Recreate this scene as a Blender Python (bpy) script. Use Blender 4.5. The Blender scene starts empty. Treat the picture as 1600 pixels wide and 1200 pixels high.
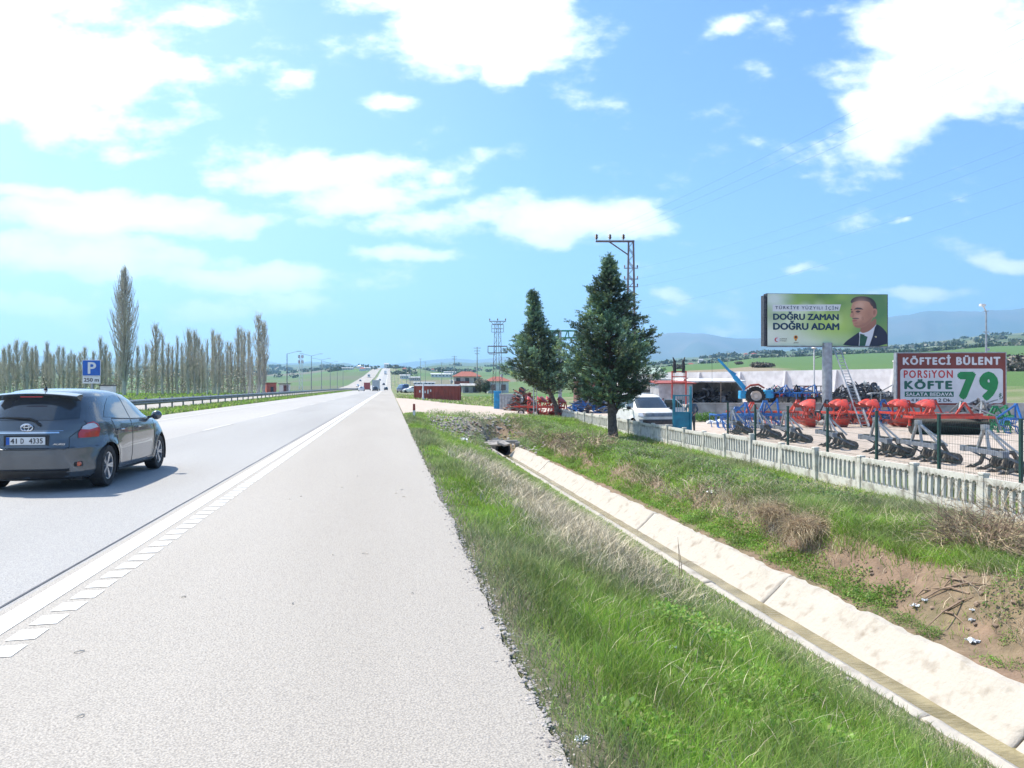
import bpy, bmesh, math, random
import numpy as np
from mathutils import Vector, Matrix, noise
from mathutils.bvhtree import BVHTree
random.seed(7); RNG = np.random.default_rng(7)
SC = bpy.context.scene; COL = SC.collection
R = math.radians
# ---------------------------------------------------------------- camera
F, H, V0, PSI = 1200.0, 1.56, 603.0, math.atan(191/1200)
cs, sn = math.cos(PSI), math.sin(PSI)
cam = bpy.data.objects.new('camera', bpy.data.cameras.new('camera')); COL.objects.link(cam)
cam.location = (0, 0, H); cam.rotation_euler = (R(90.143), 0, -PSI)
cam.data.lens = 27; cam.data.sensor_width = 36; cam.data.clip_end = 40000; cam.data.clip_start = .05
SC.camera = cam
# ---------------------------------------------------------------- sky with clouds
SUN_EL = R(55); SUN_DIR = Vector((-.76*math.cos(SUN_EL), .65*math.cos(SUN_EL), math.sin(SUN_EL))).normalized()
world = bpy.data.worlds.new('World'); SC.world = world; world.use_nodes = True
nt = world.node_tree; nt.nodes.clear()
def N(t, **k):
    n = nt.nodes.new(t)
    for a, b in k.items(): setattr(n, a, b)
    return n
def L(a, b): nt.links.new(a, b)
def mth(op, a, b=None, c=None, clamp=False):
    n = N('ShaderNodeMath', operation=op, use_clamp=clamp)
    for i, x in enumerate((a, b, c)):
        if x is None: continue
        if isinstance(x, (int, float)): n.inputs[i].default_value = x
        else: L(x, n.inputs[i])
    return n.outputs[0]
sky = N('ShaderNodeTexSky', sky_type='NISHITA', sun_disc=False)
sky.sun_elevation = SUN_EL; sky.sun_rotation = math.atan2(SUN_DIR.x, SUN_DIR.y)
sky.altitude = 500; sky.air_density = 1.0; sky.dust_density = 1.6; sky.ozone_density = 1.3
tc = N('ShaderNodeTexCoord'); sep = N('ShaderNodeSeparateXYZ')
vr = N('ShaderNodeVectorRotate', rotation_type='Z_AXIS'); vr.inputs['Angle'].default_value = PSI
L(tc.outputs['Generated'], vr.inputs['Vector']); L(vr.outputs[0], sep.inputs[0])
fy = mth('MAXIMUM', sep.outputs[1], .02)
px = mth('DIVIDE', sep.outputs[0], fy); pz = mth('DIVIDE', sep.outputs[2], fy)   # gnomonic sky coordinates about the road's heading
comb = N('ShaderNodeCombineXYZ'); L(px, comb.inputs[0]); L(pz, comb.inputs[1])
# cloud banks (centre and half size in the photograph's pixels turned to slopes), weight
BL = [(90,120,250,95,1.15,0),(20,10,330,40,.9,0),(215,235,80,30,.5,0),(740,35,210,85,1.25,-.1),(790,110,50,42,.9,0),(600,158,60,16,.5,0),(450,125,45,22,.4,0),
      (1480,70,165,105,1.35,.3),(1400,165,100,85,1.3,.5),(1375,225,45,35,1.0,.3),(1580,110,80,45,1.1,.4),(1130,30,45,20,.7,0),(520,262,270,38,1.0,.02),(560,305,170,32,.7,0),(690,345,130,28,.8,0),(890,340,150,42,1.25,.05),(960,330,80,34,.9,0),
      (180,335,300,34,1.2,-.03),(80,395,330,36,1.1,-.06),(380,432,230,22,1.1,-.05),(60,300,200,16,.8,-.03),(150,480,380,28,.5,0),(640,400,90,14,.7,0),(1040,458,40,14,.8,0),(1130,510,70,10,.6,0),(1250,425,36,9,.7,0),(1570,412,50,16,.9,0),(1440,460,90,13,.8,0),(1412,330,22,7,.6,0),(1040,485,30,8,.5,0),(330,440,80,18,.6,0),(560,50,30,18,.3,0),(1000,515,60,8,.45,0)]
wn = N('ShaderNodeTexNoise'); wn.inputs['Scale'].default_value = 9; wn.inputs['Detail'].default_value = 5
L(comb.outputs[0], wn.inputs['Vector'])
wsub = N('ShaderNodeVectorMath', operation='SUBTRACT'); L(wn.outputs['Color'], wsub.inputs[0]); wsub.inputs[1].default_value = (.5,.5,.5)
wsc = N('ShaderNodeVectorMath', operation='SCALE'); L(wsub.outputs[0], wsc.inputs[0]); wsc.inputs['Scale'].default_value = .055
wad = N('ShaderNodeVectorMath', operation='ADD'); L(comb.outputs[0], wad.inputs[0]); L(wsc.outputs[0], wad.inputs[1])
acc = None; low = None
for (bu, bv, ru, rv, w, rot) in BL:
    sc_ = N('ShaderNodeMapping', vector_type='TEXTURE')
    sc_.inputs['Location'].default_value = ((bu-800)/F, (V0-bv)/F, 0)
    sc_.inputs['Rotation'].default_value = (0, 0, rot)
    sc_.inputs['Scale'].default_value = (ru*1.25/F, rv*1.35/F, 1)
    L(wad.outputs[0], sc_.inputs['Vector'])
    ln = N('ShaderNodeVectorMath', operation='LENGTH'); L(sc_.outputs[0], ln.inputs[0])
    d = mth('SUBTRACT', 1.0, ln.outputs['Value'], clamp=True)
    d = mth('MULTIPLY', d, w)
    acc = d if acc is None else mth('MAXIMUM', acc, d)
# flattened noise for cloud structure
mp = N('ShaderNodeMapping'); mp.inputs['Scale'].default_value = (1, 1.9, 1); L(comb.outputs[0], mp.inputs['Vector'])
n1 = N('ShaderNodeTexNoise'); n1.inputs['Scale'].default_value = 8; n1.inputs['Detail'].default_value = 9; n1.inputs['Roughness'].default_value = .58
L(mp.outputs[0], n1.inputs['Vector'])
n2 = N('ShaderNodeTexNoise'); n2.inputs['Scale'].default_value = 2.2; n2.inputs['Detail'].default_value = 4
L(mp.outputs[0], n2.inputs['Vector'])
f1 = mth('MULTIPLY', mth('SUBTRACT', n1.outputs[0], .5), 3.6)
fld = mth('ADD', mth('MULTIPLY', acc, 1.5), f1)
dens = N('ShaderNodeMapRange', interpolation_type='SMOOTHSTEP')
dens.inputs['From Min'].default_value = .15; dens.inputs['From Max'].default_value = .92; L(fld, dens.inputs['Value'])
# thin veil, thicker towards the left where the sun is
veil = N('ShaderNodeMapRange'); veil.inputs['From Min'].default_value = .05; veil.inputs['From Max'].default_value = -.7
veil.inputs['To Min'].default_value = 0.0; veil.inputs['To Max'].default_value = .50; L(px, veil.inputs['Value'])
vv = mth('MULTIPLY', veil.outputs[0], mth('MULTIPLY', n2.outputs[0], 1.6))
tot = mth('ADD', dens.outputs[0], vv, clamp=True)
ccol = N('ShaderNodeMixRGB'); ccol.inputs[1].default_value = (5.2, 5.9, 6.6, 1); ccol.inputs[2].default_value = (8.2, 8.5, 8.7, 1)
th = N('ShaderNodeMapRange'); th.inputs['From Min'].default_value = .25; th.inputs['From Max'].default_value = 1.35; L(fld, th.inputs['Value']); L(th.outputs[0], ccol.inputs[0])
cm = N('ShaderNodeMixRGB'); L(tot, cm.inputs[0]); L(ccol.outputs[0], cm.inputs[2])
tint = N('ShaderNodeMixRGB', blend_type='MULTIPLY'); tint.inputs[0].default_value = 1; tint.inputs[2].default_value = (.60, .85, 1.13, 1)
L(sky.outputs[0], tint.inputs[1]); L(tint.outputs[0], cm.inputs[1])
bg = N('ShaderNodeBackground'); bg.inputs['Strength'].default_value = .108; L(cm.outputs[0], bg.inputs['Color'])
wo = N('ShaderNodeOutputWorld'); L(bg.outputs[0], wo.inputs['Surface'])
sl = bpy.data.lights.new('sun', 'SUN'); sl.energy = 4.2; sl.angle = R(.5); sl.color = (1, .92, .79)
so = bpy.data.objects.new('sun', sl); COL.objects.link(so); so.rotation_euler = SUN_DIR.to_track_quat('Z', 'Y').to_euler()
SC.view_settings.view_transform = 'Standard'; SC.view_settings.look = 'None'
SC.view_settings.exposure = .95; SC.view_settings.gamma = 1
SC.render.engine = 'CYCLES'; SC.cycles.max_bounces = 8; SC.cycles.transparent_max_bounces = 12; SC.cycles.volume_bounces = 1

# ---------------------------------------------------------------- places
def W(u, d, z=0.0):
    xc = (u-800)/F*d
    return Vector((xc*cs + d*sn, d*cs - xc*sn, z))
def UD(X, Y):
    d = X*sn + Y*cs; xc = X*cs - Y*sn
    return 800 + F*xc/max(d, .5), d
def ZV(v, d): return H + (V0-v)*d/F
def sst(a, b, x):
    t = min(1, max(0, (x-a)/(b-a))); return t*t*(3-2*t)
def lerp(a, b, t): return a+(b-a)*t
def interp(x, pts):
    if x <= pts[0][0]: return pts[0][1]
    for (a, p), (b, q) in zip(pts, pts[1:]):
        if x <= b: return p+(q-p)*(x-a)/(b-a)
    return pts[-1][1]
TU = [-400, 0, 400, 609, 700, 800, 1000, 1100, 1200, 1400, 1600, 2000]
TD = [math.log(x) for x in (200, 400, 800, 1500, 3000, 6500, 14000)]
TV = [[613,608,599,588,577,571,569],[613,608,599,588,577,571,569],[612.5,608,599,587,577,571,569],[612.3,606.8,594,577,573,571,569],
      [611,602,590,579,573,571,569],[609,599,589,579,573,570,568],[594,580,577,574,571,566,566],[588,574,570,566,562,561,561],[584,567,560,556,553,552,552],
      [584,563,553,547,542,541,541],[584,560,543,528,521,523,523],[584,560,540,522,512,514,514]]
def far_z(X, Y):
    u, d = UD(X, Y); u = max(TU[0], min(TU[-1], u)); ld = math.log(max(d, 200))
    i = max(0, min(len(TU)-2, next((k for k in range(len(TU)-1) if u <= TU[k+1]), len(TU)-2)))
    a = (u-TU[i])/(TU[i+1]-TU[i]); a = a*a*(3-2*a)
    va = interp(ld, list(zip(TD, TV[i]))); vb = interp(ld, list(zip(TD, TV[i+1])))
    dd = max(d, 200)
    return ZV(lerp(va, vb, a), min(dd, 14000))
RP = [(0,0),(260,0),(330,-.3),(420,.2),(520,2),(800,11),(1200,27),(1500,36),(1800,38),(9000,60)]
def road_z(Y): return interp(Y, RP)
CR = [(.5,-.03),(.74,-.03),(1.1,-.10),(2.6,-.62),(4.0,-1.2),(4.84,-1.52),(4.96,-1.66),(5.1,-2.15),(6.0,-2.15),(6.28,-1.62),(6.34,-1.47),(6.75,-1.42),(7.0,-1.22),(7.35,-.92),(8.4,-.84),(9.4,-.90),(10.4,-1.06),(11.2,-1.02),(12.5,-.8),(60,-.8)]
def ye(X): return 38.5 + (X-1)*1.15
def near_z(X, Y):
    if X <= .74:
        if X < -27.5: return -.25*sst(27.5, 30, -X) - .25*sst(30, 60, -X)
        if X < -12.05 and X > -14.9: return .05*math.sin((X+12.05)/-2.85*math.pi)
        return 0 if X < .5 else -.03
    z = interp(X, CR)
    tr = interp(X, [(.74,-.01),(3,-.12),(7,-.4),(14,-.8)])
    e = ye(X); s = sst(e-5, e, Y)
    if X > 6.8:                                     # uneven earth bank beside the drain
        b = sst(6.8, 7.2, X)*sst(9.2, 8.2, X) if X < 8.2 else 1-sst(8.2, 9.2, X)
        z += .16*b*noise.noise(Vector((X*1.1, Y*.55, 3)))*2
    w = sst(.8, 1.4, X)*(1-sst(4.5, 4.84, X)) + sst(6.4, 6.8, X)*(1-sst(12, 13, X))
    z += w*.05*noise.noise(Vector((X*1.7, Y*1.3, 9)))
    return lerp(z, tr, s)
def g(X, Y):
    zn = near_z(X, Y)
    if -34 < X < 6: base = road_z(Y)
    else:
        dist = (-34-X) if X < 0 else X-6
        base = lerp(road_z(Y), far_z(X, Y), sst(0, 60+Y*.05, dist))
    u, d = UD(X, Y)
    z = lerp(zn, base, sst(100, 170, d))
    if d > 300 and abs(X) > 60: z += .006*d*noise.noise(Vector((X*.004, Y*.0025, 1)))*sst(300, 900, d)
    return z

# ---------------------------------------------------------------- mesh helpers
class MB:
    def __init__(s): s.v = []; s.f = []; s.m = []
    def add(s, vs, fs, m=0, M=None):
        o = len(s.v)
        s.v += [tuple(M @ Vector(p)) if M else tuple(p) for p in vs]
        s.f += [tuple(i+o for i in f) for f in fs]; s.m += [m]*len(fs); return s
    def box(s, c, sz, yaw=0, m=0, M=None, taper=1.0):
        hx, hy, hz = sz[0]/2, sz[1]/2, sz[2]/2
        vs = [(-hx,-hy,-hz),(hx,-hy,-hz),(hx,hy,-hz),(-hx,hy,-hz),(-hx*taper,-hy*taper,hz),(hx*taper,-hy*taper,hz),(hx*taper,hy*taper,hz),(-hx*taper,hy*taper,hz)]
        T = Matrix.Translation(c) @ Matrix.Rotation(yaw, 4, 'Z')
        if M: T = M @ T
        return s.add(vs, [(0,3,2,1),(4,5,6,7),(0,1,5,4),(1,2,6,5),(2,3,7,6),(3,0,4,7)], m, T)
    def frame(s, d):
        d = d.normalized(); up = Vector((0,0,1)) if abs(d.z) < .95 else Vector((0,1,0))
        a = d.cross(up).normalized(); return a, a.cross(d).normalized()
    def bar(s, p, q, w, h=None, m=0, M=None):
        p, q = Vector(p), Vector(q); h = h or w; a, b = s.frame(q-p)
        o = [(-.5,-.5),(.5,-.5),(.5,.5),(-.5,.5)]
        vs = [c + a*(x*w) + b*(y*h) for c in (p, q) for x, y in o]
        return s.add(vs, [(0,1,2,3),(7,6,5,4),(0,4,5,1),(1,5,6,2),(2,6,7,3),(3,7,4,0)], m, M)
    def tube(s, pts, r, n=6, m=0, M=None, cap=True):
        pts = [Vector(p) for p in pts]; k = len(pts)
        rs = list(r) if hasattr(r, '__len__') else [r]*k
        vs = []
        pa = None
        for i, p in enumerate(pts):
            d = pts[min(i+1, k-1)] - pts[max(i-1, 0)]
            if d.length < 1e-6: d = Vector((0,0,1))
            a, b = s.frame(d)
            if pa is not None and a.dot(pa) < 0: a, b = -a, -b
            pa = a
            for j in range(n):
                t = 2*math.pi*j/n; vs.append(p + a*(math.cos(t)*rs[i]) + b*(math.sin(t)*rs[i]))
        fs = [(i*n+j, i*n+(j+1)%n, (i+1)*n+(j+1)%n, (i+1)*n+j) for i in range(k-1) for j in range(n)]
        if cap and n > 2: fs += [tuple(range(n))[::-1], tuple(range((k-1)*n, k*n))]
        return s.add(vs, fs, m, M)
    def lathe(s, prof, n=24, M=None, m=0, ang=2*math.pi):
        k = len(prof); vs = [(r*math.cos(ang*j/n), r*math.sin(ang*j/n), z) for r, z in prof for j in range(n)]
        fs = [(i*n+j, i*n+(j+1)%n, (i+1)*n+(j+1)%n, (i+1)*n+j) for i in range(k-1) for j in range(n)]
        return s.add(vs, fs, m, M)
    def prism(s, poly, t, M=None, m=0):     # poly in local xy, extruded z -t/2..t/2
        n = len(poly); vs = [(x, y, z) for z in (-t/2, t/2) for x, y in poly]
        fs = [tuple(range(n))[::-1], tuple(range(n, 2*n))] + [(i, (i+1)%n, n+(i+1)%n, n+i) for i in range(n)]
        return s.add(vs, fs, m, M)
    def grid(s, rows, m=0, M=None, close=False):
        k = len(rows); n = len(rows[0]); vs = [p for r in rows for p in r]; nn = n if close else n-1
        fs = [(i*n+j, i*n+(j+1)%n, (i+1)*n+(j+1)%n, (i+1)*n+j) for i in range(k-1) for j in range(nn)]
        return s.add(vs, fs, m, M)
    def build(s, name, mats, parent=None, smooth=False, loc=None, bevel=0):
        me = bpy.data.meshes.new(name); me.from_pydata(s.v, [], s.f)
        mats = mats if isinstance(mats, (list, tuple)) else [mats]
        for x in mats: me.materials.append(x)
        if len(mats) > 1: me.polygons.foreach_set('material_index', s.m)
        bm = bmesh.new(); bm.from_mesh(me); bmesh.ops.recalc_face_normals(bm, faces=bm.faces); bm.to_mesh(me); bm.free()
        if smooth:
            me.polygons.foreach_set('use_smooth', [True]*len(me.polygons))
            try: me.set_sharp_from_angle(angle=R(35 if smooth is True else smooth))
            except Exception: pass
        o = bpy.data.objects.new(name, me); COL.objects.link(o)
        if parent: o.parent = parent
        if loc is not None: o.location = loc
        if bevel:
            b = o.modifiers.new('bevel', 'BEVEL'); b.width = bevel; b.segments = 2; b.limit_method = 'ANGLE'
        return o
def tag(o, label=None, cat=None, group=None, kind=None):
    if label: o['label'] = label
    if cat: o['category'] = cat
    if group: o['group'] = group
    if kind: o['kind'] = kind
    return o
def thing(name, label, cat, loc=(0,0,0), rz=0, group=None):
    o = bpy.data.objects.new(name, None); COL.objects.link(o); o.location = loc; o.rotation_euler = (0,0,rz)
    o.empty_display_size = .2
    return tag(o, label, cat, group)
def copy_tree(o, parent=None):
    c = o.copy(); COL.objects.link(c)
    if parent: c.parent = parent
    for ch in list(o.children): copy_tree(ch, c)
    return c
def dup(root, loc, rz, label=None, scale=None):
    c = copy_tree(root); c.location = loc; c.rotation_euler = (0,0,rz)
    if label: c['label'] = label
    if scale: c.scale = (scale,)*3 if not hasattr(scale, '__len__') else scale
    return c
def np_mesh(name, verts, quads=None, tris=None, mat=None, colors=None, parent=None, smooth=False):
    me = bpy.data.meshes.new(name); nv = len(verts)
    lt = []; ls = []; tot = 0; loops = []
    if quads is not None and len(quads): loops.append(quads.reshape(-1)); ls.append(np.arange(len(quads))*4); lt.append(np.full(len(quads), 4)); tot = len(quads)*4
    if tris is not None and len(tris): loops.append(tris.reshape(-1)); ls.append(tot+np.arange(len(tris))*3); lt.append(np.full(len(tris), 3)); tot += len(tris)*3
    me.vertices.add(nv); me.vertices.foreach_set('co', np.ascontiguousarray(verts, dtype=np.float32).reshape(-1))
    me.loops.add(tot); me.loops.foreach_set('vertex_index', np.concatenate(loops).astype(np.int32))
    a = np.concatenate(ls).astype(np.int32)
    me.polygons.add(len(a)); me.polygons.foreach_set('loop_start', a)
    try: me.polygons.foreach_set('loop_total', np.concatenate(lt).astype(np.int32))
    except Exception: pass
    me.update(calc_edges=True)
    if colors is not None:
        ca = me.color_attributes.new('col', 'FLOAT_COLOR', 'POINT')
        c4 = np.ones((nv, 4), dtype=np.float32); c4[:, :3] = colors; ca.data.foreach_set('color', c4.reshape(-1))
    if smooth: me.polygons.foreach_set('use_smooth', [True]*len(me.polygons))
    if mat: me.materials.append(mat)
    o = bpy.data.objects.new(name, me); COL.objects.link(o)
    if parent: o.parent = parent
    return o
# ---------------------------------------------------------------- materials
def mat(name, c, rough=.7, metal=0, c2=None, sc=3, lo=.4, hi=.6, bump=0, bsc=60, attr=False, coat=0, trans=0, det=6, ior=None, sss=0, bdist=.01):
    m = bpy.data.materials.new(name); m.use_nodes = True; t = m.node_tree; b = t.nodes['Principled BSDF']
    b.inputs['Base Color'].default_value = (*c, 1); b.inputs['Roughness'].default_value = rough; b.inputs['Metallic'].default_value = metal
    if coat: b.inputs['Coat Weight'].default_value = coat; b.inputs['Coat Roughness'].default_value = .04
    if trans: b.inputs['Transmission Weight'].default_value = trans
    if ior: b.inputs['IOR'].default_value = ior
    co = t.nodes.new('ShaderNodeTexCoord')
    src = None
    if attr:
        a = t.nodes.new('ShaderNodeAttribute'); a.attribute_name = 'col'; src = a.outputs['Color']
    if c2 or (attr and c2 is None):
        n = t.nodes.new('ShaderNodeTexNoise'); n.inputs['Scale'].default_value = sc; n.inputs['Detail'].default_value = det
        t.links.new(co.outputs['Object'], n.inputs['Vector'])
        mr = t.nodes.new('ShaderNodeMapRange'); mr.inputs['From Min'].default_value = lo; mr.inputs['From Max'].default_value = hi
        t.links.new(n.outputs[0], mr.inputs['Value'])
        mx = t.nodes.new('ShaderNodeMixRGB')
        if attr:
            mx.blend_type = 'MULTIPLY'; mx.inputs[0].default_value = 1
            t.links.new(src, mx.inputs[1]); cr = t.nodes.new('ShaderNodeMapRange'); cr.inputs['To Min'].default_value = .72; cr.inputs['To Max'].default_value = 1.25
            t.links.new(mr.outputs[0], cr.inputs['Value']); t.links.new(cr.outputs[0], mx.inputs[2])
        else:
            mx.inputs[1].default_value = (*c, 1); mx.inputs[2].default_value = (*c2, 1); t.links.new(mr.outputs[0], mx.inputs[0])
        src = mx.outputs[0]
    if src: t.links.new(src, b.inputs['Base Color'])
    if bump:
        n = t.nodes.new('ShaderNodeTexNoise'); n.inputs['Scale'].default_value = bsc; n.inputs['Detail'].default_value = 4
        t.links.new(co.outputs['Object'], n.inputs['Vector'])
        bp = t.nodes.new('ShaderNodeBump'); bp.inputs['Strength'].default_value = bump; bp.inputs['Distance'].default_value = bdist
        t.links.new(n.outputs[0], bp.inputs['Height']); t.links.new(bp.outputs[0], b.inputs['Normal'])
    return m
def leafmat(name, attr=True, c=(.06,.1,.03), tr=.3):
    m = mat(name, c, rough=.55, attr=attr, sc=1.2)
    t = m.node_tree; b = t.nodes['Principled BSDF']; out = t.nodes['Material Output']
    tl = t.nodes.new('ShaderNodeBsdfTranslucent'); ms = t.nodes.new('ShaderNodeMixShader'); ms.inputs[0].default_value = tr
    if b.inputs['Base Color'].links: t.links.new(b.inputs['Base Color'].links[0].from_socket, tl.inputs['Color'])
    else: tl.inputs['Color'].default_value = (*c, 1)
    t.links.new(b.outputs[0], ms.inputs[1]); t.links.new(tl.outputs[0], ms.inputs[2]); t.links.new(ms.outputs[0], out.inputs['Surface'])
    return m
def asphalt(name, c, c2, cell=70, dark=(.1,.1,.1)):
    m = mat(name, c, rough=.85); t = m.node_tree; b = t.nodes['Principled BSDF']
    co = t.nodes.new('ShaderNodeTexCoord'); src = co.outputs['Object']
    n = t.nodes.new('ShaderNodeTexNoise'); n.inputs['Scale'].default_value = .35; n.inputs['Detail'].default_value = 5
    st = t.nodes.new('ShaderNodeMapping'); st.inputs['Scale'].default_value = (1, .12, 1); t.links.new(src, st.inputs[0]); t.links.new(st.outputs[0], n.inputs['Vector'])
    mx = t.nodes.new('ShaderNodeMixRGB'); mx.inputs[1].default_value = (*c, 1); mx.inputs[2].default_value = (*c2, 1)
    mr = t.nodes.new('ShaderNodeMapRange'); mr.inputs['From Min'].default_value = .35; mr.inputs['From Max'].default_value = .65
    t.links.new(n.outputs[0], mr.inputs['Value']); t.links.new(mr.outputs[0], mx.inputs[0])
    vo = t.nodes.new('ShaderNodeTexVoronoi'); vo.inputs['Scale'].default_value = cell; t.links.new(src, vo.inputs['Vector'])
    n3 = t.nodes.new('ShaderNodeTexNoise'); n3.inputs['Scale'].default_value = cell*.9; n3.inputs['Detail'].default_value = 3; t.links.new(src, n3.inputs['Vector'])
    m3 = t.nodes.new('ShaderNodeMapRange'); m3.inputs['From Min'].default_value = .38; m3.inputs['From Max'].default_value = .55; m3.inputs['To Min'].default_value = .45; m3.inputs['To Max'].default_value = 0
    t.links.new(n3.outputs[0], m3.inputs['Value'])
    m2 = t.nodes.new('ShaderNodeMixRGB'); m2.inputs[2].default_value = (*dark, 1); t.links.new(mx.outputs[0], m2.inputs[1]); t.links.new(m3.outputs[0], m2.inputs[0])
    m4 = t.nodes.new('ShaderNodeMapRange'); m4.inputs['From Min'].default_value = .42; m4.inputs['From Max'].default_value = .75; m4.inputs['To Max'].default_value = .42; t.links.new(vo.outputs[0], m4.inputs['Value'])
    m5 = t.nodes.new('ShaderNodeMixRGB'); m5.inputs[2].default_value = (*dark, 1); t.links.new(m4.outputs[0], m5.inputs[0]); t.links.new(m2.outputs[0], m5.inputs[1])
    t.links.new(m5.outputs[0], b.inputs['Base Color'])
    bp = t.nodes.new('ShaderNodeBump'); bp.inputs['Strength'].default_value = .55; bp.inputs['Distance'].default_value = .004; bp.invert = True
    t.links.new(vo.outputs[0], bp.inputs['Height']); t.links.new(bp.outputs[0], b.inputs['Normal'])
    return m
M = {}
M['road'] = asphalt('worn lane asphalt', (.37,.36,.345), (.44,.43,.415), 120, (.12,.125,.14))
M['shoulder'] = asphalt('pale chip seal', (.40,.365,.32), (.47,.435,.39), 100, (.14,.13,.125))
M['paint'] = mat('road paint', (.74,.74,.72), .6, c2=(.5,.5,.49), sc=14, lo=.55, hi=.75, bump=.3, bsc=90)
M['ground'] = mat('soil and turf', (.3,.3,.2), .95, attr=True, sc=5, lo=.3, hi=.7, bump=.8, bsc=22, bdist=.03)
M['gravel'] = mat('pale gravel', (.42,.345,.285), .9, c2=(.52,.44,.375), sc=2.5, bump=.6, bsc=40, bdist=.02)
M['conc'] = mat('drain concrete', (.43,.395,.345), .9, c2=(.25,.21,.165), sc=5.0, lo=.54, hi=.80, bump=.8, bsc=16, bdist=.02, det=12)
M['fence'] = mat('weathered whitewash', (.58,.56,.50), .9, c2=(.26,.24,.20), sc=4, lo=.48, hi=.72, bump=.5, bsc=30)
M['galv'] = mat('galvanised steel', (.42,.44,.46), .45, .7, c2=(.33,.34,.36), sc=4)
M['galvd'] = mat('dull galvanised steel', (.30,.32,.34), .5, .5, c2=(.2,.21,.22), sc=5)
M['white'] = mat('white paint', (.75,.75,.73), .5, c2=(.62,.62,.6), sc=3)
M['wall'] = mat('white precast concrete', (.70,.68,.69), .85, c2=(.58,.56,.57), sc=1.2, bump=.2, bsc=8)
M['lowwall'] = mat('grey concrete', (.42,.42,.41), .9, c2=(.30,.30,.29), sc=1.6, bump=.3, bsc=10)
M['dark'] = mat('dark steel', (.045,.05,.06), .5, .4, c2=(.08,.08,.09), sc=6)
M['black'] = mat('black plastic', (.018,.019,.021), .55, c2=(.03,.03,.03), sc=8)
M['rubber'] = mat('tyre rubber', (.025,.025,.026), .85, c2=(.045,.043,.04), sc=12)
M['red'] = mat('red enamel', (.60,.045,.025), .5, c2=(.36,.05,.035), sc=5, coat=.3)
M['redd'] = mat('faded dark red paint', (.34,.07,.05), .7, c2=(.26,.06,.045), sc=1.5)
M['blue'] = mat('blue enamel', (.02,.17,.52), .5, c2=(.04,.11,.30), sc=5, coat=.3)
M['lblue'] = mat('light blue enamel', (.03,.36,.68), .45, c2=(.04,.28,.52), sc=3)
M['teal'] = mat('teal paint', (.03,.27,.36), .5, c2=(.03,.2,.27), sc=3)
M['greenm'] = mat('green enamel', (.01,.22,.09), .45, c2=(.02,.15,.06), sc=4)
M['meshg'] = mat('dark green coated wire', (.012,.05,.04), .5, c2=(.02,.06,.05), sc=5)
M['roof'] = mat('clay roof tiles', (.33,.10,.075), .8, c2=(.25,.085,.065), sc=3)
M['cream'] = mat('cream render', (.62,.56,.50), .85, c2=(.52,.47,.43), sc=1)
M['glass'] = mat('dark window glass', (.03,.04,.05), .06, 0, c2=(.04,.05,.06), sc=2, coat=1)
M['bark'] = mat('tree bark', (.085,.065,.055), .9, c2=(.15,.12,.10), sc=9, bump=.8, bsc=14, bdist=.03)
M['twig'] = mat('poplar twig bark', (.56,.50,.42), .9, c2=(.44,.40,.33), sc=2)
M['poplar'] = leafmat('poplar buds', True, (.2,.22,.12), .35)
M['needle'] = leafmat('conifer needles', True, (.03,.06,.03), .15)
M['grass'] = leafmat('grass blades', True, (.08,.16,.03), .5)
M['dry'] = mat('dry stems', (.3,.25,.18), .9, attr=True, sc=3)
M['far_tree'] = leafmat('far foliage', True, (.05,.08,.04), .1)
M['tin'] = mat('corrugated tin', (.52,.53,.55), .5, .4, c2=(.4,.4,.41), sc=2)
M['plastic'] = mat('white plastic film', (.7,.72,.74), .35, c2=(.6,.62,.66), sc=12)
M['stone'] = mat('rubble', (.30,.27,.25), .9, c2=(.42,.39,.36), sc=4, bump=.5, bsc=20)
M['clod'] = mat('earth clods', (.26,.185,.135), .95, c2=(.18,.13,.10), sc=6)
M['wood'] = mat('weathered timber', (.33,.26,.19), .9, c2=(.22,.17,.13), sc=6)
# ---------------------------------------------------------------- ground
def geo(a, b, st, k):
    o = [a]
    while abs(o[-1]) < abs(b): o.append(o[-1] + math.copysign(st, b-a)); st *= k
    return o
XL = sorted(set([round(x, 3) for x in geo(-30, -13000, 4, 1.13)[1:]] + [-30,-28.5,-27.5,-26,-22,-18,-15,-14.9,-14.2,-13.5,-12.8,-12.05,-11,-8,-5,-2.5,0,.5,.66,.74,.9,1.1,1.35,1.6,1.9,2.2,2.6,2.9,3.2,3.5,3.8,4.1,4.4,4.65,4.84,4.96,5.1,5.5,6.0,6.28,6.34,6.5,6.65,6.75,6.9,7.05,7.2,7.35,7.55,7.8,8.05,8.4,8.75,9.1,9.5,9.9,10.3,10.7,11.2,11.8,12.5,13.2]
     + [14+1.6*i for i in range(28)] + [round(x, 3) for x in geo(60, 13000, 3, 1.075)]))
YL = [-8+.4*i for i in range(148)] + [51.5+1.3*i for i in range(76)] + geo(151, 14500, 2.2, 1.038)
def nz(x, y, s): return noise.noise(Vector((x*s, y*s, 4.2)))
FG = [(.085,.155,.03),(.07,.125,.035),(.11,.17,.045),(.19,.17,.10),(.055,.10,.03),(.16,.16,.08)]
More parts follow.
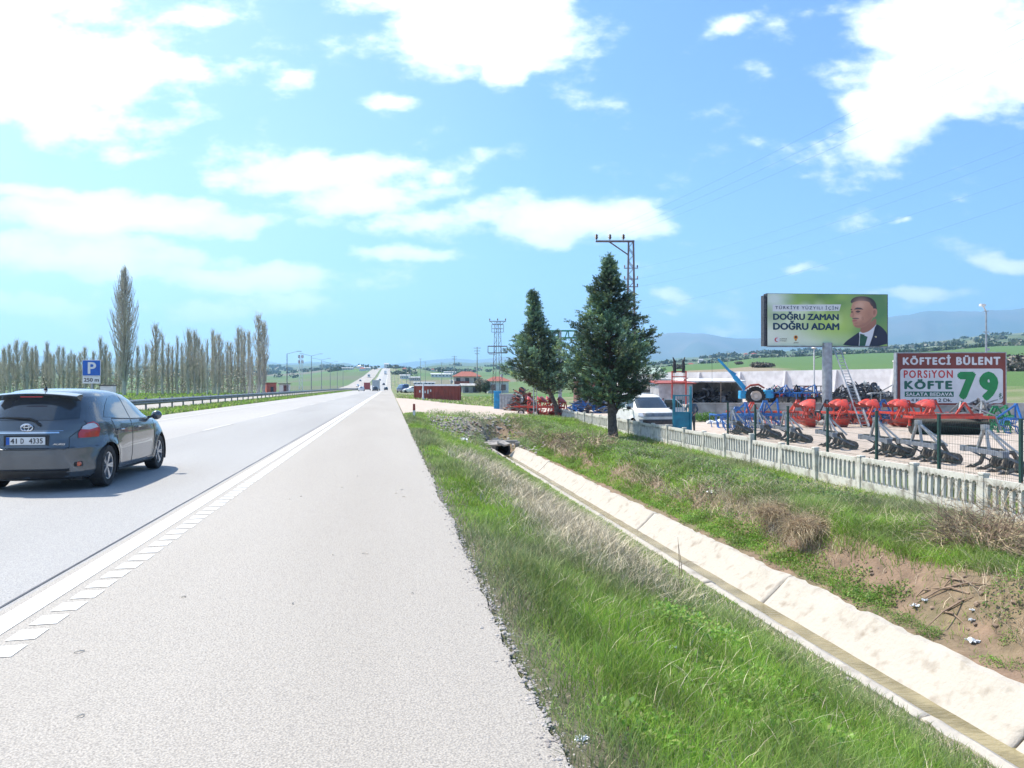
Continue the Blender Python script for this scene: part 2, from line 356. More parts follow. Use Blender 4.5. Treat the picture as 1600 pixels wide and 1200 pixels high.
def gcol(X, Y):
    u, d = UD(X, Y)
    if d < 130 or abs(X) < 14:
        n = nz(X, Y, .35); n2 = nz(X, Y, 1.3)
        soil = (.30,.215,.15); turf = (.12,.17,.05); straw = (.27,.23,.15)
        if X < -12: t = .25+.6*n; return tuple(lerp(a, b, max(0, t)) for a, b in zip(turf, straw))
        if X < 1.15 and Y < 60: return tuple(lerp(a, b, .5+.5*n2) for a, b in zip((.16,.13,.10), (.10,.11,.05)))
        if X < 4.2 and Y < 44:
            t = max(0, min(1, .25+n*1.2+n2*.5)); c = tuple(lerp(a, b, t) for a, b in zip(turf, straw))
            if Y > 26 and X > 2: r = sst(26, 31, Y)*sst(1.8, 3, X)*.9; c = tuple(lerp(a, b, r) for a, b in zip(c, (.27,.24,.21)))
            return c
        if X < 5.2 and Y < 44: t = max(0, min(1, .6+n+n2)); return tuple(lerp(a, b, t) for a, b in zip(turf, (.30,.25,.17)))
        if X < 8.3 and Y < 47:
            t = max(0, min(1, .12+n*.9+sst(7,8,X)*sst(8,12,Y))) if X > 6.9 else max(0, .25+n2); return tuple(lerp(a, b, t) for a, b in zip((.215,.145,.10), (.16,.145,.075)))
        if X < 12 and Y < 47: t = max(0, min(1, .35+n+n2*.5)); return tuple(lerp(a, b, t) for a, b in zip(turf, (.24,.20,.13)))
        if X < 13 and Y < 60: return (.2,.18,.11)
        if u < 800 and d < 110 and X > 0: t = max(0, min(1, .4+n)); return tuple(lerp(a, b, t) for a, b in zip((.10,.15,.045), (.30,.25,.17)))
        if X > 12 and d < 75: return (.45,.38,.31)
        t = max(0, min(1, .3+n)); return tuple(lerp(a, b, t) for a, b in zip(turf, straw))
    v = V0-(far_z(X, Y)-H)*F/d
    a = .5+.5*nz(X, Y, .003); b = nz(X*.35, Y, .0022+1.2/d)
    if u > 985 and d < 330: return tuple(c*(1+.15*b) for c in (.25,.20,.13)) if u < 1260-(d-200)*.5 else (.075,.15,.03)
    if u > 985 and d < 900: return (.07,.145,.03) if b < .25 else (.13,.17,.06)
    if u > 985: return (.075,.11,.05) if b > -.15 else (.14,.16,.09)
    k = int(abs(math.sin(math.floor(X/140+.3*b)*12.9+math.floor(d/170+.2*a)*78.2))*977) % 7
    if u < 609: pal = [(.07,.15,.03),(.075,.14,.035),(.065,.13,.035),(.10,.12,.06),(.07,.15,.03),(.13,.13,.09),(.08,.13,.04)]
    else: pal = [(.07,.15,.03),(.08,.15,.03),(.07,.14,.03),(.10,.15,.05),(.07,.15,.03),(.09,.15,.04),(.16,.15,.09)]
    c = pal[k]
    if d > 2500: c = tuple(lerp(x, y, .6) for x, y in zip(c, (.06,.08,.05)))
    return c
NX, NY = len(XL), len(YL)
GZ = np.zeros((NY, NX)); GC = np.zeros((NY, NX, 3))
for j, y in enumerate(YL):
    for i, x in enumerate(XL):
        z = g(x, y); GC[j, i] = gcol(x, y)
        if y > 0 and -27.2 < x < .6: z -= .03
        GZ[j, i] = z
gx, gy = np.meshgrid(np.array(XL), np.array(YL))
gv = np.stack([gx, gy, GZ], -1).reshape(-1, 3)
jj, ii = np.meshgrid(np.arange(NY-1), np.arange(NX-1), indexing='ij'); b0 = (jj*NX+ii).reshape(-1)
ground = np_mesh('ground', gv, np.stack([b0, b0+1, b0+NX+1, b0+NX], -1), None, M['ground'], GC.reshape(-1, 3), smooth=True)
tag(ground, 'rolling ground of verges, yards and green and brown fields', 'ground', kind='structure')
XA, YA = np.array(XL), np.array(YL)
def gzn(x, y):
    i = np.clip(np.searchsorted(XA, x)-1, 0, NX-2); j = np.clip(np.searchsorted(YA, y)-1, 0, NY-2)
    a = (x-XA[i])/(XA[i+1]-XA[i]); b = (y-YA[j])/(YA[j+1]-YA[j])
    return (GZ[j,i]*(1-a)+GZ[j,i+1]*a)*(1-b) + (GZ[j+1,i]*(1-a)+GZ[j+1,i+1]*a)*b
def gz(x, y): return float(gzn(np.array([x]), np.array([y]))[0])
def strip(name, xs, ys, dz, m, label, cat, ragged=None, kind='structure', skip=None):
    b = MB(); rows = []
    for y in ys: rows.append([(x + (ragged(y, k) if ragged else 0), y, road_z(y)+dz) for k, x in enumerate(xs)])
    b.grid(rows); o = b.build(name, m, smooth=True); tag(o, label, cat, kind=kind); return o
RY = [-6+.1*i for i in range(300)] + [24+.5*i for i in range(60)] + geo(54, 1900, 2, 1.04)
rag = lambda y, k: (.03*noise.noise(Vector((y*2.3, 0, 1)))+.035*noise.noise(Vector((y*8.3, 0, 1)))+.04*noise.noise(Vector((y*.5, 5, 1))) if k == 1 and y < 60 else 0) + (max(0, (y-60))*.0 )
strip('road', (-6.42, -2.66), RY, -.004, M['road'], 'grey asphalt right lane of the near carriageway', 'road')
M['pale_lane'] = asphalt('overexposed pale lane', (.42,.405,.385), (.48,.465,.445), 110, (.2,.19,.19))  # overexposed look of the left lane put into a paler asphalt colour
strip('road', (-12.05, -6.42), RY, -.004, M['pale_lane'], 'paler left lane and inner shoulder of the near carriageway', 'road')
M['faded'] = mat('worn out paint', (.56,.55,.53), .8, c2=(.42,.41,.39), sc=6, lo=.4, hi=.65)
strip('road_shoulder', (-2.66, .70), RY, 0, M['shoulder'], 'wide pale chip seal hard shoulder', 'road', rag)
strip('opposite_carriageway', (-27.3, -14.95), RY, .0, M['shoulder'], 'bright opposite carriageway beyond the guard rail', 'road')
# painted markings
def paint(name, x0, x1, segs, label, dz=.004, pm_='paint'):
    b = MB()
    for a, c in segs:
        n = max(1, int((c-a)/6)); rows = [[(x0, a+(c-a)*k/n, road_z(a+(c-a)*k/n)+dz), (x1, a+(c-a)*k/n, road_z(a+(c-a)*k/n)+dz)] for k in range(n+1)]
        b.grid(rows)
    o = b.build(name, M[pm_]); tag(o, label, 'road marking', kind='structure')
paint('edge_line', -2.59, -2.405, [(-5, 900)], 'solid white line between lane and shoulder')
b = MB(); y = 2.0
while y < 190:
    j = .008*random.uniform(-1, 1); z = .004
    b.add([(-2.315+j, y, z), (-2.15+j, y+.012, z), (-2.15+j, y+.222, z), (-2.315+j, y+.21, z)], [(0,1,2,3)]); y += .312
tag(b.build('rumble_blocks', M['paint']), 'row of short white raised blocks along the edge line', 'road marking', kind='structure')
paint('lane_line', -6.47, -6.33, [(4+12*i, 9+12*i) for i in range(-1, 70)], 'dashed white lane line under the grey car', pm_='faded')
paint('median_edge_line', -10.35, -10.17, [(-5, 900)], 'solid white line along the median side', pm_='faded')
paint('opposite_lane_line', -21.2, -21.05, [(30+12*i, 35+12*i) for i in range(60)], 'dashed lane line of the opposite carriageway', pm_='faded')
# long tar seam beside the edge line
b = MB(); b.grid([[(-2.72+.012*noise.noise(Vector((y,0,0))), y, .001), (-2.70+.012*noise.noise(Vector((y,3,0))), y, .001)] for y in [i*.5 for i in range(120)]])
tag(b.build('tar_seam', M['dark']), 'thin dark seam beside the white edge line', 'road marking', kind='structure')
# gravel entrance and yard sheets
def sheet(name, inside, x0, x1, y0, y1, st, dz, m, label, cat):
    vs = {}; b = MB(); nx = int((x1-x0)/st); ny = int((y1-y0)/st)
    for j in range(ny):
        for i in range(nx):
            xx, yy = x0+i*st, y0+j*st
            if not inside(xx+st/2, yy+st/2): continue
            f = []
            for a, c in ((0,0),(1,0),(1,1),(0,1)):
                k = (i+a, j+c)
                if k not in vs: vs[k] = len(b.v); b.v.append((x0+k[0]*st, y0+k[1]*st, gz(x0+k[0]*st, y0+k[1]*st)+dz))
                f.append(vs[k])
            b.f.append(tuple(f)); b.m.append(0)
    return tag(b.build(name, m, smooth=True), label, cat, kind='structure')
def in_track(x, y):
    u, d = UD(x, y); n = 1.2*noise.noise(Vector((x*.5, y*.5, 2)))
    return x > .76 and y > ye(x)+.3+n*.6 and x < 14 + (y-44)*.8 and d < interp(u, [(609, 100), (640, 98), (700,84),(760, 79), (830, 80), (900, 90)])+n
sheet('gravel_entrance', in_track, .76, 40, 36, 104, .8, .025, M['gravel'], 'pinkish gravel entrance between the road and the yard', 'ground')
sheet('gravel_yard', lambda x, y: x > 12.4+.03*y and (UD(x, y)[1] < 53.4 or UD(x, y)[0] < 1072) and y > 6 and UD(x,y)[1] < 92 and not in_track(x, y), 12.4, 62, 4, 96, 1.0, .02, M['gravel'], 'bright sandy gravel of the machinery yard', 'ground')
# ---------------------------------------------------------------- drain
drain = thing('drain_channel', 'long cracked concrete drainage channel beside the grassy verge', 'channel', (5.6, 5, -1.5))
PR = [(4.82,-1.64),(4.84,-1.485),(4.93,-1.475),(5.02,-1.52),(5.34,-1.98),(5.62,-1.98),(5.79,-1.86),(6.02,-1.66),(6.20,-1.455),(6.30,-1.45),(6.33,-1.62)]
y = 1.5; seg = 0
while y < 37.2:
    ln = random.choice([6.2, 4.9, 7.6]); y2 = min(y+ln, 37.4); bb = MB(); rows = []
    tl = random.uniform(-.02, .02); dxx = random.uniform(-.015, .015); n = 50
    for k in range(n+1):
        yy = y+.02+(y2-y-.035)*k/n; row = []
        for q, (xx, zz) in enumerate(PR):
            e = 0
            if q in (1,2): e = -.05*abs(noise.noise(Vector((yy*1.9, 2, q))))*2*(1 if q == 1 else .4)
            if q in (8,9): e = .09*noise.noise(Vector((yy*1.3, 7, 0)))+.05*noise.noise(Vector((yy*4.5, 7, 0)))
            er = -.05*abs(noise.noise(Vector((yy*3, xx*3, 5)))) if q in (8,9,1) else .011*noise.noise(Vector((yy*2.5, xx*3, 5)))
            row.append((xx-5.6+e+dxx, yy-5, zz+1.5+er+tl*(xx-5.6)))
        rows.append(row)
    bb.grid(rows); o = bb.build('channel_segment', M['conc'], drain, smooth=True)
    sd = o.modifiers.new('thick', 'SOLIDIFY'); sd.thickness = .05; sd.offset = -1
    y = y2; seg += 1
mw = mat('murky water', (.17,.14,.06), .10, c2=(.30,.25,.13), sc=1.6, bump=.9, bsc=9, bdist=.02)
wt = mw.node_tree; 
for n_ in wt.nodes:
    if n_.type == 'TEX_NOISE' and abs(n_.inputs['Scale'].default_value-9) < .1:
        mpw = wt.nodes.new('ShaderNodeMapping'); mpw.inputs['Scale'].default_value = (.8, 2.6, 1); mpw.inputs['Rotation'].default_value = (0,0,.5)
        src_ = n_.inputs['Vector'].links[0].from_socket; wt.links.new(src_, mpw.inputs[0]); wt.links.new(mpw.outputs[0], n_.inputs['Vector'])
b = MB(); b.grid([[(5.12, yy, -1.852), (5.86, yy, -1.852)] for yy in (1.5, 10, 20, 30, 37.2)])
tag(b.build('water', mw), 'shallow murky brown water in the drain', 'water', kind='structure')
# rubble slope and culvert mouth
def rock(b, p, s, m=0):
    vs = []; k = 7
    o = random.random()*9
    bm = bmesh.new(); bmesh.ops.create_icosphere(bm, subdivisions=1, radius=1)
    sx, sy, sz = s*random.uniform(.7,1.4), s*random.uniform(.6,1.2), s*random.uniform(.35,.8); rz = random.random()*6.3
    for v in bm.verts:
        c = v.co*(1+.35*noise.noise(v.co*1.5+Vector((o,0,0))))
        x, y_, z = c.x*sx, c.y*sy, c.z*sz
        vs.append((p[0]+x*math.cos(rz)-y_*math.sin(rz), p[1]+x*math.sin(rz)+y_*math.cos(rz), p[2]+z))
    bm.verts.ensure_lookup_table(); fs = [tuple(v.index for v in f.verts) for f in bm.faces]; bm.free(); b.add(vs, fs, m)
b = MB()
for i in range(2600):
    x = random.uniform(1.0, 7.2); yy = random.uniform(29.5, 41.5+x*.6)
    if yy < 30+abs(x-4.2)*1.6 or (5 < x < 6.4 and yy < 37.6): continue
    if random.random() > .75*sst(29, 33, yy) : continue
    rock(b, (x, yy, gz(x, yy)+.02), random.choice([.04,.05,.06,.08,.12]), random.choice([0,0,0,1]))
tag(b.build('rubble', [M['stone'], M['clod']]), 'grey broken rubble tipped on the slope above the culvert', 'rubble', kind='stuff')
cv = thing('culvert_mouth', 'dark culvert opening under the gravel entrance with broken slabs', 'culvert', (5.6, 38.0, -1.95))
b = MB(); b.lathe([(.38, 0), (.38, 3), (.30, 3), (.30, 0), (.38, 0)], 16, Matrix.Translation((0, 0, .35)) @ Matrix.Rotation(R(-90), 4, 'X')); b.build('pipe', M['dark'], cv)
b = MB(); b.box((0, .1, .72), (1.5, .25, .14), .05); b.box((-.7, .05, .35), (.25, .3, .7), .1); b.box((.75, .05, .35), (.25, .3, .7), -.1); b.build('headwall', M['stone'], cv, bevel=.03)
for i, (x, yy, a, s) in enumerate([(4.9, 36.9, .5, .8), (5.5, 37.1, 1.1, .9), (5.2, 38.0, .2, .7)]):
    b = MB(); b.box((0,0,0), (s, s*.45, .09), 0, M=Matrix.Rotation(.35, 4, 'X')); o = b.build('broken_slab', M['stone'], None, loc=(x, yy, -1.25)); o.rotation_euler[2] = a
    tag(o, ['left broken concrete slab leaning at the culvert mouth', 'middle broken slab fallen across the culvert mouth', 'broken slab lying behind the others on the culvert'][i], 'slab', 'broken slabs at the culvert')
# loose stones and clods on the bare bank and gravel crumbs at the asphalt edge
b = MB(); r9 = random.Random(3)
for i in range(1500):
    yy = 5.5*(34/5.5)**r9.random(); x = r9.uniform(6.5, 8.3)
    if r9.random() > .5+noise.noise(Vector((x, yy*.6, 2))): continue
    rock(b, (x, yy, gz(x, yy)), r9.choice([.012,.018,.018,.03,.045]))
tag(b.build('earth_clods', M['clod']), 'small clods and stones over the bare earth bank', 'stones', kind='stuff')
b = MB()
for i in range(2600):
    yy = 2.4*(30/2.4)**r9.random(); x = .70+abs(r9.gauss(0,.07))*r9.choice([1,1,1,-.6]); rock(b, (x, yy, max(gz(x, yy), 0 if x < .74 else -9)), r9.choice([.005,.007,.009,.014]))
tag(b.build('gravel_crumbs', M['stone']), 'loose gravel crumbs along the asphalt edge', 'gravel', kind='stuff')
b = MB()
for i in range(16):
    x, yy = r9.uniform(-2.0,.5), r9.uniform(2.6, 14); a = r9.uniform(0,3.1); l = r9.uniform(.01,.035); b.tube([(x,yy,.006),(x+l*math.cos(a),yy+l*math.sin(a),.012),(x+2*l*math.cos(a+.4),yy+2*l*math.sin(a+.4),.005)], .004, 4)
tag(b.build('road_debris', M['twig']), 'tiny twigs and grit scattered over the hard shoulder', 'debris', kind='stuff')
# stones lying near the drain and litter
for i, (x, yy, s, lb) in enumerate([(6.75, 6.6, .09, 'beige stone on the drain edge at far right of the photo'), (6.7, 6.95, .05, 'small stone beside the beige stone on the drain edge'), (4.55, 7.1, .05, 'small pale stone on the broken left drain lip'), (4.0, 8.6, .06, 'pale stone on dry grass left of the drain')]):
    b = MB(); rock(b, (0,0,0), s); tag(b.build('stone', M['stone'], loc=(x, yy, gz(x, yy)+s*.3)), lb, 'stone', 'loose stones by the drain')
def crumple(name, lb, p, s, m, cat='litter'):
    bm = bmesh.new(); bmesh.ops.create_grid(bm, x_segments=9, y_segments=9, size=s)
    o = Vector((random.random()*50, 0, 0))
    for v in bm.verts:
        n = noise.noise_vector(v.co/s*1.8+o); v.co = Vector((v.co.x*.75, v.co.y*.6, 0)) + n*s*.55
    me = bpy.data.meshes.new(name); bm.to_mesh(me); bm.free(); me.materials.append(m)
    ob = bpy.data.objects.new(name, me); COL.objects.link(ob); ob.location = p
    sd = ob.modifiers.new('t', 'SOLIDIFY'); sd.thickness = .004
    tag(ob, lb, cat, 'litter on the banks')
def onG(u, v, it=12):
    d = 1.0
    best = None
    dd = 2.0
    while dd < 120:
        p = W(u, dd); z = ZV(v, dd)
        if z <= gz(p.x, p.y): return p.x, p.y, gz(p.x, p.y)
        dd += .05
    return p.x, p.y, gz(p.x, p.y)
LT = [('plastic_scrap','torn white plastic scrap hanging at the roots on the earth bank',(1430,950),.10),('plastic_bag','grey white bag scrap just right of the torn plastic on the bank',(1446,943),.07),
      ('plastic_scrap','small white plastic scrap below the exposed root',(1520,958),.06),('plastic_scrap','white crumpled plastic lowest on the bare earth bank',(1519,972),.07),
      ('plastic_sheet','clear plastic sheet lying on bare earth above the drain',(1518,1006),.10),('paper_scrap','white paper scrap on the green bank below the fence',(1110,772),.16),
      ('plastic_bag','white bag caught in the dry grass left of the drain',(985,872),.12),('plastic_scrap','bluish plastic bit in dry grass beside the road',(850,885),.08),
      ('paper_scrap','crumpled white paper at the grass edge nearest the camera',(908,1160),.045),('plastic_bottle_scrap','pale plastic bit in the lush grass by the leafy clump',(1050,1014),.05),
      ('plastic_pipe','long white scrap lying on the rubble slope',(722,690),.35)]
for nme, lb, (u, v), s in LT:
    x, yy, z = onG(u, v)
    crumple(nme, lb, (x, yy, z+s*.25), s*.72, M['plastic'])

# ---------------------------------------------------------------- vegetation as stuff
def in_mask(x, y, s, t, o=0):
    return np.array([noise.noise(Vector((a*s, b*s*.6, o))) for a, b in zip(x, y)]) > t
def blades(name, x, y, h, w, bend, col, m, label, cat, rootz=None, spread=1.0, seg=3):
    n = len(x); z = gzn(x, y) if rootz is None else rootz
    a = RNG.uniform(0, 2*math.pi, n); la = RNG.uniform(0, 2*math.pi, n)
    dx, dy = np.cos(a)*w/2, np.sin(a)*w/2; lx, ly = np.cos(la)*bend*h*spread, np.sin(la)*bend*h*spread
    vs = []; cc = []
    for k in range(seg):
        t = k/seg; wd = (1-t**1.5*.75)
        zz = z - .01 + h*(t - .35*t*t*bend*1.2)
        cx, cy = x+lx*t*t, y+ly*t*t
        vs += [np.stack([cx-dx*wd, cy-dy*wd, zz], -1), np.stack([cx+dx*wd, cy+dy*wd, zz], -1)]
    vs.append(np.stack([x+lx, y+ly, z+h*(1-.42*bend)], -1))
    k = 2*seg+1
    V = np.stack(vs, 1).reshape(-1, 3)
    base = (np.arange(n)*k)[:, None]
    q = np.concatenate([base+np.array([2*s, 2*s+1, 2*s+3, 2*s+2]) for s in range(seg-1)], 0)
    t = base+np.array([2*seg-2, 2*seg-1, 2*seg])
    C = np.repeat(col, k, axis=0)
    o = np_mesh(name, V, q, t, m, C); tag(o, label, cat, kind='stuff'); return o
def pts(n, x0, x1, ya, yb, pw=1.6):
    # density falls with distance
    t = RNG.uniform(0, 1, n); y = ya*(yb/ya)**(t**(1/pw)) if False else ya*(yb/ya)**t
    return RNG.uniform(x0, x1, n), y
def nzv(x, y, s, o=0): return np.array([noise.noise(Vector((a*s, b*s*.55, o))) for a, b in zip(x, y)])
def colmix(n, cols, wts):
    c = np.array(cols)[RNG.choice(len(cols), n, p=np.array(wts)/sum(wts))]
    return c*RNG.uniform(.75, 1.25, (n, 1))
GRN = [(.21,.38,.045),(.26,.44,.055),(.17,.31,.05),(.30,.42,.08),(.42,.44,.15)]
GGY = [(.22,.28,.12),(.27,.31,.14),(.32,.32,.18),(.18,.23,.11)]
DRY = [(.62,.54,.38),(.68,.60,.44),(.52,.44,.32),(.40,.35,.26),(.56,.50,.37)]
# verge between asphalt and drain
x, y = pts(150000, .69, 4.8, 2.3, 44)
nn = nzv(x, y, .55, 3); n_b = nzv(x, y, 2.0, 8)
edge = np.clip((x-.70)/.5, 0, 1)
dryz = np.exp(-((x-2.9+.25*np.sin(y*.5))/.9)**2)*np.clip((y-5.6)/2.5, 0, 1)*np.clip((24-y)/8, 0, 1)*.95
nearlip = np.clip((x-3.7)/.6, 0, 1)
keep = (RNG.uniform(0,1,len(x)) < (.28+.72*edge)*(1-.72*nearlip)*(1-.55*dryz)) & ~((y > 29+abs(x-3.5)*1.3) & (x > 1.8) & (RNG.uniform(0,1,len(x)) > .12))
x, y, nn, dz_, ed, nb = x[keep], y[keep], nn[keep], dryz[keep], edge[keep], n_b[keep]
h = np.clip((5.2-x)/1.2, .45, 1)*(.06+.11*RNG.uniform(.4,1,len(x))*(1+.8*nn+.5*nb))*(.4+.6*ed)*np.clip(1.2-.0*y, .6, 1.2)*np.where(y > 14, 1.35, 1)
w = .0045+.0016*np.clip(y-3, 0, 40)*.55
c = colmix(len(x), GRN, [4,3,3,2,1]); gg = colmix(len(x), GGY, [3,3,2,2])
mix = np.clip(.25+nn*1.4+.5*nb + .4*(1-ed) + dz_*.5, 0, 1)[:, None]; c = c*(1-mix)+gg*mix
blades('grass', x, y, h, w, RNG.uniform(.2,.9,len(x)), c, M['grass'], 'lush green grass on the verge between asphalt and drain', 'grass')
# dry stems on verge
x, y = pts(120000, .9, 4.75, 2.6, 30)
dryz = np.exp(-((x-2.5+.35*np.sin(y*.4))/.95)**2)*np.clip((y-7.2)/2.5, 0, 1)*np.clip((26-y)/8, 0, 1)
nl = np.clip((x-3.6)/.8, 0, 1)*.26*np.clip((y-4)/2,0,1)*(x < 4.6); nn = nzv(x, y, 1.1, 5)
ed = np.exp(-((x-1.12)/.16)**2)*.35
keep = RNG.uniform(0,1,len(x)) < (dryz*(.75+1.1*nn) + nl + ed*(.5+nn) + .045)
x, y, dz_ = x[keep], y[keep], dryz[keep]
h = RNG.uniform(.14,.40,len(x))*(.6+.7*dz_)*np.where(x < 1.3, .4, 1)*np.clip((5.0-x)/1.2, .3, 1); w = .0034+.0011*np.clip(y-3,0,30)*.6
blades('dry_grass', x, y, h, w, RNG.uniform(.2,1.15,len(x)), colmix(len(x), DRY, [3,3,2,3,3]), M['dry'], 'tall pale dry grass in the middle of the verge', 'dry grass', spread=1.2)
# bank between drain and fence
x, y = pts(190000, 6.45, 12.3, 5.2, 50)
nn = nzv(x, y, .45, 13); nb = nzv(x, y, 1.6, 17)
xe = 7.12+.45*nzv(x*0+3, y, .8, 31)+.7*(1-np.clip((y-6.3)/3.6, 0, 1)); top = np.clip((x-xe)/.3, 0, 1); verge = (np.abs(x-6.72) < .26)*np.clip((nb*1.2+.62+np.clip((y-11)/8, -.4, .6)), 0, 1)*(.4+.6*np.clip((y-9)/6,0,1))
keep = RNG.uniform(0,1,len(x)) < np.maximum(top*(.85+nn*.5), np.maximum(verge*.9, .04)) 
keep &= ~((y > 38) & (x < 9) & (RNG.uniform(0,1,len(x)) > .35))
x, y, nn, nb, top = x[keep], y[keep], nn[keep], nb[keep], top[keep]
h = np.where(x < 7.1, .06+.07*RNG.uniform(0,1,len(x)), .12+.20*RNG.uniform(.2,1,len(x))*(1.15+.8*nn)); w = .0065+.0016*np.clip(y-6,0,40)*.55
c = colmix(len(x), GRN, [4,3,2,2,1]); gg = colmix(len(x), GGY, [3,3,2,2]); mix = np.where(x < 7.1, 0, np.clip(.25+nn*1.5+nb*.6, 0, 1))[:, None]; c = c*(1-mix)+gg*mix
blades('bank_grass', x, y, h, w, RNG.uniform(.3,1,len(x)), c, M['grass'], 'green grass along the earth bank below the fence', 'grass')
x, y = pts(75000, 6.9, 12.0, 5.4, 46)
nn = nzv(x, y, .5, 23); xe = 7.12+.45*nzv(x*0+3, y, .8, 31)+.7*(1-np.clip((y-6.3)/3.6, 0, 1)); lip = np.exp(-((x-xe-.05)/.30)**2)
keep = RNG.uniform(0,1,len(x)) < np.clip(.14+nn*1.0, 0, 1)*.8+lip*np.clip(.5+nn, 0, 1)+.04
x, y = x[keep], y[keep]; h = RNG.uniform(.15,.42,len(x)); w = .004+.0011*np.clip(y-6,0,30)*.6
blades('bank_dry_grass', x, y, h, w, RNG.uniform(.4,1.2,len(x)), colmix(len(x), [(.55,.45,.32),(.46,.37,.26),(.62,.53,.39),(.36,.30,.22)], [3,3,2,2]), M['dry'], 'tangled dry brown grass over the cut earth bank', 'dry grass', spread=1.3)
# median and left verge grass, track-side grass
x = np.concatenate([RNG.uniform(-14.85,-12.1,30000), RNG.uniform(-60,-27.6,26000)]); y = np.concatenate([8*(260/8)**RNG.uniform(0,1,30000), 25*(170/25)**RNG.uniform(0,1,26000)])
h = np.where(x > -20, RNG.uniform(.12,.36,len(x)), RNG.uniform(.2,.4,len(x))); w = .012+.0012*y
blades('median_grass', x, y, h, w, RNG.uniform(.3,1,len(x)), colmix(len(x), GRN+GGY, [3,2,3,1,1,1,1,1,1]), M['grass'], 'weedy grass strip under the guard rail', 'grass', seg=2)
x = RNG.uniform(1, 40, 60000); y = RNG.uniform(44, 135, 60000)
keep = np.array([(not in_track(a, b_)) and (UD(a, b_)[0] < 830) and a > .9 + 0*b_ for a, b_ in zip(x, y)]); x, y = x[keep], y[keep]
h = RNG.uniform(.12,.4,len(x)); w = np.full(len(x), .09)
blades('roadside_grass', x, y, h, w, RNG.uniform(.3,1,len(x)), colmix(len(x), GRN+GGY+DRY[:2], [3,2,3,1,1,2,2,1,2,2,2]), M['grass'], 'rough grass around the red container', 'grass', seg=2)
# broad leaved weeds
def leaves(name, cl, label, m, cols, size):
    vs = []; c = []; q = []
    P = []; 
    for (cx, cy, r, hh, n) in cl:
        a = RNG.uniform(0, 6.283, n); rr = r*np.sqrt(RNG.uniform(0,1,n)); x = cx+np.cos(a)*rr; y = cy+np.sin(a)*rr
        z = gzn(x, y)+hh*RNG.uniform(.05,1,n)*(1-.6*(rr/r)**2); P.append(np.stack([x,y,z,np.full(n, size*(.6 if r < .3 else 1))],-1))
    P = np.concatenate(P); n = len(P); sz = P[:,3]*RNG.uniform(.6,1.3,n)
    a = RNG.uniform(0,6.283,n); el = RNG.uniform(-.2,1.1,n)
    d = np.stack([np.cos(a)*np.cos(el), np.sin(a)*np.cos(el), np.sin(el)],-1)*sz[:,None]; s = np.stack([-np.sin(a), np.cos(a), np.zeros(n)],-1)*sz[:,None]*.28
    p = P[:,:3]; up = np.array([0,0,1])*sz[:,None]*.12
    V = np.stack([p, p+d*.5+s+up, p+d, p+d*.5-s+up],1).reshape(-1,3)
    C = np.repeat(colmix(n, cols, [1]*len(cols)), 4, axis=0)
    tag(np_mesh(name, V, (np.arange(n)*4)[:,None]+np.array([0,1,2,3]), None, m, C), label, 'weeds', kind='stuff')
cl = []
for u, v, r, hh, n in [(1085,985,.42,.20,520),(1150,1010,.25,.15,260),(1060,990,.3,.22,260),(1100,935,.25,.1,300),(1240,1090,.45,.12,330),(1200,1130,.5,.12,380),(1300,1150,.4,.1,260),(1120,1060,.3,.1,300),(1020,1150,.3,.1,200),(1220,875,.22,.1,260),(1450,994,.16,.12,420),(1325,925,.25,.08,400),(1345,935,.2,.08,300),(1395,965,.25,.08,420),(1415,975,.2,.08,300),(1370,955,.16,.07,160),(1540,1035,.18,.05,120),(1575,1040,.2,.05,130),(1575,1000,.1,.05,80),(1585,925,.35,.2,350)]:
    x, yy, z = onG(u, v); cl.append((x, yy, r, hh, n))
for i in range(120):
    yy = random.uniform(9.5, 37); cl.append((6.72+random.uniform(-.15,.3), yy, .3, .10, 200))
for i in range(70):
    yy = random.uniform(24, 44); cl.append((random.uniform(7.2, 11.3), yy, .6, .35, 220))
leaves('leafy_weeds', cl, 'bright green leafy weeds beside the drain', M['grass'], [(.18,.36,.045),(.23,.40,.07),(.13,.27,.05),(.28,.34,.10)], .045)
cl = []
for i in range(120):
    cl.append((lerp(7.5, 9.9, random.random()), random.uniform(14, 50), .6, .30, 230))
for i in range(26): cl.append((random.choice([random.uniform(3.9,4.8),random.uniform(6.5,7.4)]), random.uniform(35.5,40), .35, .3, 160))
for i in range(30): cl.append((random.uniform(2.5,11), ye(5)+random.uniform(-3,2.5), .6, .35, 150))
leaves('mixed_weeds', cl, 'grey green weeds on the bank under the trees', M['grass'], [(.17,.25,.09),(.22,.29,.13),(.26,.27,.17),(.17,.31,.07)], .08)
# tangled twig heaps
def tangle(name, label, c, r, hh, n, th, cols, kind='bush', lean=0, hang=False):
    rt = thing(name, label, kind, c) if False else None
    b = MB()
    for i in range(n):
        a = random.uniform(0, 6.283); rr = r*math.sqrt(random.random())*.6
        if not hang: rr *= 1.5
        p = Vector((math.cos(a)*rr, math.sin(a)*rr*.8, random.uniform(0, .3 if hang else .75)*hh)); d = Vector((math.cos(a)+random.uniform(-.8,.8), math.sin(a)+random.uniform(-.8,.8), random.uniform(-.8, 1.6))).normalized()
        if hang: d = Vector((random.uniform(-1,.1), random.uniform(-.6,.6), random.uniform(.1,.8))).normalized()
        P = [p.copy()]; st = random.uniform(.35,1)*hh/3
        for k in range(4):
            p = p+d*st; d = (d+Vector((random.uniform(-.7,.7), random.uniform(-.7,.7), random.uniform(-.5,.3) - (.35 if hang else 0)))).normalized(); P.append(p.copy())
        t = th*random.uniform(.5,1.3); b.tube(P, [t, t*.8, t*.6, t*.4, t*.2], 3, random.choice([0,0,1]), cap=False)
    o = b.build(name, cols, loc=c); tag(o, label, kind); return o
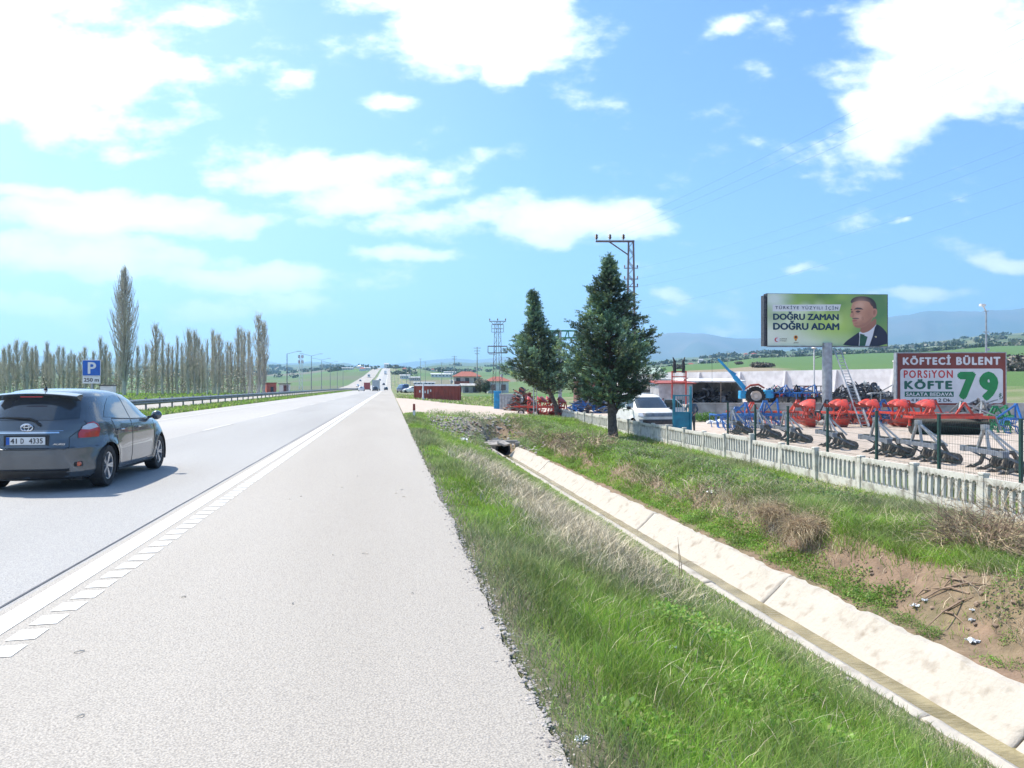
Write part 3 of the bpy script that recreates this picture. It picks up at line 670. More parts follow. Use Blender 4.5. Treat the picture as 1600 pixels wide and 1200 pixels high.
M['twb'] = mat('brown dry twigs', (.30,.21,.15), .9, c2=(.18,.12,.09), sc=6); M['twp'] = mat('pale dry twigs', (.72,.58,.38), .9, c2=(.55,.43,.27), sc=6)
x, yy, z = onG(1540, 870); tangle('dry_bush', 'tangled bare brown bush on the bank at right', (x, yy, z), .75, .7, 900, .005, [M['twb'], M['twp']])
x, yy, z = onG(1590, 860); tangle('dry_bush', 'bare brambles at the right edge below the concrete fence', (x+.2, yy, z), .9, .9, 300, .005, [M['twb'], M['twp']])
x, yy, z = onG(1265, 868); tangle('grass_tussock', 'straw coloured tussock hanging over the earth bank', (x+.25, yy+.3, z+.28), .55, .5, 1500, .0035, [M['twp'], M['twb']], 'tussock', hang=True)
x, yy, z = onG(1210, 830); tangle('grass_tussock', 'smaller dry tussock left of the straw coloured one', (x+.2, yy+.2, z+.2), .6, .45, 900, .0035, [M['twp'], M['twb']], 'tussock', hang=True)
x, yy, z = onG(915, 700); tangle('bramble', 'dry bramble heap on the bank before the fence end', (x, yy, z), 1.2, .6, 260, .010, [M['twb'], M['twp']])
x, yy, z = onG(890, 690); tangle('bramble', 'low bramble left of the larger heap near the small cypress', (x-.8, yy, z), 1.0, .5, 180, .010, [M['twb'], M['twp']])
for k, (u, v, hh, lb) in enumerate([(1062, 905, .55, 'pair of bare upright weed stalks standing at the drain lip')]):
    x, yy, z = onG(u, v); b = MB()
    b.tube([(0,0,0),(-.01,0,.3),(-.03,0,.62)], [.006,.005,.002], 5); b.tube([(.04,0,0),(.02,0,.25),(-.02,.02,.55)], [.006,.005,.002], 5); b.tube([(0,0,.2),(.15,0,.26),(.3,.02,.22)], [.004,.003,.001], 4)
    tag(b.build('weed_stalk', M['twb'], loc=(x, yy, z)), lb, 'weed')
# exposed root and fallen stems on the bank
b = MB(); x, yy, z = onG(1480, 960)
for i in range(9):
    a = random.uniform(-1, 1); p0 = onG(1475+random.uniform(-30,60), 945+random.uniform(-40,20)); p1 = onG(1475+random.uniform(-60,90), 935+random.uniform(-40,60))
    pm = [(p0[k]+p1[k])/2 for k in range(3)]; pm[2] += .05
    b.tube([tuple(p0[k]-(x,yy,z)[k] for k in range(3)), tuple(pm[k]-(x,yy,z)[k] for k in range(3)), tuple(p1[k]-(x,yy,z)[k] for k in range(3))], [.014,.011,.005], 5)
tag(b.build('exposed_root', M['twb'], loc=(x, yy, z)), 'exposed brown roots trailing over the bare earth', 'root')
# ---------------------------------------------------------------- mountains and distant land
def mountains(name, label, tv, d0, d1, m, seed, rough=1.0):
    rows = []
    us = list(range(-700, 2500, 8))
    for t in [0,.12,.25,.4,.55,.7,.82,.92,1.0,1.12,1.4]:
        d = lerp(d0, d1, t); row = []
        for u in us:
            vt = interp(u, tv); zt = ZV(vt, d1)
            p = W(u, d); nn = noise.fractal(Vector((u*.012, t*2.2, seed)), 1.0, 2.1, 5)
            k = (t**.9 if t <= 1 else 1-(t-1)*1.2)
            z = lerp(-60, zt, k) + nn*rough*170*math.sin(min(1, t)*math.pi)**.8 + (noise.fractal(Vector((u*.03, 1, seed)), 1, 2, 4)*22*rough if t > .85 else 0)
            row.append((p.x, p.y, z))
        rows.append(row)
    b = MB(); b.grid(rows); return tag(b.build(name, m, smooth=180), label, 'mountains', kind='structure')
mm = mat('mountain scrub and rock', (.06,.09,.08), .95, c2=(.11,.11,.10), sc=.0012, lo=.4, hi=.6)
mountains('mountains', 'blue mountain range on the right horizon', [(-700,575),(600,574),(760,572),(850,560),(930,540),(1000,527),(1060,519),(1100,521),(1150,530),(1200,526),(1260,520),(1330,506),(1390,495),(1440,488),(1480,485),(1530,487),(1570,484),(1610,480),(1800,470),(2500,465)], 6200, 9500, mm, 3.0)
mountains('mountains', 'faint distant mountains beyond the plain', [(-700,556),(0,553),(60,556),(200,560),(300,558),(400,562),(440,570),(500,566),(550,570),(590,572),(640,566),(700,560),(740,562),(800,557),(860,561),(1000,560),(2500,560)], 9500, 12500, mm, 8.0, .5)
# distant trees and hedges: far-off masses
def tree_mass(name, label, items, cols, leaf):
    P = []
    for (x, y, z, r, hh, n) in items:
        k = RNG.normal(0, 1, (n, 3)); k /= np.linalg.norm(k, axis=1)[:, None]; rr = RNG.uniform(.3, 1, n)[:, None]**.5
        q = k*rr*np.array([r, r, hh*.5])*(1+.25*RNG.normal(0,1,(n,1))*.5); q[:, 0] += x; q[:, 1] += y; q[:, 2] += z+hh*.5
        P.append(np.concatenate([q, np.full((n,1), leaf*r)], 1))
    P = np.concatenate(P); n = len(P); s = P[:, 3:4]*RNG.uniform(.6,1.3,(n,1))
    a = RNG.normal(0,1,(n,3)); a /= np.linalg.norm(a,axis=1)[:,None]; b_ = np.cross(a, RNG.normal(0,1,(n,3))); b_ /= np.linalg.norm(b_,axis=1)[:,None]
    V = np.stack([P[:,:3]-a*s-b_*s*.6, P[:,:3]+a*s-b_*s*.6, P[:,:3]+a*s+b_*s*.6, P[:,:3]-a*s+b_*s*.6],1).reshape(-1,3)
    tag(np_mesh(name, V, (np.arange(n)*4)[:,None]+np.arange(4), None, M['far_tree'], np.repeat(colmix(n, cols, [1]*len(cols)),4,axis=0)), label, 'trees', kind='stuff')
it = []
def put(u, d, r, hh, n=60):
    p = W(u, d); it.append((p.x, p.y, gz(p.x, p.y), r, hh, n))
for i in range(260):
    u = random.uniform(985, 1750); d = random.choice([random.uniform(900,1100), random.uniform(1100,2400)])
    put(u, d, random.uniform(4,14)*d/1200, random.uniform(4,8)*d/1200*.8, 40)
for i in range(240):
    u = random.uniform(-200, 600); d = random.uniform(1100, 3200); put(u, d, random.uniform(6,16)*d/1500, random.uniform(5,8), 30)
for i in range(90):
    u = random.uniform(612, 1000); d = random.uniform(750, 3000); put(u, d, random.uniform(4,12)*d/1200, random.uniform(4,8), 30)
tree_mass('distant_trees', 'far-off hedges and woods across the plain', it, [(.05,.08,.04),(.07,.10,.05),(.09,.10,.07)], .22)
it = []
for u, d, r, hh in [(1060,395,3,2.2),(1185,300,3.2,2.2),(1200,300,2.6,1.8),(1155,420,2.4,1.8),(1560,210,4,4),(1585,205,3,3.2),(1600,215,5,5),(1640,220,5,5)]: put(u, d, r, hh, 500)
tree_mass('scrub', 'bare grey scrub bushes on the brown hillside', it, [(.14,.12,.10),(.10,.09,.075),(.17,.15,.12)], .10)

# ---------------------------------------------------------------- lofted vehicles
def slices(rows, n=64, cap=True, flare=False, dz=None):
    """rows: z, rear y, front y, half width, exponent"""
    b = MB(); rr = []
    if dz:
        o = [rows[0]]
        for r in rows[1:]:
            k = max(1, int(math.ceil((r[0]-o[-1][0])/dz))); p = o[-1]
            for i in range(1, k+1): o.append(tuple(lerp(x, y, i/k) for x, y in zip(p, r)))
        rows = o
    for (z, y0, y1, w, e) in rows:
        P = []; K = n*8 if flare else n
        for k in range(K):
            t = 2*math.pi*k/K; c, s_ = math.cos(t), math.sin(t); e2 = e*.82 if (flare and s_ < 0) else e
            P.append((w*math.copysign(abs(c)**(2/e2), c), (y0+y1)/2 + (y1-y0)/2*math.copysign(abs(s_)**(2/e2), s_)))
        if flare:
            P.append(P[0]); L = [0]
            for p, q in zip(P, P[1:]): L.append(L[-1]+math.hypot(q[0]-p[0], q[1]-p[1]))
            Q = []; j = 0
            for k in range(n):
                tt = L[-1]*k/n
                while L[j+1] < tt: j += 1
                f = (tt-L[j])/max(1e-9, L[j+1]-L[j]); x = lerp(P[j][0], P[j+1][0], f); y = lerp(P[j][1], P[j+1][1], f)
                if abs(x) > .5 and z < .85:
                    for wy_ in (-1.28, 1.32):
                        dd = math.hypot(y-wy_, z-.325); x += math.copysign(.035*math.exp(-((dd-.36)/.10)**2), x)
                Q.append((x, y))
            P = Q
        rr.append([(x, y, z) for x, y in P])
    b.grid(rr, close=True)
    b.f.append(tuple(range(n))[::-1]); b.m.append(0); o = len(b.v)-n; b.f.append(tuple(range(o, o+n))); b.m.append(0)
    return b
def arches(b, cy, cz, r, x0, xi):
    """open round wheel arches in a sliced body; returns the dark liners"""
    lns = []; keep = []; cutv = set(); keepv = set()
    for f in b.f:
        if len(f) > 4: keep.append(f); continue
        c = [sum(b.v[i][k] for i in f)/4 for k in range(3)]
        if abs(c[0]) > x0 and any(math.hypot(c[1]-y, c[2]-cz) < r for y in cy): cutv.update(f)
        else: keep.append(f)
    for f in keep:
        if len(f) == 4: keepv.update(f)
    for i in cutv & keepv:
        x, y, z = b.v[i]; yy = min(cy, key=lambda q: abs(q-y)); d = math.hypot(y-yy, z-cz)
        if z > b.v[0][2]+.01 and d > .05: b.v[i] = (x, yy+(y-yy)*r/d, cz+(z-cz)*r/d)
    b.f = keep; b.m = [0]*len(keep)
    for yy in cy:
        for s in (-1, 1):
            ln = MB(); lns.append(ln); rows = [[(s*x, yy+(r+o)*math.cos(a), cz+(r+o)*math.sin(a)) for a in [R(-25+230*k/30) for k in range(31)]] for x, o in ((abs(xi[1]), .004), (xi[0], .0))]
            ln.grid(rows); ln.grid([[(s*xi[0], yy+(r)*q*math.cos(a), cz+(r)*q*math.sin(a)) for a in [R(-25+230*k/30) for k in range(31)]] for q in (1, .02)])
    return lns
def refine(rows, k=4):
    out = []
    R_ = [rows[0]]+rows+[rows[-1]]
    for i in range(1, len(R_)-2):
        p0, p1, p2, p3 = R_[i-1:i+3]
        for s in range(k):
            t = s/k; out.append(tuple(.5*((2*b_)+(-a+c)*t+(2*a-5*b_+4*c-d)*t*t+(-a+3*b_-3*c+d)*t**3) for a, b_, c, d in zip(p0,p1,p2,p3)))
    out.append(rows[-1]); out.sort(key=lambda r: r[0]); return out
def bvh_of(b): return BVHTree.FromPolygons([Vector(v) for v in b.v], b.f)
def decal(outline, axis, bvh, off=.004, step=.05):
    """outline: 2D; axis 'R' (seen from +X: y,z), 'L', 'B' (from behind: x,z), 'F', 'T' (x,y)"""
    bm = bmesh.new(); vs = [bm.verts.new((p[0], p[1], 0)) for p in outline]; bm.faces.new(vs)
    for k in range(5):
        ed = [e for e in bm.edges if e.calc_length() > step]
        if not ed: break
        bmesh.ops.triangulate(bm, faces=bm.faces[:]); ed = [e for e in bm.edges if e.calc_length() > step]
        bmesh.ops.subdivide_edges(bm, edges=ed, cuts=1)
    bmesh.ops.triangulate(bm, faces=bm.faces[:])
    bm.verts.ensure_lookup_table(); out = []
    for v in bm.verts:
        a, c = v.co.x, v.co.y
        o, d = {'R': (Vector((5,a,c)), Vector((-1,0,0))), 'L': (Vector((-5,a,c)), Vector((1,0,0))), 'B': (Vector((a,-9,c)), Vector((0,1,0))), 'F': (Vector((a,9,c)), Vector((0,-1,0))), 'T': (Vector((a,c,9)), Vector((0,0,-1)))}[axis]
        h, nrm, i, dist = bvh.ray_cast(o, d)
        if h is None: h, nrm, i, dist = bvh.find_nearest(o+d*4)
        if nrm.dot(d) > 0: nrm = -nrm
        out.append(h+nrm*off)
    b = MB(); b.add(out, [tuple(v.index for v in f.verts) for f in bm.faces]); bm.free(); return b
def seam(b, pts, axis, bvh, r=.005):
    P = []
    for p, q in zip(pts, pts[1:]):
        for k in range(8): P.append((lerp(p[0], q[0], k/8), lerp(p[1], q[1], k/8)))
    P.append(pts[-1]); out = []
    for a, c in P:
        o, d = {'R': (Vector((5,a,c)), Vector((-1,0,0))), 'L': (Vector((-5,a,c)), Vector((1,0,0))), 'B': (Vector((a,-9,c)), Vector((0,1,0)))}[axis]
        h = bvh.ray_cast(o, d)[0]
        if h: out.append(h)
    if len(out) > 1: b.tube(out, r, 4, cap=False)
def rnd(poly, it=2):
    for _ in range(it):
        q = []
        for i in range(len(poly)):
            a, c = poly[i], poly[(i+1) % len(poly)]
            q += [(a[0]*.8+c[0]*.2, a[1]*.8+c[1]*.2), (a[0]*.2+c[0]*.8, a[1]*.2+c[1]*.8)]
        poly = q
    return poly
M['carp'] = mat('dark blue grey metallic paint', (.105,.12,.135), .26, .45, c2=(.09,.105,.12), sc=4, coat=1)
M['chrome'] = mat('chrome', (.75,.76,.78), .12, 1, c2=(.7,.7,.72), sc=5)
M['tail'] = mat('red lamp lens', (.50,.012,.02), .15, c2=(.38,.01,.02), sc=9, coat=1)
M['clear'] = mat('clear lamp lens', (.62,.60,.63), .12, .3, c2=(.5,.48,.52), sc=14, coat=1)
M['rim'] = mat('silver alloy', (.50,.52,.55), .3, .8, c2=(.42,.44,.47), sc=6)
M['plate'] = mat('number plate white', (.72,.73,.72), .5, c2=(.66,.67,.67), sc=9)
M['ink'] = mat('black lettering', (.02,.02,.025), .6, c2=(.03,.03,.03), sc=8)
M['pblue'] = mat('sign blue', (.01,.12,.50), .45, c2=(.015,.10,.42), sc=5)
M['orange'] = mat('orange reflector', (.75,.12,.03), .25, c2=(.6,.08,.02), sc=9, coat=1)
def text_mesh(s, w, h, bold=0.0, ext=.003, spacing=1.0, keep=False, shear=0):
    cu = bpy.data.curves.new('t', 'FONT'); cu.body = s; cu.size = 1; cu.offset = 0; cu.extrude = .01; cu.resolution_u = 3; cu.space_character = spacing; cu.shear = shear
    o = bpy.data.objects.new('t', cu); COL.objects.link(o); bpy.context.view_layer.update()
    me = bpy.data.meshes.new_from_object(o.evaluated_get(bpy.context.evaluated_depsgraph_get()))
    bpy.data.objects.remove(o); bpy.data.curves.remove(cu)
    if bold > .004:
        bm = bmesh.new(); bd2 = bold*.8
        for k, (dx, dy) in enumerate([(0,0),(bd2,0),(-bd2,0),(0,bd2*.8),(0,-bd2*.8),(bd2*.6,bd2*.5),(-bd2*.6,-bd2*.5),(bd2*.6,-bd2*.5),(-bd2*.6,bd2*.5)]):
            m3 = me.copy(); m3.transform(Matrix.Translation((dx, dy, -.0012*k))); bm.from_mesh(m3); bpy.data.meshes.remove(m3)
        bm.to_mesh(me); bm.free()
    xs = [v.co.x for v in me.vertices]; ys = [v.co.y for v in me.vertices]
    x0, x1, y0, y1 = min(xs), max(xs), min(ys), max(ys)
    sy = h/(y1-y0); sx = w/(x1-x0) if w else sy
    for v in me.vertices: v.co = Vector(((v.co.x-x0)*sx, (v.co.y-y0)*sy, (v.co.z+.02)/.03*ext))
    return me
def text(name, s, loc, w, h, m, parent, facing='front', bold=0.0, ext=.004, spacing=1.0, kx=0, shear=0):
    """text in the parent's xz plane reading from -Y; loc = lower left corner"""
    me = text_mesh(s, w, h, bold, ext, spacing, shear=shear); me.materials.append(m)
    me.transform(Matrix.Rotation(R(90), 4, 'X')); me.transform(Matrix.Translation(loc))
    o = bpy.data.objects.new(name, me); COL.objects.link(o); o.parent = parent; return o
def wheel(parent, x, y, r, w, side, spokes=5, name='wheel'):
    T = Matrix.Translation((x, y, r)) @ Matrix.Rotation(R(90)*side, 4, 'Y')
    t = MB(); t.lathe([(r*.66,-w/2),(r*.93,-w/2),(r*.985,-w*.42),(r,-w*.25),(r,w*.25),(r*.985,w*.42),(r*.93,w/2),(r*.68,w/2-.004),(r*.66,w*.3),(r*.62,-w*.3),(r*.66,-w/2)], 32, T)
    wo_ = t.build(name, M['rubber'], parent, smooth=True)
    b = MB(); b.lathe([(r*.66,-w*.4),(r*.655,w*.42),(r*.60,w*.40),(r*.58,w*.05),(r*.1,w*.02)], 32, T)
    b.lathe([(0,w*.36),(r*.13,w*.34),(r*.15,w*.15)], 14, T)
    for k in range(spokes):
        a = 2*math.pi*k/spokes+.3
        for da in (-.13, .13):
            p = T @ Vector((math.cos(a)*r*.08, math.sin(a)*r*.08, w*.27)); q = T @ Vector((math.cos(a+da)*r*.62, math.sin(a+da)*r*.62, w*.36)); b.bar(p, q, r*.10, w*.16)
    b.build('rim', M['rim'], wo_, smooth=True)
    bk = MB(); bk.lathe([(0,w*.0),(r*.585,w*.03)], 24, T); bk.build('brake_disc', M['dark'], wo_)
    return wo_
def boolean_cut(o, cutters):
    for c in cutters:
        m_ = o.modifiers.new('b', 'BOOLEAN'); m_.operation = 'DIFFERENCE'; m_.solver = 'EXACT'; m_.object = c
    bpy.context.view_layer.update()
    me = bpy.data.meshes.new_from_object(o.evaluated_get(bpy.context.evaluated_depsgraph_get()))
    o.modifiers.clear(); o.data = me
    for c in cutters: bpy.data.objects.remove(c)
# ---- the grey hatchback
CY, CX = 14.12, -5.17
car = thing('hatchback_car', 'dark grey hatchback car driving in the right lane, seen from behind', 'car', (CX, CY, 0), R(-.3))
rows = [(.17,-1.90,1.92,.74,5),(.22,-2.03,2.02,.815,5),(.30,-2.085,2.07,.85,5),(.42,-2.11,2.10,.868,4.6),(.55,-2.125,2.11,.878,4.4),(.645,-2.125,2.10,.882,4.4),(.665,-2.085,2.09,.882,4.4),(.78,-2.065,2.00,.882,4.2),(.88,-2.05,1.84,.876,4.2),(.95,-2.035,1.60,.862,4.2),
        (1.00,-2.02,1.22,.842,4.2),(1.04,-2.005,1.08,.822,4.2),(1.12,-1.955,.93,.785,4.2),(1.22,-1.885,.74,.742,4.2),(1.32,-1.81,.52,.695,4.2),(1.40,-1.745,.30,.65,4.0),(1.45,-1.69,.10,.60,3.6),(1.48,-1.60,-.08,.54,3.2),(1.50,-1.46,-.25,.46,3),(1.515,-1.25,-.45,.30,2.6),(1.520,-1.0,-.65,.12,2.4)]
bd = slices(rows, 300, flare=True, dz=.022); bv = bvh_of(bd)
ln_ = arches(bd, (-1.28, 1.32), .325, .362, .55, (.58, .865))
body = bd.build('body', [M['carp'], M['black']], car)
for p in body.data.polygons: p.use_smooth = True
body.data.set_sharp_from_angle(angle=R(28))
for q_ in ln_: q_.build('wheel_arch_liner', M['black'], car, smooth=True)
for yy in (-1.28, 1.32):
    for sx in (-1, 1): wheel(car, sx*.752, yy, .322, .205, sx, 5)
def sideglass(nm, poly, side, m=M['glass'], off=.004):
    decal(poly, side, bv, off, .06).build(nm, m, car, smooth=True)
for sd in ('R', 'L'):
    sideglass('side_window', rnd([(-1.02,1.06),(-.98,1.13),(-.80,1.29),(-.62,1.385),(-.30,1.415),(-.10,1.42),(-.04,1.02),(-.60,1.035)], sd, ) if False else [(-1.30,1.075),(-1.22,1.16),(-1.05,1.28),(-.86,1.365),(-.62,1.405),(-.40,1.42),(-.33,1.02),(-.8,1.04)], sd)
    sideglass('side_window', [(-.27,1.015),(-.33,1.42),(.0,1.41),(.30,1.34),(.55,1.22),(.74,1.10),(.80,1.0)], sd)
    sideglass('quarter_window', [(.84,.995),(.80,1.07),(.92,.99)], sd)
    sm = MB()
    seam(sm, [(-.30,1.0),(-.28,.7),(-.26,.30)], sd, bv); seam(sm, [(-1.10,1.03),(-.98,.78),(-.95,.62),(-.86,.42),(-.86,.30),(.0,.28),(.86,.30),(.93,.55),(.90,.98)], sd, bv)
    seam(sm, [(-1.06,1.045),(-.6,1.02),(.0,.995),(.93,.98)], sd, bv, .009)
    sm.build('door_seam', M['black'], car)
    s = 1 if sd == 'R' else -1
    for yy in (-.85, -.02):
        hd = MB(); hd.tube([(s*.865,yy-.10,.86),(s*.905,yy-.07,.865),(s*.905,yy+.07,.865),(s*.865,yy+.10,.86)], .014, 6); hd.build('door_handle', M['carp'], car, smooth=True)
    mb = MB(); T = Matrix.Translation((s*1.0, .78, 1.02)) @ Matrix.Scale(1, 4)
    mr_ = []
    for k in range(9):
        t = k/8; rr_ = math.sin(t*math.pi)**.5 if 0 < t < 1 else .05
        mr_.append([( s*(.86+.19*t), .78+.10*math.cos(a)*rr_*.8, 1.03+.085*math.sin(a)*rr_) for a in [2*math.pi*j/14 for j in range(14)]])
    mb.grid(mr_, close=True); mb.bar((s*.80,.80,.99),(s*.93,.79,1.01),.05,.04)
    mb.build('wing_mirror', M['carp'], car, smooth=True)
    sk = MB(); seam(sk, [(-.85,.24),(.88,.24)], sd, bv, .02); sk.build('sill', M['black'], car)
    decal([(1.62,.66),(1.66,.80),(1.95,.78),(2.02,.66)], sd, bv, .004).build('headlight', M['clear'], car, smooth=True)
    # tail lamp wraps round the corner
xz = [(.62,.79),(.615,.86),(.645,.93),(.69,1.0),(.73,1.02),(.765,.985),(.785,.90),(.78,.79)]
for s in (1, -1):
    pl = [(s*a, c) for a, c in xz]; lamp = decal(pl, 'B', bv, .012, .03).build('tail_light', M['tail'], car, smooth=True)
    decal([(s*a, c) for a, c in [(.64,.915),(.65,.955),(.69,.992),(.735,1.0),(.755,.97),(.77,.935),(.71,.905)]], 'B', bv, .017, .03).build('clear_lens', M['clear'], lamp, smooth=True)
    pass
    hx = bv.ray_cast(Vector((s*.645,-9,.41)), Vector((0,1,0)))[0]; decal([(s*.60,.375),(s*.60,.44),(s*.675,.445),(s*.68,.37)], 'B', bv, .006, .05).build('lamp_recess', M['black'], car, smooth=True)
    rb = MB(); rb.lathe([(0,.03),(.03,.028),(.036,.0)], 16, Matrix.Translation((s*.645, hx.y+.0, .41)) @ Matrix.Rotation(R(90), 4, 'X')); rb.build('reflector', M['orange'], car, smooth=True)
rw = [(-.61,1.075),(-.59,1.20),(-.545,1.375),(.545,1.375),(.59,1.20),(.61,1.075),(.35,1.055),(-.35,1.055)]
decal(rw, 'B', bv, .006, .06).build('rear_window', M['glass'], car, smooth=True)
decal([(-.66,1.02),(-.56,1.36),(.56,1.36),(.66,1.02)], 'F', bv, .004, .08).build('windshield', M['glass'], car, smooth=True)
sp = MB(); rws = []
for t in [i/12 for i in range(13)]:
    x = lerp(-.60, .60, t); e = 1-abs(2*t-1)**6; zc = 1.405+.045*(1-(2*t-1)**2)
    rws.append([(x,-1.62,zc+.03),(x,-1.75,zc+.022),(x,-1.86-.03*e,zc),(x,-1.862-.03*e,zc-.010),(x,-1.79,zc-.045),(x,-1.70,zc-.075)])
sp.grid(rws, close=True); sp.f.append((0,1,2,3,4,5)); sp.m.append(0); k_ = len(sp.v)-6; sp.f.append(tuple(range(k_, k_+6))); sp.m.append(0)
spo = sp.build('spoiler', M['carp'], car, smooth=True)
b = MB(); b.box((0,-1.905,1.40+.0), (.30,.012,.014)); b.build('brake_light', M['tail'], spo)
sm = MB(); seam(sm, [(-.66,1.04),(-.70,.98),(-.53,.80),(-.54,.66),(-.50,.635),(.50,.635),(.54,.66),(.53,.80),(.70,.98),(.66,1.04)], 'B', bv, .006); sm.build('tailgate_seam', M['black'], car)
sm = MB(); seam(sm, [(-.80,.655),(.80,.655)], 'B', bv, .005); seam(sm, [(-.55,.34),(.55,.34)], 'B', bv, .02); sm.build('bumper_seam', M['black'], car)
b = decal([(-.52,.20),(-.55,.325),(.55,.325),(.52,.20)], 'B', bv, .006, .08); b.build('bumper_insert', M['black'], car, smooth=True)
cb = decal([(-.42,.868),(-.41,.888),(.41,.888),(.42,.868)], 'B', bv, .02, .1); cb.build('chrome_strip', M['chrome'], car, smooth=True)
cb = decal([(-.46,.900),(-.46,.905),(.46,.905),(.46,.900)], 'B', bv, .014, .1); cb.build('chrome_edge', M['chrome'], car, smooth=True)
pl = MB(); pl.box((0,-2.085,.765), (.52,.012,.112)); plo = pl.build('number_plate', M['plate'], car, bevel=.004)
b = MB(); b.box((-.235,-2.093,.765), (.045,.004,.108)); b.build('blue_band', M['pblue'], plo)
for s_, x0, w_ in (('41',-.20,.085),('D',-.065,.042),('4335',.045,.185)): text('lettering', s_, (x0,-2.0925,.728), w_, .075, M['ink'], plo, bold=.02, ext=.002)
b = MB(); b.box((0,-2.055,.765), (.60,.03,.16)); b.build('plate_recess', M['black'], car)
# badge: three ellipses
def ell(b, cx, cz, rx, rz, t, y, n=28): b.tube([(cx+rx*math.cos(2*math.pi*k/n), y, cz+rz*math.sin(2*math.pi*k/n)) for k in range(n+1)], t, 6, cap=False)
b = MB(); y_ = -2.055; cz = .957; ell(b, 0, cz, .078, .052, .009, y_); ell(b, 0, cz, .030, .048, .007, y_-.004); ell(b, 0, cz+.022, .055, .02, .007, y_-.004)
b.build('badge', M['chrome'], car, smooth=True)
text('lettering', 'AURIS', (.36,-2.083,.70), .17, .028, M['chrome'], car, bold=.01, shear=.3)
wp = MB(); hb = lambda x, z, o: (x, bv.ray_cast(Vector((x,-9,z)), Vector((0,1,0)))[0].y-o, z); wp.tube([hb(.17,.99,.03), hb(.13,1.04,.05), hb(.03,1.085,.045), hb(-.25,1.10,.03), hb(-.42,1.095,.02)], [.022,.02,.016,.011,.006], 6)
wp.tube([hb(-.55,1.09,.015), hb(-.3,1.092,.015), hb(-.1,1.09,.015)], .008, 4); wp.build('rear_wiper', M['black'], car, smooth=True)
an = MB(); an.tube([(0,-1.45,1.495),(0,-1.43,1.54)], [.03,.015], 8); an.tube([(0,-1.43,1.54),(0,-1.56,1.72)], [.006,.003], 5); an.build('antenna', M['black'], car)
ex = MB(); ex.tube([(-.5,-1.9,.25),(-.5,-2.07,.23)], .03, 10); ex.build('exhaust_pipe', M['chrome'], car)
us = MB(); us.box((0,0,.19), (1.3,3.6,.06)); us.build('underbody', M['black'], car)

# ---- white van
VD = 40.0; vp = W(1003, 41.5); van = thing('white_van', 'white passenger van parked behind the concrete fence with its driver door open', 'van', (vp.x-.12, vp.y, -.8), R(180+4))
# +Y is the van's front
vr_ = [(.28,-2.3,2.35,.86,6),(.36,-2.4,2.45,.92,6),(.60,-2.43,2.47,.945,6),(.85,-2.43,2.44,.95,6),(1.0,-2.42,2.36,.95,6),(1.10,-2.41,2.18,.95,6),(1.17,-2.40,1.90,.945,6),(1.22,-2.40,1.72,.93,6),(1.40,-2.38,1.50,.90,6),(1.60,-2.36,1.24,.86,6),(1.78,-2.32,.98,.81,6),(1.86,-2.26,.80,.76,5),(1.91,-2.1,.6,.66,4),(1.935,-1.6,.2,.3,3)]
vb = slices(vr_, 260, flare=True, dz=.04); vv_ = bvh_of(vb); ln_ = arches(vb, (-1.45, 1.47), .34, .38, .6, (.6, .93))
van.scale = (1.08,1.08,1.0); vbo = vb.build('body', [M['white'], M['black']], van, smooth=True); [q_.build('wheel_arch_liner', M['black'], van) for q_ in ln_]
for yy in (-1.45, 1.47):
    for sx in (-1, 1): wheel(van, sx*.83, yy, .33, .21, sx, 6)
decal([(-.80,1.215),(-.72,1.76),(.72,1.76),(.80,1.215)], 'F', vv_, .006, .12).build('windshield', M['glass'], van, smooth=True)
decal([(-.70,.80),(-.68,.98),(.68,.98),(.70,.80)], 'F', vv_, .008, .12).build('grille', M['galvd'], van, smooth=True)
for s in (-1, 1): decal([(s*.70,.80),(s*.70,.99),(s*.88,1.0),(s*.90,.80)], 'F', vv_, .014, .08).build('headlight', M['clear'], van, smooth=True)
decal([(-.86,.42),(-.88,.66),(.88,.66),(.86,.42)], 'F', vv_, .02, .12).build('front_bumper', M['dark'], van, smooth=True)
for sd in 'RL':
    for pg in ([(1.30,1.22),(1.05,1.68),(.52,1.70),(.50,1.20)], [(.38,1.20),(.38,1.72),(-.75,1.73),(-.75,1.20)], [(-.87,1.20),(-.87,1.73),(-2.1,1.70),(-2.15,1.20)]):
        decal(pg, sd, vv_, .006, .12).build('side_window', M['glass'], van, smooth=True)
    s = 1 if sd == 'R' else -1
    b = MB(); b.box((s*1.12,1.35,1.22), (.20,.09,.17)); b.bar((s*.93,1.38,1.16),(s*1.08,1.36,1.17),.05); b.build('wing_mirror', M['black'], van, bevel=.03)
b = MB()
for s in (-1, 1): b.bar((s*.60,-1.9,1.96),(s*.60,.2,1.97),.04)
for yy in (-1.6,-.6,.1): b.bar((-.6,yy,1.955),(.6,yy,1.955),.03)
b.build('roof_rails', M['galv'], van)
dr = MB(); dr.box((0,0,-.35), (.07,1.05,.85), m=0)
dr.bar((0,-.5,.07),(0,-.42,.50),.05,.05); dr.bar((0,-.42,.50),(0,.15,.50),.05,.05); dr.bar((0,.15,.50),(0,.52,.08),.05,.05); dr.box((0,-.0,.27), (.015,.85,.42), m=1)
do = dr.build('open_door', [M['white'], M['glass']], van); do.location = (-1.32, 1.02, 1.15); do.rotation_euler = (0,0,R(62)); do['label'] = 'front door standing open'

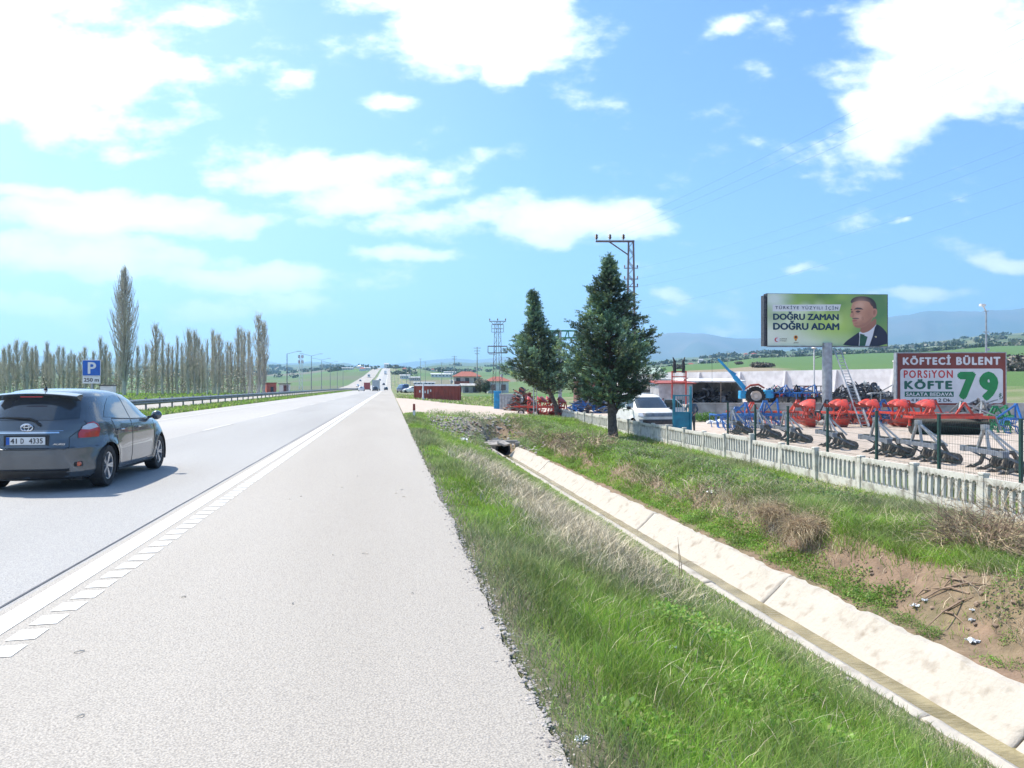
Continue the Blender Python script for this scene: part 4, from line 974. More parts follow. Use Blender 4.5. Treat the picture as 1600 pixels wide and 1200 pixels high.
# ---- distant vehicles on the road and parked
def small_car(name, label, cat, loc, rz, m, kind='car', group=None, L_=4.3, Wd=1.75, Hh=1.48):
    t = thing(name, label, cat, loc, rz, group); sx = Wd/1.76; sy = L_/4.24; sz = Hh/1.515
    if kind == 'car': rr = [(z*sz, a*sy, c*sy, w*sx, e) for z, a, c, w, e in rows]
    elif kind == 'van': rr = [(z*Hh/1.93, a*L_/4.9, c*L_/4.9, w*Wd/1.9, e) for z, a, c, w, e in vr_]
    if kind in ('car', 'van'):
        b = slices(rr, 32); q = bvh_of(b); b.build('body', m, t, smooth=True)
        hz = (rr[0][0], ) ; top = Hh
        z0, z1 = (.70*Hh, .92*Hh) if kind == 'car' else (.64*Hh, .9*Hh); yb = L_/2
        for ax in 'BF': decal([(-.36*Wd,z0),(-.31*Wd,z1),(.31*Wd,z1),(.36*Wd,z0)], ax, q, .01, .4).build('window', M['glass'], t)
        for ax in 'RL': decal([(-.24*L_,z0),(-.15*L_,z1),(.03*L_,z1),(.19*L_,z0)], ax, q, .01, .4).build('window', M['glass'], t)
        for s in (-1, 1):
            decal([(s*.34*Wd,.52*Hh),(s*.34*Wd,.64*Hh),(s*.46*Wd,.62*Hh),(s*.46*Wd,.52*Hh)], 'B', q, .012, .3).build('tail_light', M['tail'], t)
        wy = .30*L_; wr = .32
    else:
        b = MB(); b.box((0,-L_*.12,Hh*.56), (Wd,L_*.74,Hh*.82)); b.build('cargo_box', m, t, bevel=.03)
        b = MB(); b.box((0,L_*.39,Hh*.40), (Wd*.95,L_*.2,Hh*.62), taper=.94); b.build('cab', M['white'], t, bevel=.08)
        b = MB(); b.box((0,L_*.495,Hh*.50), (Wd*.8,.03,Hh*.2)); b.build('windshield', M['glass'], t)
        b = MB(); b.box((0,-L_*.05,.55), (Wd*.6,L_*.85,.25)); b.build('chassis', M['dark'], t)
        wy = .32*L_; wr = .48
    for s in (-1, 1):
        for yy in (-wy, wy):
            w = MB(); w.lathe([(0,-.1),(wr,-.1),(wr,.1),(0,.1)], 16, Matrix.Translation((s*(Wd/2-.12),yy,wr)) @ Matrix.Rotation(R(90),4,'Y')); w.build('wheel', M['rubber'], t)
    return t
M['carw'] = mat('white car paint', (.72,.73,.74), .25, 0, c2=(.66,.67,.68), sc=3, coat=1); M['card'] = mat('dark car paint', (.03,.035,.045), .25, .3, c2=(.04,.045,.05), sc=3, coat=1)
M['cars'] = mat('silver car paint', (.42,.44,.46), .3, .6, c2=(.36,.38,.4), sc=3, coat=1); M['carr'] = mat('red car paint', (.35,.03,.025), .3, c2=(.28,.02,.02), sc=3, coat=1); M['carb'] = mat('blue car paint', (.03,.08,.22), .3, .3, c2=(.03,.07,.18), sc=3, coat=1)
def rc(name, lb, cat, x, y, rz, m, **k): return small_car(name, lb, cat, (x, y, road_z(y)), rz, m, **k)
rc('distant_car', 'white car in the left lane far ahead, left of the trucks', 'car', -8.3, 232, 0, M['carw'])
rc('distant_truck', 'dark red truck in the left lane beside the grey truck far ahead', 'truck', -8.5, 300, 0, M['carr'], kind='truck', L_=8, Wd=2.4, Hh=3.1)
rc('distant_truck', 'grey white box truck in the near lane far ahead', 'truck', -4.5, 262, 0, M['cars'], kind='truck', L_=9, Wd=2.5, Hh=3.6)
rc('distant_car', 'dark car driving right behind the box truck far ahead', 'car', -4.3, 236, 0, M['card'])
rc('distant_car', 'dark car right of the box truck where the road dips', 'car', -1.6, 330, 0, M['card'])
rc('distant_car', 'dark car on the rising road beyond the trucks', 'car', -4, 520, 0, M['card'])
rc('distant_car', 'blue car on the rising road near the crest', 'car', -8, 640, 0, M['carb'])
rc('distant_truck', 'white truck just below the crest of the road', 'truck', -5, 900, 0, M['carw'], kind='truck', L_=12, Wd=2.6, Hh=4)
rc('distant_car', 'silver car coming down the opposite carriageway, nearer one', 'car', -19, 470, math.pi, M['cars'])
rc('distant_car', 'dark car coming down the opposite carriageway, farther one', 'car', -23, 620, math.pi, M['card'])
rc('distant_truck', 'white truck on the opposite carriageway near the crest', 'truck', -20, 760, math.pi, M['carw'], kind='truck', L_=10, Wd=2.5, Hh=3.6)
def gt(u, d, dz=0):
    p = W(u, d); return (p.x, p.y, gz(p.x, p.y)+dz)
small_car('parked_car', 'white parked car between the road and the red container, right one', 'car', gt(644, 172), R(75), M['carw'])
small_car('parked_car', 'white parked hatch beside the dark van left of the container', 'car', gt(637, 176), R(60), M['carw'], L_=3.9)
small_car('parked_van', 'dark blue parked van at the roadside beyond the container', 'van', gt(629.5, 176), R(20), M['carb'], kind='van', L_=4.4, Hh=2.0, Wd=1.8)
small_car('parked_car', 'dark car parked before the first red-roofed house', 'car', gt(748, 185), R(80), M['card'])
small_car('parked_car', 'silver car parked by the roadside beyond the white cars', 'car', gt(630, 240), R(15), M['cars'])
# ---------------------------------------------------------------- guard rail
gr = thing('guard_rail', 'long galvanised steel guard rail along the grassy median', 'guard rail', (-14.4, 4, 0))
b = MB(); rws = []
pf = [(.0,.76),(.05,.745),(.085,.70),(.085,.66),(.03,.61),(.085,.56),(.085,.52),(.05,.47),(.0,.455)]
ys = [2.8*i for i in range(130)]
for s in (1, -1):
    bb = MB(); bb.grid([[(s*(.07+x), y_, z+road_z(y_+4)) for x, z in pf] for y_ in ys]); o = bb.build('rail_beam', M['galvd'], gr, smooth=True); sd = o.modifiers.new('t','SOLIDIFY'); sd.thickness = .012
pm = MB(); pm.box((0,0,.42), (.10,.06,.88)); pm.box((0,0,.62), (.15,.11,.22)); p0 = pm.build('post', M['galvd'], gr, loc=(0, 2.8*3, 0))
for i in range(4, 102):
    c = p0.copy(); COL.objects.link(c); c.location = (0, 2.8*i, road_z(2.8*i+4))
rest = MB()
for i in range(102, 130): rest.box((0,2.8*i,.42+road_z(2.8*i+4)), (.1,.06,.88))
o = rest.build('far_posts', M['galvd'], gr); o['kind'] = 'stuff'
# ---------------------------------------------------------------- parking sign
x, y = -14.85, 0; p = W(143, 38.5); 
ps = thing('parking_sign', 'blue square P parking sign with 250 m plate beneath on a post', 'road sign', (p.x, p.y, 0), R(-4))
b = MB(); b.tube([(0,.05,0),(0,.05,2.9)], .035, 10); b.build('post', M['galv'], ps)
b = MB(); b.box((0,0,2.46), (.88,.03,.80)); pan = b.build('sign_panel', M['plate'], ps, bevel=.01)
b = MB(); b.box((0,-.018,2.46), (.84,.006,.76)); b.build('blue_face', M['pblue'], pan)
text('lettering', 'P', (-.17,-.022,2.17), .40, .58, M['plate'], pan, bold=.03)
b = MB(); b.box((0,0,1.86), (.86,.03,.36)); pan2 = b.build('distance_plate', M['plate'], ps, bevel=.01)
text('lettering', '250 m', (-.36,-.017,1.77), .72, .19, M['ink'], pan2, bold=.03)
p = W(169, 41); bx = thing('control_cabinet', 'pale grey cabinet with dark lid in the median beside the P sign', 'cabinet', (p.x, p.y, 0), R(-3))
b = MB(); b.box((0,0,.78), (.66,.4,1.56)); b.build('housing', M['white'], bx, bevel=.02)
b = MB(); b.box((0,0,1.59), (.74,.46,.05)); b.build('lid', M['dark'], bx)
b = MB(); b.box((0,-.205,.85), (.56,.01,1.2)); d_ = b.build('door', M['plate'], bx); b = MB(); b.box((.2,-.22,.9), (.03,.03,.12)); b.build('handle', M['dark'], d_)
# delineator and leaning white pillar
x, yy, z = onG(647, 654); dl = thing('delineator_post', 'white roadside post with red band at the start of the gravel entrance', 'post', (x, yy, z-.05))
b = MB(); b.box((0,0,.22), (.12,.09,.5)); b.build('post', M['white'], dl); b = MB(); b.box((0,0,.61), (.125,.095,.32), taper=.9); b.build('red_band', M['redd'], dl)
x, yy, z = gt(661, 96); o = thing('white_post', 'tapering white pillar standing before the red container', 'pillar', (x, yy, z)); b = MB(); b.lathe([(.22,0),(.22,.12),(.12,.35),(.08,2.1),(.02,2.3),(0,2.32)], 14); b.build('shaft', M['white'], o, smooth=True)
# ---------------------------------------------------------------- red container
x, yy, z = gt(684, 100.5); ct = thing('shipping_container', 'faded dark red container lying beside the gravel entrance', 'container', (x, yy, z-.15), R(-9))
b = MB(); n = 52; pr_ = []
for k in range(n+1):
    a = k/n; pr_.append((-2.85+5.7*a, -1.2-(.04 if (k//2) % 2 else 0)))
b.grid([[(x_, y_, .12) for x_, y_ in pr_], [(x_, y_, 2.0) for x_, y_ in pr_]]); b.box((0,.05,1.05), (5.7,2.3,1.86)); b.build('corrugated_side', M['redd'], ct)
b = MB()
b.grid([[(xx, -1.27+2.6*t, 2.0+.28*math.sin(t*math.pi)) for t in [i/10 for i in range(11)]] for xx in (-2.95, 2.95)]); b.add([(-2.95,-1.27+2.6*i/10,2.0+.28*math.sin(i/10*math.pi)) for i in range(11)], [tuple(range(11))]); b.add([(2.95,-1.27+2.6*i/10,2.0+.28*math.sin(i/10*math.pi)) for i in range(11)], [tuple(range(11))])
b.build('curved_roof', M['galvd'], ct, smooth=True)
b = MB()
for sx in (-2.9, 2.9):
    for sy in (-1.24, 1.24): b.box((sx,sy,1.05), (.14,.14,2.1))
b.box((0,-1.26,.1), (5.8,.1,.14)); b.box((0,-1.26,2.0), (5.8,.06,.1)); b.build('corner_frame', M['redd'], ct)
b = MB(); 
for i in range(5): b.box((-2.2+.35*i,-1.255,1.35+.1*math.sin(i*2)), (.16,.01,.5 if i % 2 else .3), M=Matrix.Rotation(0,4,'Y'))
b.build('graffiti', M['plate'], ct)
# ---------------------------------------------------------------- concrete balustrade fence
def FX(y): return 10.54+.0323*y
FA = math.atan(.0323)
fence = thing('balustrade_fence', 'weathered white concrete balustrade fence of arched slots along the yard', 'fence', (FX(6), 6, -.95), -FA)
def panel(wd, ht, slots=9):
    b = MB(); t = .06; cw = (wd-.12)/slots; sw = cw*.62; 
    x0 = -wd/2+.06; zb, zt = .19, ht-.08
    for s_ in (-1, 1): b.box((s_*(wd/2-.03),0,ht/2), (.06,t,ht))
    b.box((0,0,zb/2-.0), (wd-.12,t,zb)); b.box((0,0,(zt+ht)/2), (wd-.12,t,ht-zt))
    for i in range(slots):
        cx = x0+cw*(i+.5); r = sw/2; pts_ = []
        for k in range(7): a = math.pi*k/6; pts_.append((cx+r*math.cos(a), zt-.02-r+r*math.sin(a)))
        for k in range(7): a = math.pi+math.pi*k/6; pts_.append((cx+r*math.cos(a), zb+.02+r+r*math.sin(a)))
        out = []
        for (px_, pz_) in pts_:
            mid = (zb+zt)/2
            if abs(pz_-mid) < (zt-zb)/2-.02-r+1e-4: out.append((cx+math.copysign(cw/2, px_-cx), pz_))
            else:
                dx_ = px_-cx; zz = zt if pz_ > mid else zb; out.append((cx+max(-cw/2, min(cw/2, dx_*cw/sw)), zz))
        # corners
        n = len(pts_)
        for y_ in (-t/2, t/2):
            for k in range(n):
                a, c = pts_[k], pts_[(k+1) % n]; e, f = out[k], out[(k+1) % n]
                b.add([(a[0],y_,a[1]),(c[0],y_,c[1]),(f[0],y_,f[1]),(e[0],y_,e[1])], [(0,1,2,3)])
            for sx_, zz, k in ((1,zt,0),(-1,zt,6),(-1,zb,7),(1,zb,13)):
                e = out[k]; q = (cx+sx_*cw/2, zz)
                nb_ = out[k]; 
                b.add([(pts_[k][0],y_,pts_[k][1]),(nb_[0],y_,nb_[1]),(q[0],y_,q[1])], [(0,1,2)])
        for k in range(n):
            a, c = pts_[k], pts_[(k+1) % n]; b.add([(a[0],-t/2,a[1]),(c[0],-t/2,c[1]),(c[0],t/2,c[1]),(a[0],t/2,a[1])], [(0,1,2,3)])
    return b
def fence_copy(o, y_, z_, yaw=0, tilt=0):
    c = o.copy(); COL.objects.link(c); c.location = (0, y_, z_); c.rotation_euler = (tilt, 0, R(90)+yaw); return c
PN = panel(1.90, .78).build('panel', M['fence'], fence); PN.location = (0, 1, .2); PN.rotation_euler = (0,0,R(90))
pb = MB(); pb.box((0,0,.5), (.13,.13,1.1)); pb.box((0,0,1.07), (.15,.15,.05)); PO = pb.build('post', M['fence'], fence, bevel=.012); PO.location = (0,0,-.2)
for i in range(0, 25):
    y_ = 2*i+.8; dz = .02*math.sin(i*2.3)+(.14 if i == 8 else 0)
    if i: fence_copy(PN, y_+1, .03+dz*.5, R(random.uniform(-1,1)), R(random.uniform(-2,2)))
    else: PN.location = (0, y_+1, .03); 
    fence_copy(PN, y_+1, -.77+dz*.5, 0, R(random.uniform(-1,1)))
    c = PO.copy(); COL.objects.link(c); c.location = (.0, y_, -.22+dz); c.rotation_euler = (R(random.uniform(-2,2)), R(random.uniform(-2,2)), 0)
PO.location = (0, 50.8, -.22)
# pale blue grey gate sheet at the fence's far end
x, yy = FX(55.8)-.15, 55.8
gt_ = thing('sheet_gate', 'grey blue sheet panels closing the far end of the concrete fence', 'gate', (x, yy, -.95), -FA)
for k in range(2):
    b = MB(); b.box((0,.7+1.5*k-1.2,.55), (.05,1.4,1.0)); 
    for j in range(5): b.box((-.04,.15+1.5*k-1.2+.28*j,.55), (.03,.04,1.0))
    b.build('sheet_panel', M['galv'], gt_)
b = MB()
for k in range(3): b.box((0,-1.25+1.5*k,.55), (.1,.1,1.2))
b.build('gate_post', M['white'], gt_)
# ---------------------------------------------------------------- green mesh fence
mf = thing('wire_mesh_fence', 'dark green welded wire mesh fence standing behind the concrete fence', 'fence', tuple(W(1595,15.9))[:2]+(-.85,))
def MFp(d):          # along the line  d = 15000/(u-650)
    u = 650+15000/d; p = W(u, d); return Vector((p.x, p.y, 0))
base = MFp(15.9); base.z = -.85
stations = [13.4+2.475*i for i in range(8)]
stations = [15.9+2.49*i-2.49 for i in range(8)]
mpnl = None
for i, d in enumerate(stations):
    p = MFp(d)-base; p.z = 0
    b = MB(); b.box((0,0,.85), (.06,.06,1.72)); b.box((0,0,1.72), (.07,.07,.03)); b.build('post', M['meshg'], mf, loc=p)
    if i < len(stations)-1:
        q = MFp(stations[i+1])-base; q.z = 0; L_ = (q-p).length; b = MB(); nw = 48
        for k in range(1, nw):
            xx = L_*k/nw; b.add([(xx-.0028,0,.06),(xx+.0028,0,.06),(xx,.004,.06),(xx-.0028,0,1.6),(xx+.0028,0,1.6),(xx,.004,1.6)], [(0,1,4,3),(1,2,5,4),(2,0,3,5)])
        for zz in (.06,.26,.46,.66,.86,1.06,1.26,1.46,1.6): b.box((L_/2,0,zz), (L_,.006,.006))
        o = b.build('wire_panel', M['meshg'], mf, loc=p); o.rotation_euler = (0,0,math.atan2(q.y-p.y, q.x-p.x))
# ---------------------------------------------------------------- yard walls
lw = thing('retaining_wall', 'low grey concrete retaining wall behind the ploughs', 'wall', tuple(W(1250,53.3))[:2]+(0,), -PSI)
xa = (1076-1250)/F*53.3; xb = (1640-1250)/F*53.3
b = MB(); b.box(((xa+xb)/2,0,-.3), (xb-xa,.25,1.22)); b.box(((xa+xb)/2,0,.34), (xb-xa,.32,.08)); b.build('wall_body', M['lowwall'], lw)
b = MB()
for k in range(12): b.box((xa+.4+1.45*k,-.14,-.3), (.05,.04,1.1))
b.build('wall_joint', M['lowwall'], lw)
P = [W(1078,53.5), W(1660,53.5), W(1500,67), W(1397,72.5), W(1030,97.5), W(1035,75)]
b = MB(); b.add([(p.x,p.y,.10) for p in P]+[(p.x,p.y,-1.2) for p in P], [tuple(range(6))]+[(i,(i+1)%6,6+(i+1)%6,6+i) for i in range(6)])
tag(b.build('upper_yard', M['gravel']), 'raised gravel yard behind the low concrete wall', 'ground', kind='structure')
A, B_ = W(1397,73), W(985,101); dv = (B_-A); Lw = dv.length
bw = thing('boundary_wall', 'tall white precast concrete wall along the back of the yard', 'wall', (A.x, A.y, 0), math.atan2(dv.y, dv.x))
n = int(Lw/5.1); st = Lw/n
for k in range(n):
    b = MB(); b.box((st*(k+.5),0,1.0), (st-.02,.16,4.4))
    b.build('wall_panel', M['wall'], bw)
    b = MB(); b.add([(st*k-.12,.08,3.15),(st*k+.12,.08,3.15),(st*k+.12,.08,-1),(st*k-.12,.08,-1),(st*k-.12,.28,3.15),(st*k+.12,.28,3.15),(st*k+.12,1.1,-1),(st*k-.12,1.1,-1)], [(0,1,2,3),(4,7,6,5),(0,4,5,1),(1,5,6,2),(3,7,4,0),(2,6,7,3)]); b.build('pilaster', M['wall'], bw)
sw_ = thing('boundary_wall', 'short grey wall end closing the yard left of the meatball sign', 'wall', tuple(W(1398,72.4))[:2]+(0,), R(-20))
b = MB(); b.box((.6,0,1.35), (1.4,.3,5.0)); b.build('wall_panel', M['lowwall'], sw_); b = MB(); b.box((.6,0,3.9), (1.5,.36,.12)); b.build('coping', M['wall'], sw_)
# ---------------------------------------------------------------- sheds
def place(u, d, z=-.8): p = W(u, d); return (p.x, p.y, z)
def shed(name, label, u, d, z, w, dp, hh, mw_, mr_, open_front=False, slope=.25, rz=-PSI, roof_over=.25):
    t = thing(name, label, 'shed', place(u, d, z), rz)
    b = MB(); th = .08
    b.box((-w/2+th/2,dp/2,hh/2), (th,dp,hh)); b.box((w/2-th/2,dp/2,hh/2), (th,dp,hh)); b.box((0,dp-th/2,hh/2), (w-2*th,th,hh))
    if not open_front:
        b.box((0,th/2,hh/2), (w-2*th,th,hh))
        for k in range(int(w/.35)): b.box((-w/2+.2+.35*k,-.012,hh/2), (.06,.03,hh*.98))
    b.build('wall', mw_, t)
    b = MB(); o_ = roof_over; b.add([(-w/2-o_,-o_,hh+.02),(w/2+o_,-o_,hh+.02),(w/2+o_,dp+o_,hh+slope),(-w/2-o_,dp+o_,hh+slope),(-w/2-o_,-o_,hh+.1),(w/2+o_,-o_,hh+.1),(w/2+o_,dp+o_,hh+slope+.08),(-w/2-o_,dp+o_,hh+slope+.08)], [(0,3,2,1),(4,5,6,7),(0,1,5,4),(1,2,6,5),(2,3,7,6),(3,0,4,7)])
    b.build('roof', mr_, t); return t
s1 = shed('open_shed', 'open shed with flat pale roof full of dark machinery', 1113, 66, -.2, 5.2, 3.2, 2.1, M['lowwall'], M['white'], True)
b = MB(); b.tube([(-2.4,-.1,0),(-2.4,-.1,2.3),(-2.25,-.1,2.42),(-2.1,-.1,2.42)], .05, 8); b.tube([(.7,-.1,0),(.7,-.1,2.1)], .05, 8); b.build('support_post', M['wood'], s1)
s2 = shed('white_container_shed', 'ribbed white container shed with red top edge beside the van', 1056, 62, -.8, 2.7, 4, 2.5, M['tin'], M['redd'])
s3 = shed('workshop', 'white workshop with dark glazed front under a pale roof', 1012, 72, -.8, 4.6, 5, 2.9, M['white'], M['lowwall'])
b = MB(); b.box((-.3,-.05,1.05), (3.2,.06,1.9)); w_ = b.build('window', M['glass'], s3)
b = MB()
for k in range(4): b.box((-1.9+1.07*k,-.09,1.05), (.07,.05,1.9))
b.build('window_frame', M['dark'], w_)
b = MB(); b.box((0,-.4,2.55), (4.7,.8,.06)); b.build('awning', M['tin'], s3)
s4 = shed('brown_shed', 'dark red brown corrugated shed between the two cypresses', 921, 78, -.8, 2.6, 4, 3.0, mat('brown tin', (.17,.07,.06), .8, c2=(.12,.06,.05), sc=2), M['galvd'])
s5 = shed('white_shed', 'small white block shed right of the brown shed', 944, 80, -.8, 2.2, 3, 3.3, M['white'], M['galvd'])
s6 = shed('green_roof_shed', 'low shed with weathered green grey roof behind the workshop', 1003, 84, -.8, 5, 4, 3.6, M['cream'], mat('weathered green roof', (.34,.42,.36), .8, c2=(.27,.33,.28), sc=2), slope=.8)
b = MB()   # timber crate frame
cr = thing('timber_rack', 'light timber cross-braced rack beside the workshop', 'rack', place(980, 60), -PSI)
for x_ in (-.7,0,.7): b.bar((x_,0,0),(x_,0,2.5),.07)
for z_ in (1.5,2.45): b.bar((-.7,0,z_),(.7,0,z_),.06)
b.bar((-.7,0,1.5),(0,0,2.45),.05); b.bar((0,0,2.45),(.7,0,1.5),.05); b.build('rack_frame', M['wood'], cr)
# red frame holding two black fenders up on the container shed
rf = thing('red_lifting_frame', 'red steel frame with two black uprights standing above the container shed', 'frame', place(1061, 61, -.8), -PSI)
b = MB()
for x_ in (-.55,.55): b.bar((x_,0,0),(x_,0,3.55),.10); 
for z_ in (2.62,3.1,3.5): b.bar((-.55,0,z_),(.55,0,z_),.07)
for x_ in (-.4,.4): b.bar((x_,0,2.62),(x_,0,3.5),.05)
b.build('frame', M['red'], rf)
b = MB()
for s in (-1, 1): b.tube([(s*.34,0,3.4),(s*.36,0,3.9),(s*.34,.05,4.3),(s*.48,.05,4.65)], [.13,.14,.11,.03], 8)
b.build('black_upright', M['black'], rf, smooth=True)
# teal gate standing open beside the van
tg = thing('teal_gate', 'teal blue metal gate leaf standing open between van and person', 'gate', place(1066, 36.5), R(8))
b = MB()
for x_ in (-.45,.45): b.bar((x_,0,0),(x_,0,2.35 if x_ > 0 else 1.95),.09)
for z_ in (.15,1.1,1.9): b.bar((-.45,0,z_),(.45,0,z_),.06)
b.build('gate_frame', M['teal'], tg)
b = MB(); b.box((0,.02,.62), (.84,.02,.9)); b.build('sheet', M['teal'], tg)
b = MB()
for k in range(7): b.bar((-.38+.127*k,0,1.1),(-.38+.127*k,0,1.9),.015)
b.build('gate_bars', M['teal'], tg)
# ---------------------------------------------------------------- poles
def lattice(b, w0, w1, z0, z1, n, t=.05, two=False):
    for i in range(4):
        sx, sy = (-1,1,1,-1)[i], (-1,-1,1,1)[i]
        b.bar((sx*w0/2,sy*w0/2,z0),(sx*w1/2,sy*w1/2,z1),t)
    for k in range(n):
        a, c = k/n, (k+1)/n; za, zc = lerp(z0,z1,a), lerp(z0,z1,c); wa, wc = lerp(w0,w1,a)/2, lerp(w0,w1,c)/2; s = 1 if k % 2 else -1
        b.bar((-s*wa,-wa,za),(s*wc,-wc,zc),t*.6); b.bar((-s*wa,wa,za),(s*wc,wc,zc),t*.6); b.bar((-wa,-s*wa,za),(-wc,s*wc,zc),t*.6); b.bar((wa,-s*wa,za),(wc,s*wc,zc),t*.6)
M['rust'] = mat('weathered purple grey steel', (.23,.19,.20), .8, .3, c2=(.16,.13,.14), sc=3)
M['porc'] = mat('brown porcelain', (.07,.05,.05), .3, c2=(.1,.07,.06), sc=5)
bp_ = place(986, 60); BPz = -.8; bp = thing('lattice_power_pole', 'tall steel lattice power pole with side arm and three insulators behind the big cypress', 'power pole', bp_, -PSI)
hz_ = ZV(377, 60)+.8
b = MB(); lattice(b, .75, .38, 0, hz_, 26, .075); b.build('lattice_mast', M['rust'], bp)
b = MB(); b.bar((.25,-.12,hz_),(-2.75,-.12,hz_),.10); b.bar((.25,.12,hz_),(-2.75,.12,hz_),.10); b.bar((-.15,0,hz_-1.1),(-1.75,0,hz_),.09)
for k in range(9): b.bar((-.3*k,-.12,hz_),(-.3*k-.15,.12,hz_),.05)
b.build('cross_arm', M['rust'], bp)
def insul(b, x, y, z, s=1):
    b.lathe([(.02*s,0),(.02*s,.08*s),(.10*s,.10*s),(.06*s,.16*s),(.12*s,.20*s),(.07*s,.27*s),(.11*s,.31*s),(.05*s,.40*s),(0,.42*s)], 10, Matrix.Translation((x,y,z)))
b = MB()
for x_ in (-2.7,-1.65,-.6): insul(b, x_, 0, hz_+.05, 1.15)
for x_ in (-2.7,-1.65,-.6):
    bb = MB(); insul(bb, x_, 0, hz_+.05, 1.25); bb.build('insulator', M['porc'], bp, smooth=True)
for v_ in (419, 436, 448, 483):
    zz = ZV(v_, 60)+.8; b = MB(); b.bar((-.55,0,zz),(.55,0,zz),.06); lo_ = b.build('lower_arm', M['rust'], bp)
    for s in (-1, 1): bb = MB(); insul(bb, s*.5, 0, zz, .6); bb.build('insulator', M['porc'], lo_, smooth=True)
# transformer pole with twin lattice legs
d_ = 92; q = gt(777.5, d_); tp = thing('transformer_pole', 'twin-legged lattice transformer pole with platform left of the cypresses', 'power pole', q, -PSI)
zt_ = ZV(502, d_)-q[2]
b = MB()
for s in (-1, 1):
    bb = MB(); lattice(bb, .38, .26, 0, zt_, 18, .05); bb.v = [(x_+s*.48*(1-z_/zt_*.6), y_, z_) for x_, y_, z_ in bb.v]; bb.build('lattice_leg', M['rust'], tp)
b.bar((-1.0,0,zt_),(1.0,0,zt_),.08); b.bar((-.7,0,zt_-.4),(.7,0,zt_-.4),.08); b.bar((-.7,0,zt_-.9),(.7,0,zt_-.9),.06)
for s in (-1, 1): b.bar((s*.7,0,zt_-.4),(s*.7,0,zt_-1.3),.05); b.bar((s*.9,0,zt_),(s*.3,0,zt_-.5),.05)
b.bar((-.7,0,zt_-1.3),(.7,0,zt_-1.3),.05); b.build('cross_arm', M['rust'], tp)
b = MB(); z_ = ZV(541, d_)-q[2]
for y_ in (-.5,.5):
    for zz in (0, -.8): b.bar((-1.15,y_,z_+zz),(1.15,y_,z_+zz),.07)
    for x_ in (-1.15,-.4,.4,1.15): b.bar((x_,y_,z_),(x_,y_,z_-.8),.05)
b.build('platform', M['rust'], tp)
b = MB(); b.bar((-.2,0,z_-1.0),(-.75,-.5,z_-.95),.05); b.box((-.85,-.6,z_-.97), (.35,.2,.08)); b.build('lamp', M['galv'], tp)
for x_ in (-.95, 0, .95): bb = MB(); insul(bb, x_, 0, zt_+.03, .75); bb.build('insulator', M['porc'], tp)
def pole(u, vt, d, label, arms=2, wood=False, name='power_pole'):
    q = gt(u, d); t = thing(name, label, 'power pole', q, -PSI); hh = ZV(vt, d)-q[2]
    b = MB(); b.tube([(0,0,0),(0,0,hh)], [.16,.09], 8); b.build('pole_shaft', M['lowwall'], t)
    b = MB()
    for k in range(arms): b.bar((-.9+.15*k,0,hh-.3-.7*k),(.9-.15*k,0,hh-.3-.7*k),.09)
    b.build('cross_arm', M['rust'], t)
    return t
pole(745.5, 542, 190, 'concrete power pole just right of the double-armed one behind the houses', 3)
pole(710, 556, 250, 'power pole with two arms left above the first red-roofed house', 2)
pole(657, 560, 420, 'thin pole far behind, left one of a pair above the container', 1)
pole(664.5, 565, 450, 'thin pole far behind, right one of a pair above the container', 1)
pole(690, 566, 380, 'short pole behind the far warehouse roofs', 1)
pole(705, 578, 210, 'short bare pole left of the red-roofed house', 1)
pole(1137, 549, 400, 'small far power pole on the hillside left of the billboard', 1)
for k, (u, vb_) in enumerate([(612,590),(617,588),(622,590),(628,594),(635,586),(641,585),(650,583)]):
    d = [420,460,520,560,300,330,360][k]; q = gt(u, d); t = thing('lamp_pole', 'thin pole in the cluster beside the road beyond the container', 'pole', q, 0, 'thin poles beside the far road')
    b = MB(); b.tube([(0,0,0),(0,0,9.5)], [.12,.06], 6); b.build('pole_shaft', M['galv'], t); b = MB(); b.bar((0,0,9.4),(-1.4,0,9.8),.08); b.build('arm', M['galv'], t)
# street lamps along the median
def lamp(u, vt, d, label, sides):
    q = gt(u, d); t = thing('street_lamp', label, 'street lamp', q, -.05); hh = ZV(vt, d)-q[2]
    b = MB(); b.tube([(0,0,0),(0,0,hh-.5)], [.13,.07], 8); b.build('lamp_post', M['galvd'], t)
    for s in sides:
        b = MB(); b.tube([(0,0,hh-.55),(s*2.2,0,hh)], [.05,.04], 6); a = b.build('arm', M['galvd'], t)
        b = MB(); b.box((s*2.6,0,hh+.03), (.9,.3,.12)); b.build('lamp_head', M['galv'], a)
lamp(448.5, 549, 165, 'single-armed street lamp nearest, standing by the kiosk', (1,))
lamp(486.5, 553, 205, 'double-armed street lamp, nearest of the double ones', (-1,1))
lamp(502.5, 560, 260, 'second double-armed street lamp along the median', (-1,1))
lamp(516, 565, 310, 'third double-armed street lamp along the median', (-1,1))
lamp(527, 570, 370, 'fourth double-armed street lamp along the median', (-1,1))
lamp(536, 574, 440, 'farthest double-armed street lamp along the median', (-1,1))
q = gt(470, 330); t = thing('telecom_mast', 'pale lattice telecom mast with antennas beyond the street lamps', 'mast', q)
b = MB(); hh = ZV(556, 330)-q[2]; lattice(b, 1.4, .9, 0, hh, 14, .12); b.build('lattice_mast', M['white'], t)
b = MB()
for zz in (hh-.3, hh-2.6):
    for k in range(6): a = k*1.047; b.box((1.0*math.cos(a),1.0*math.sin(a),zz), (.22,.22,1.3))
b.build('antenna', M['redd'], t)
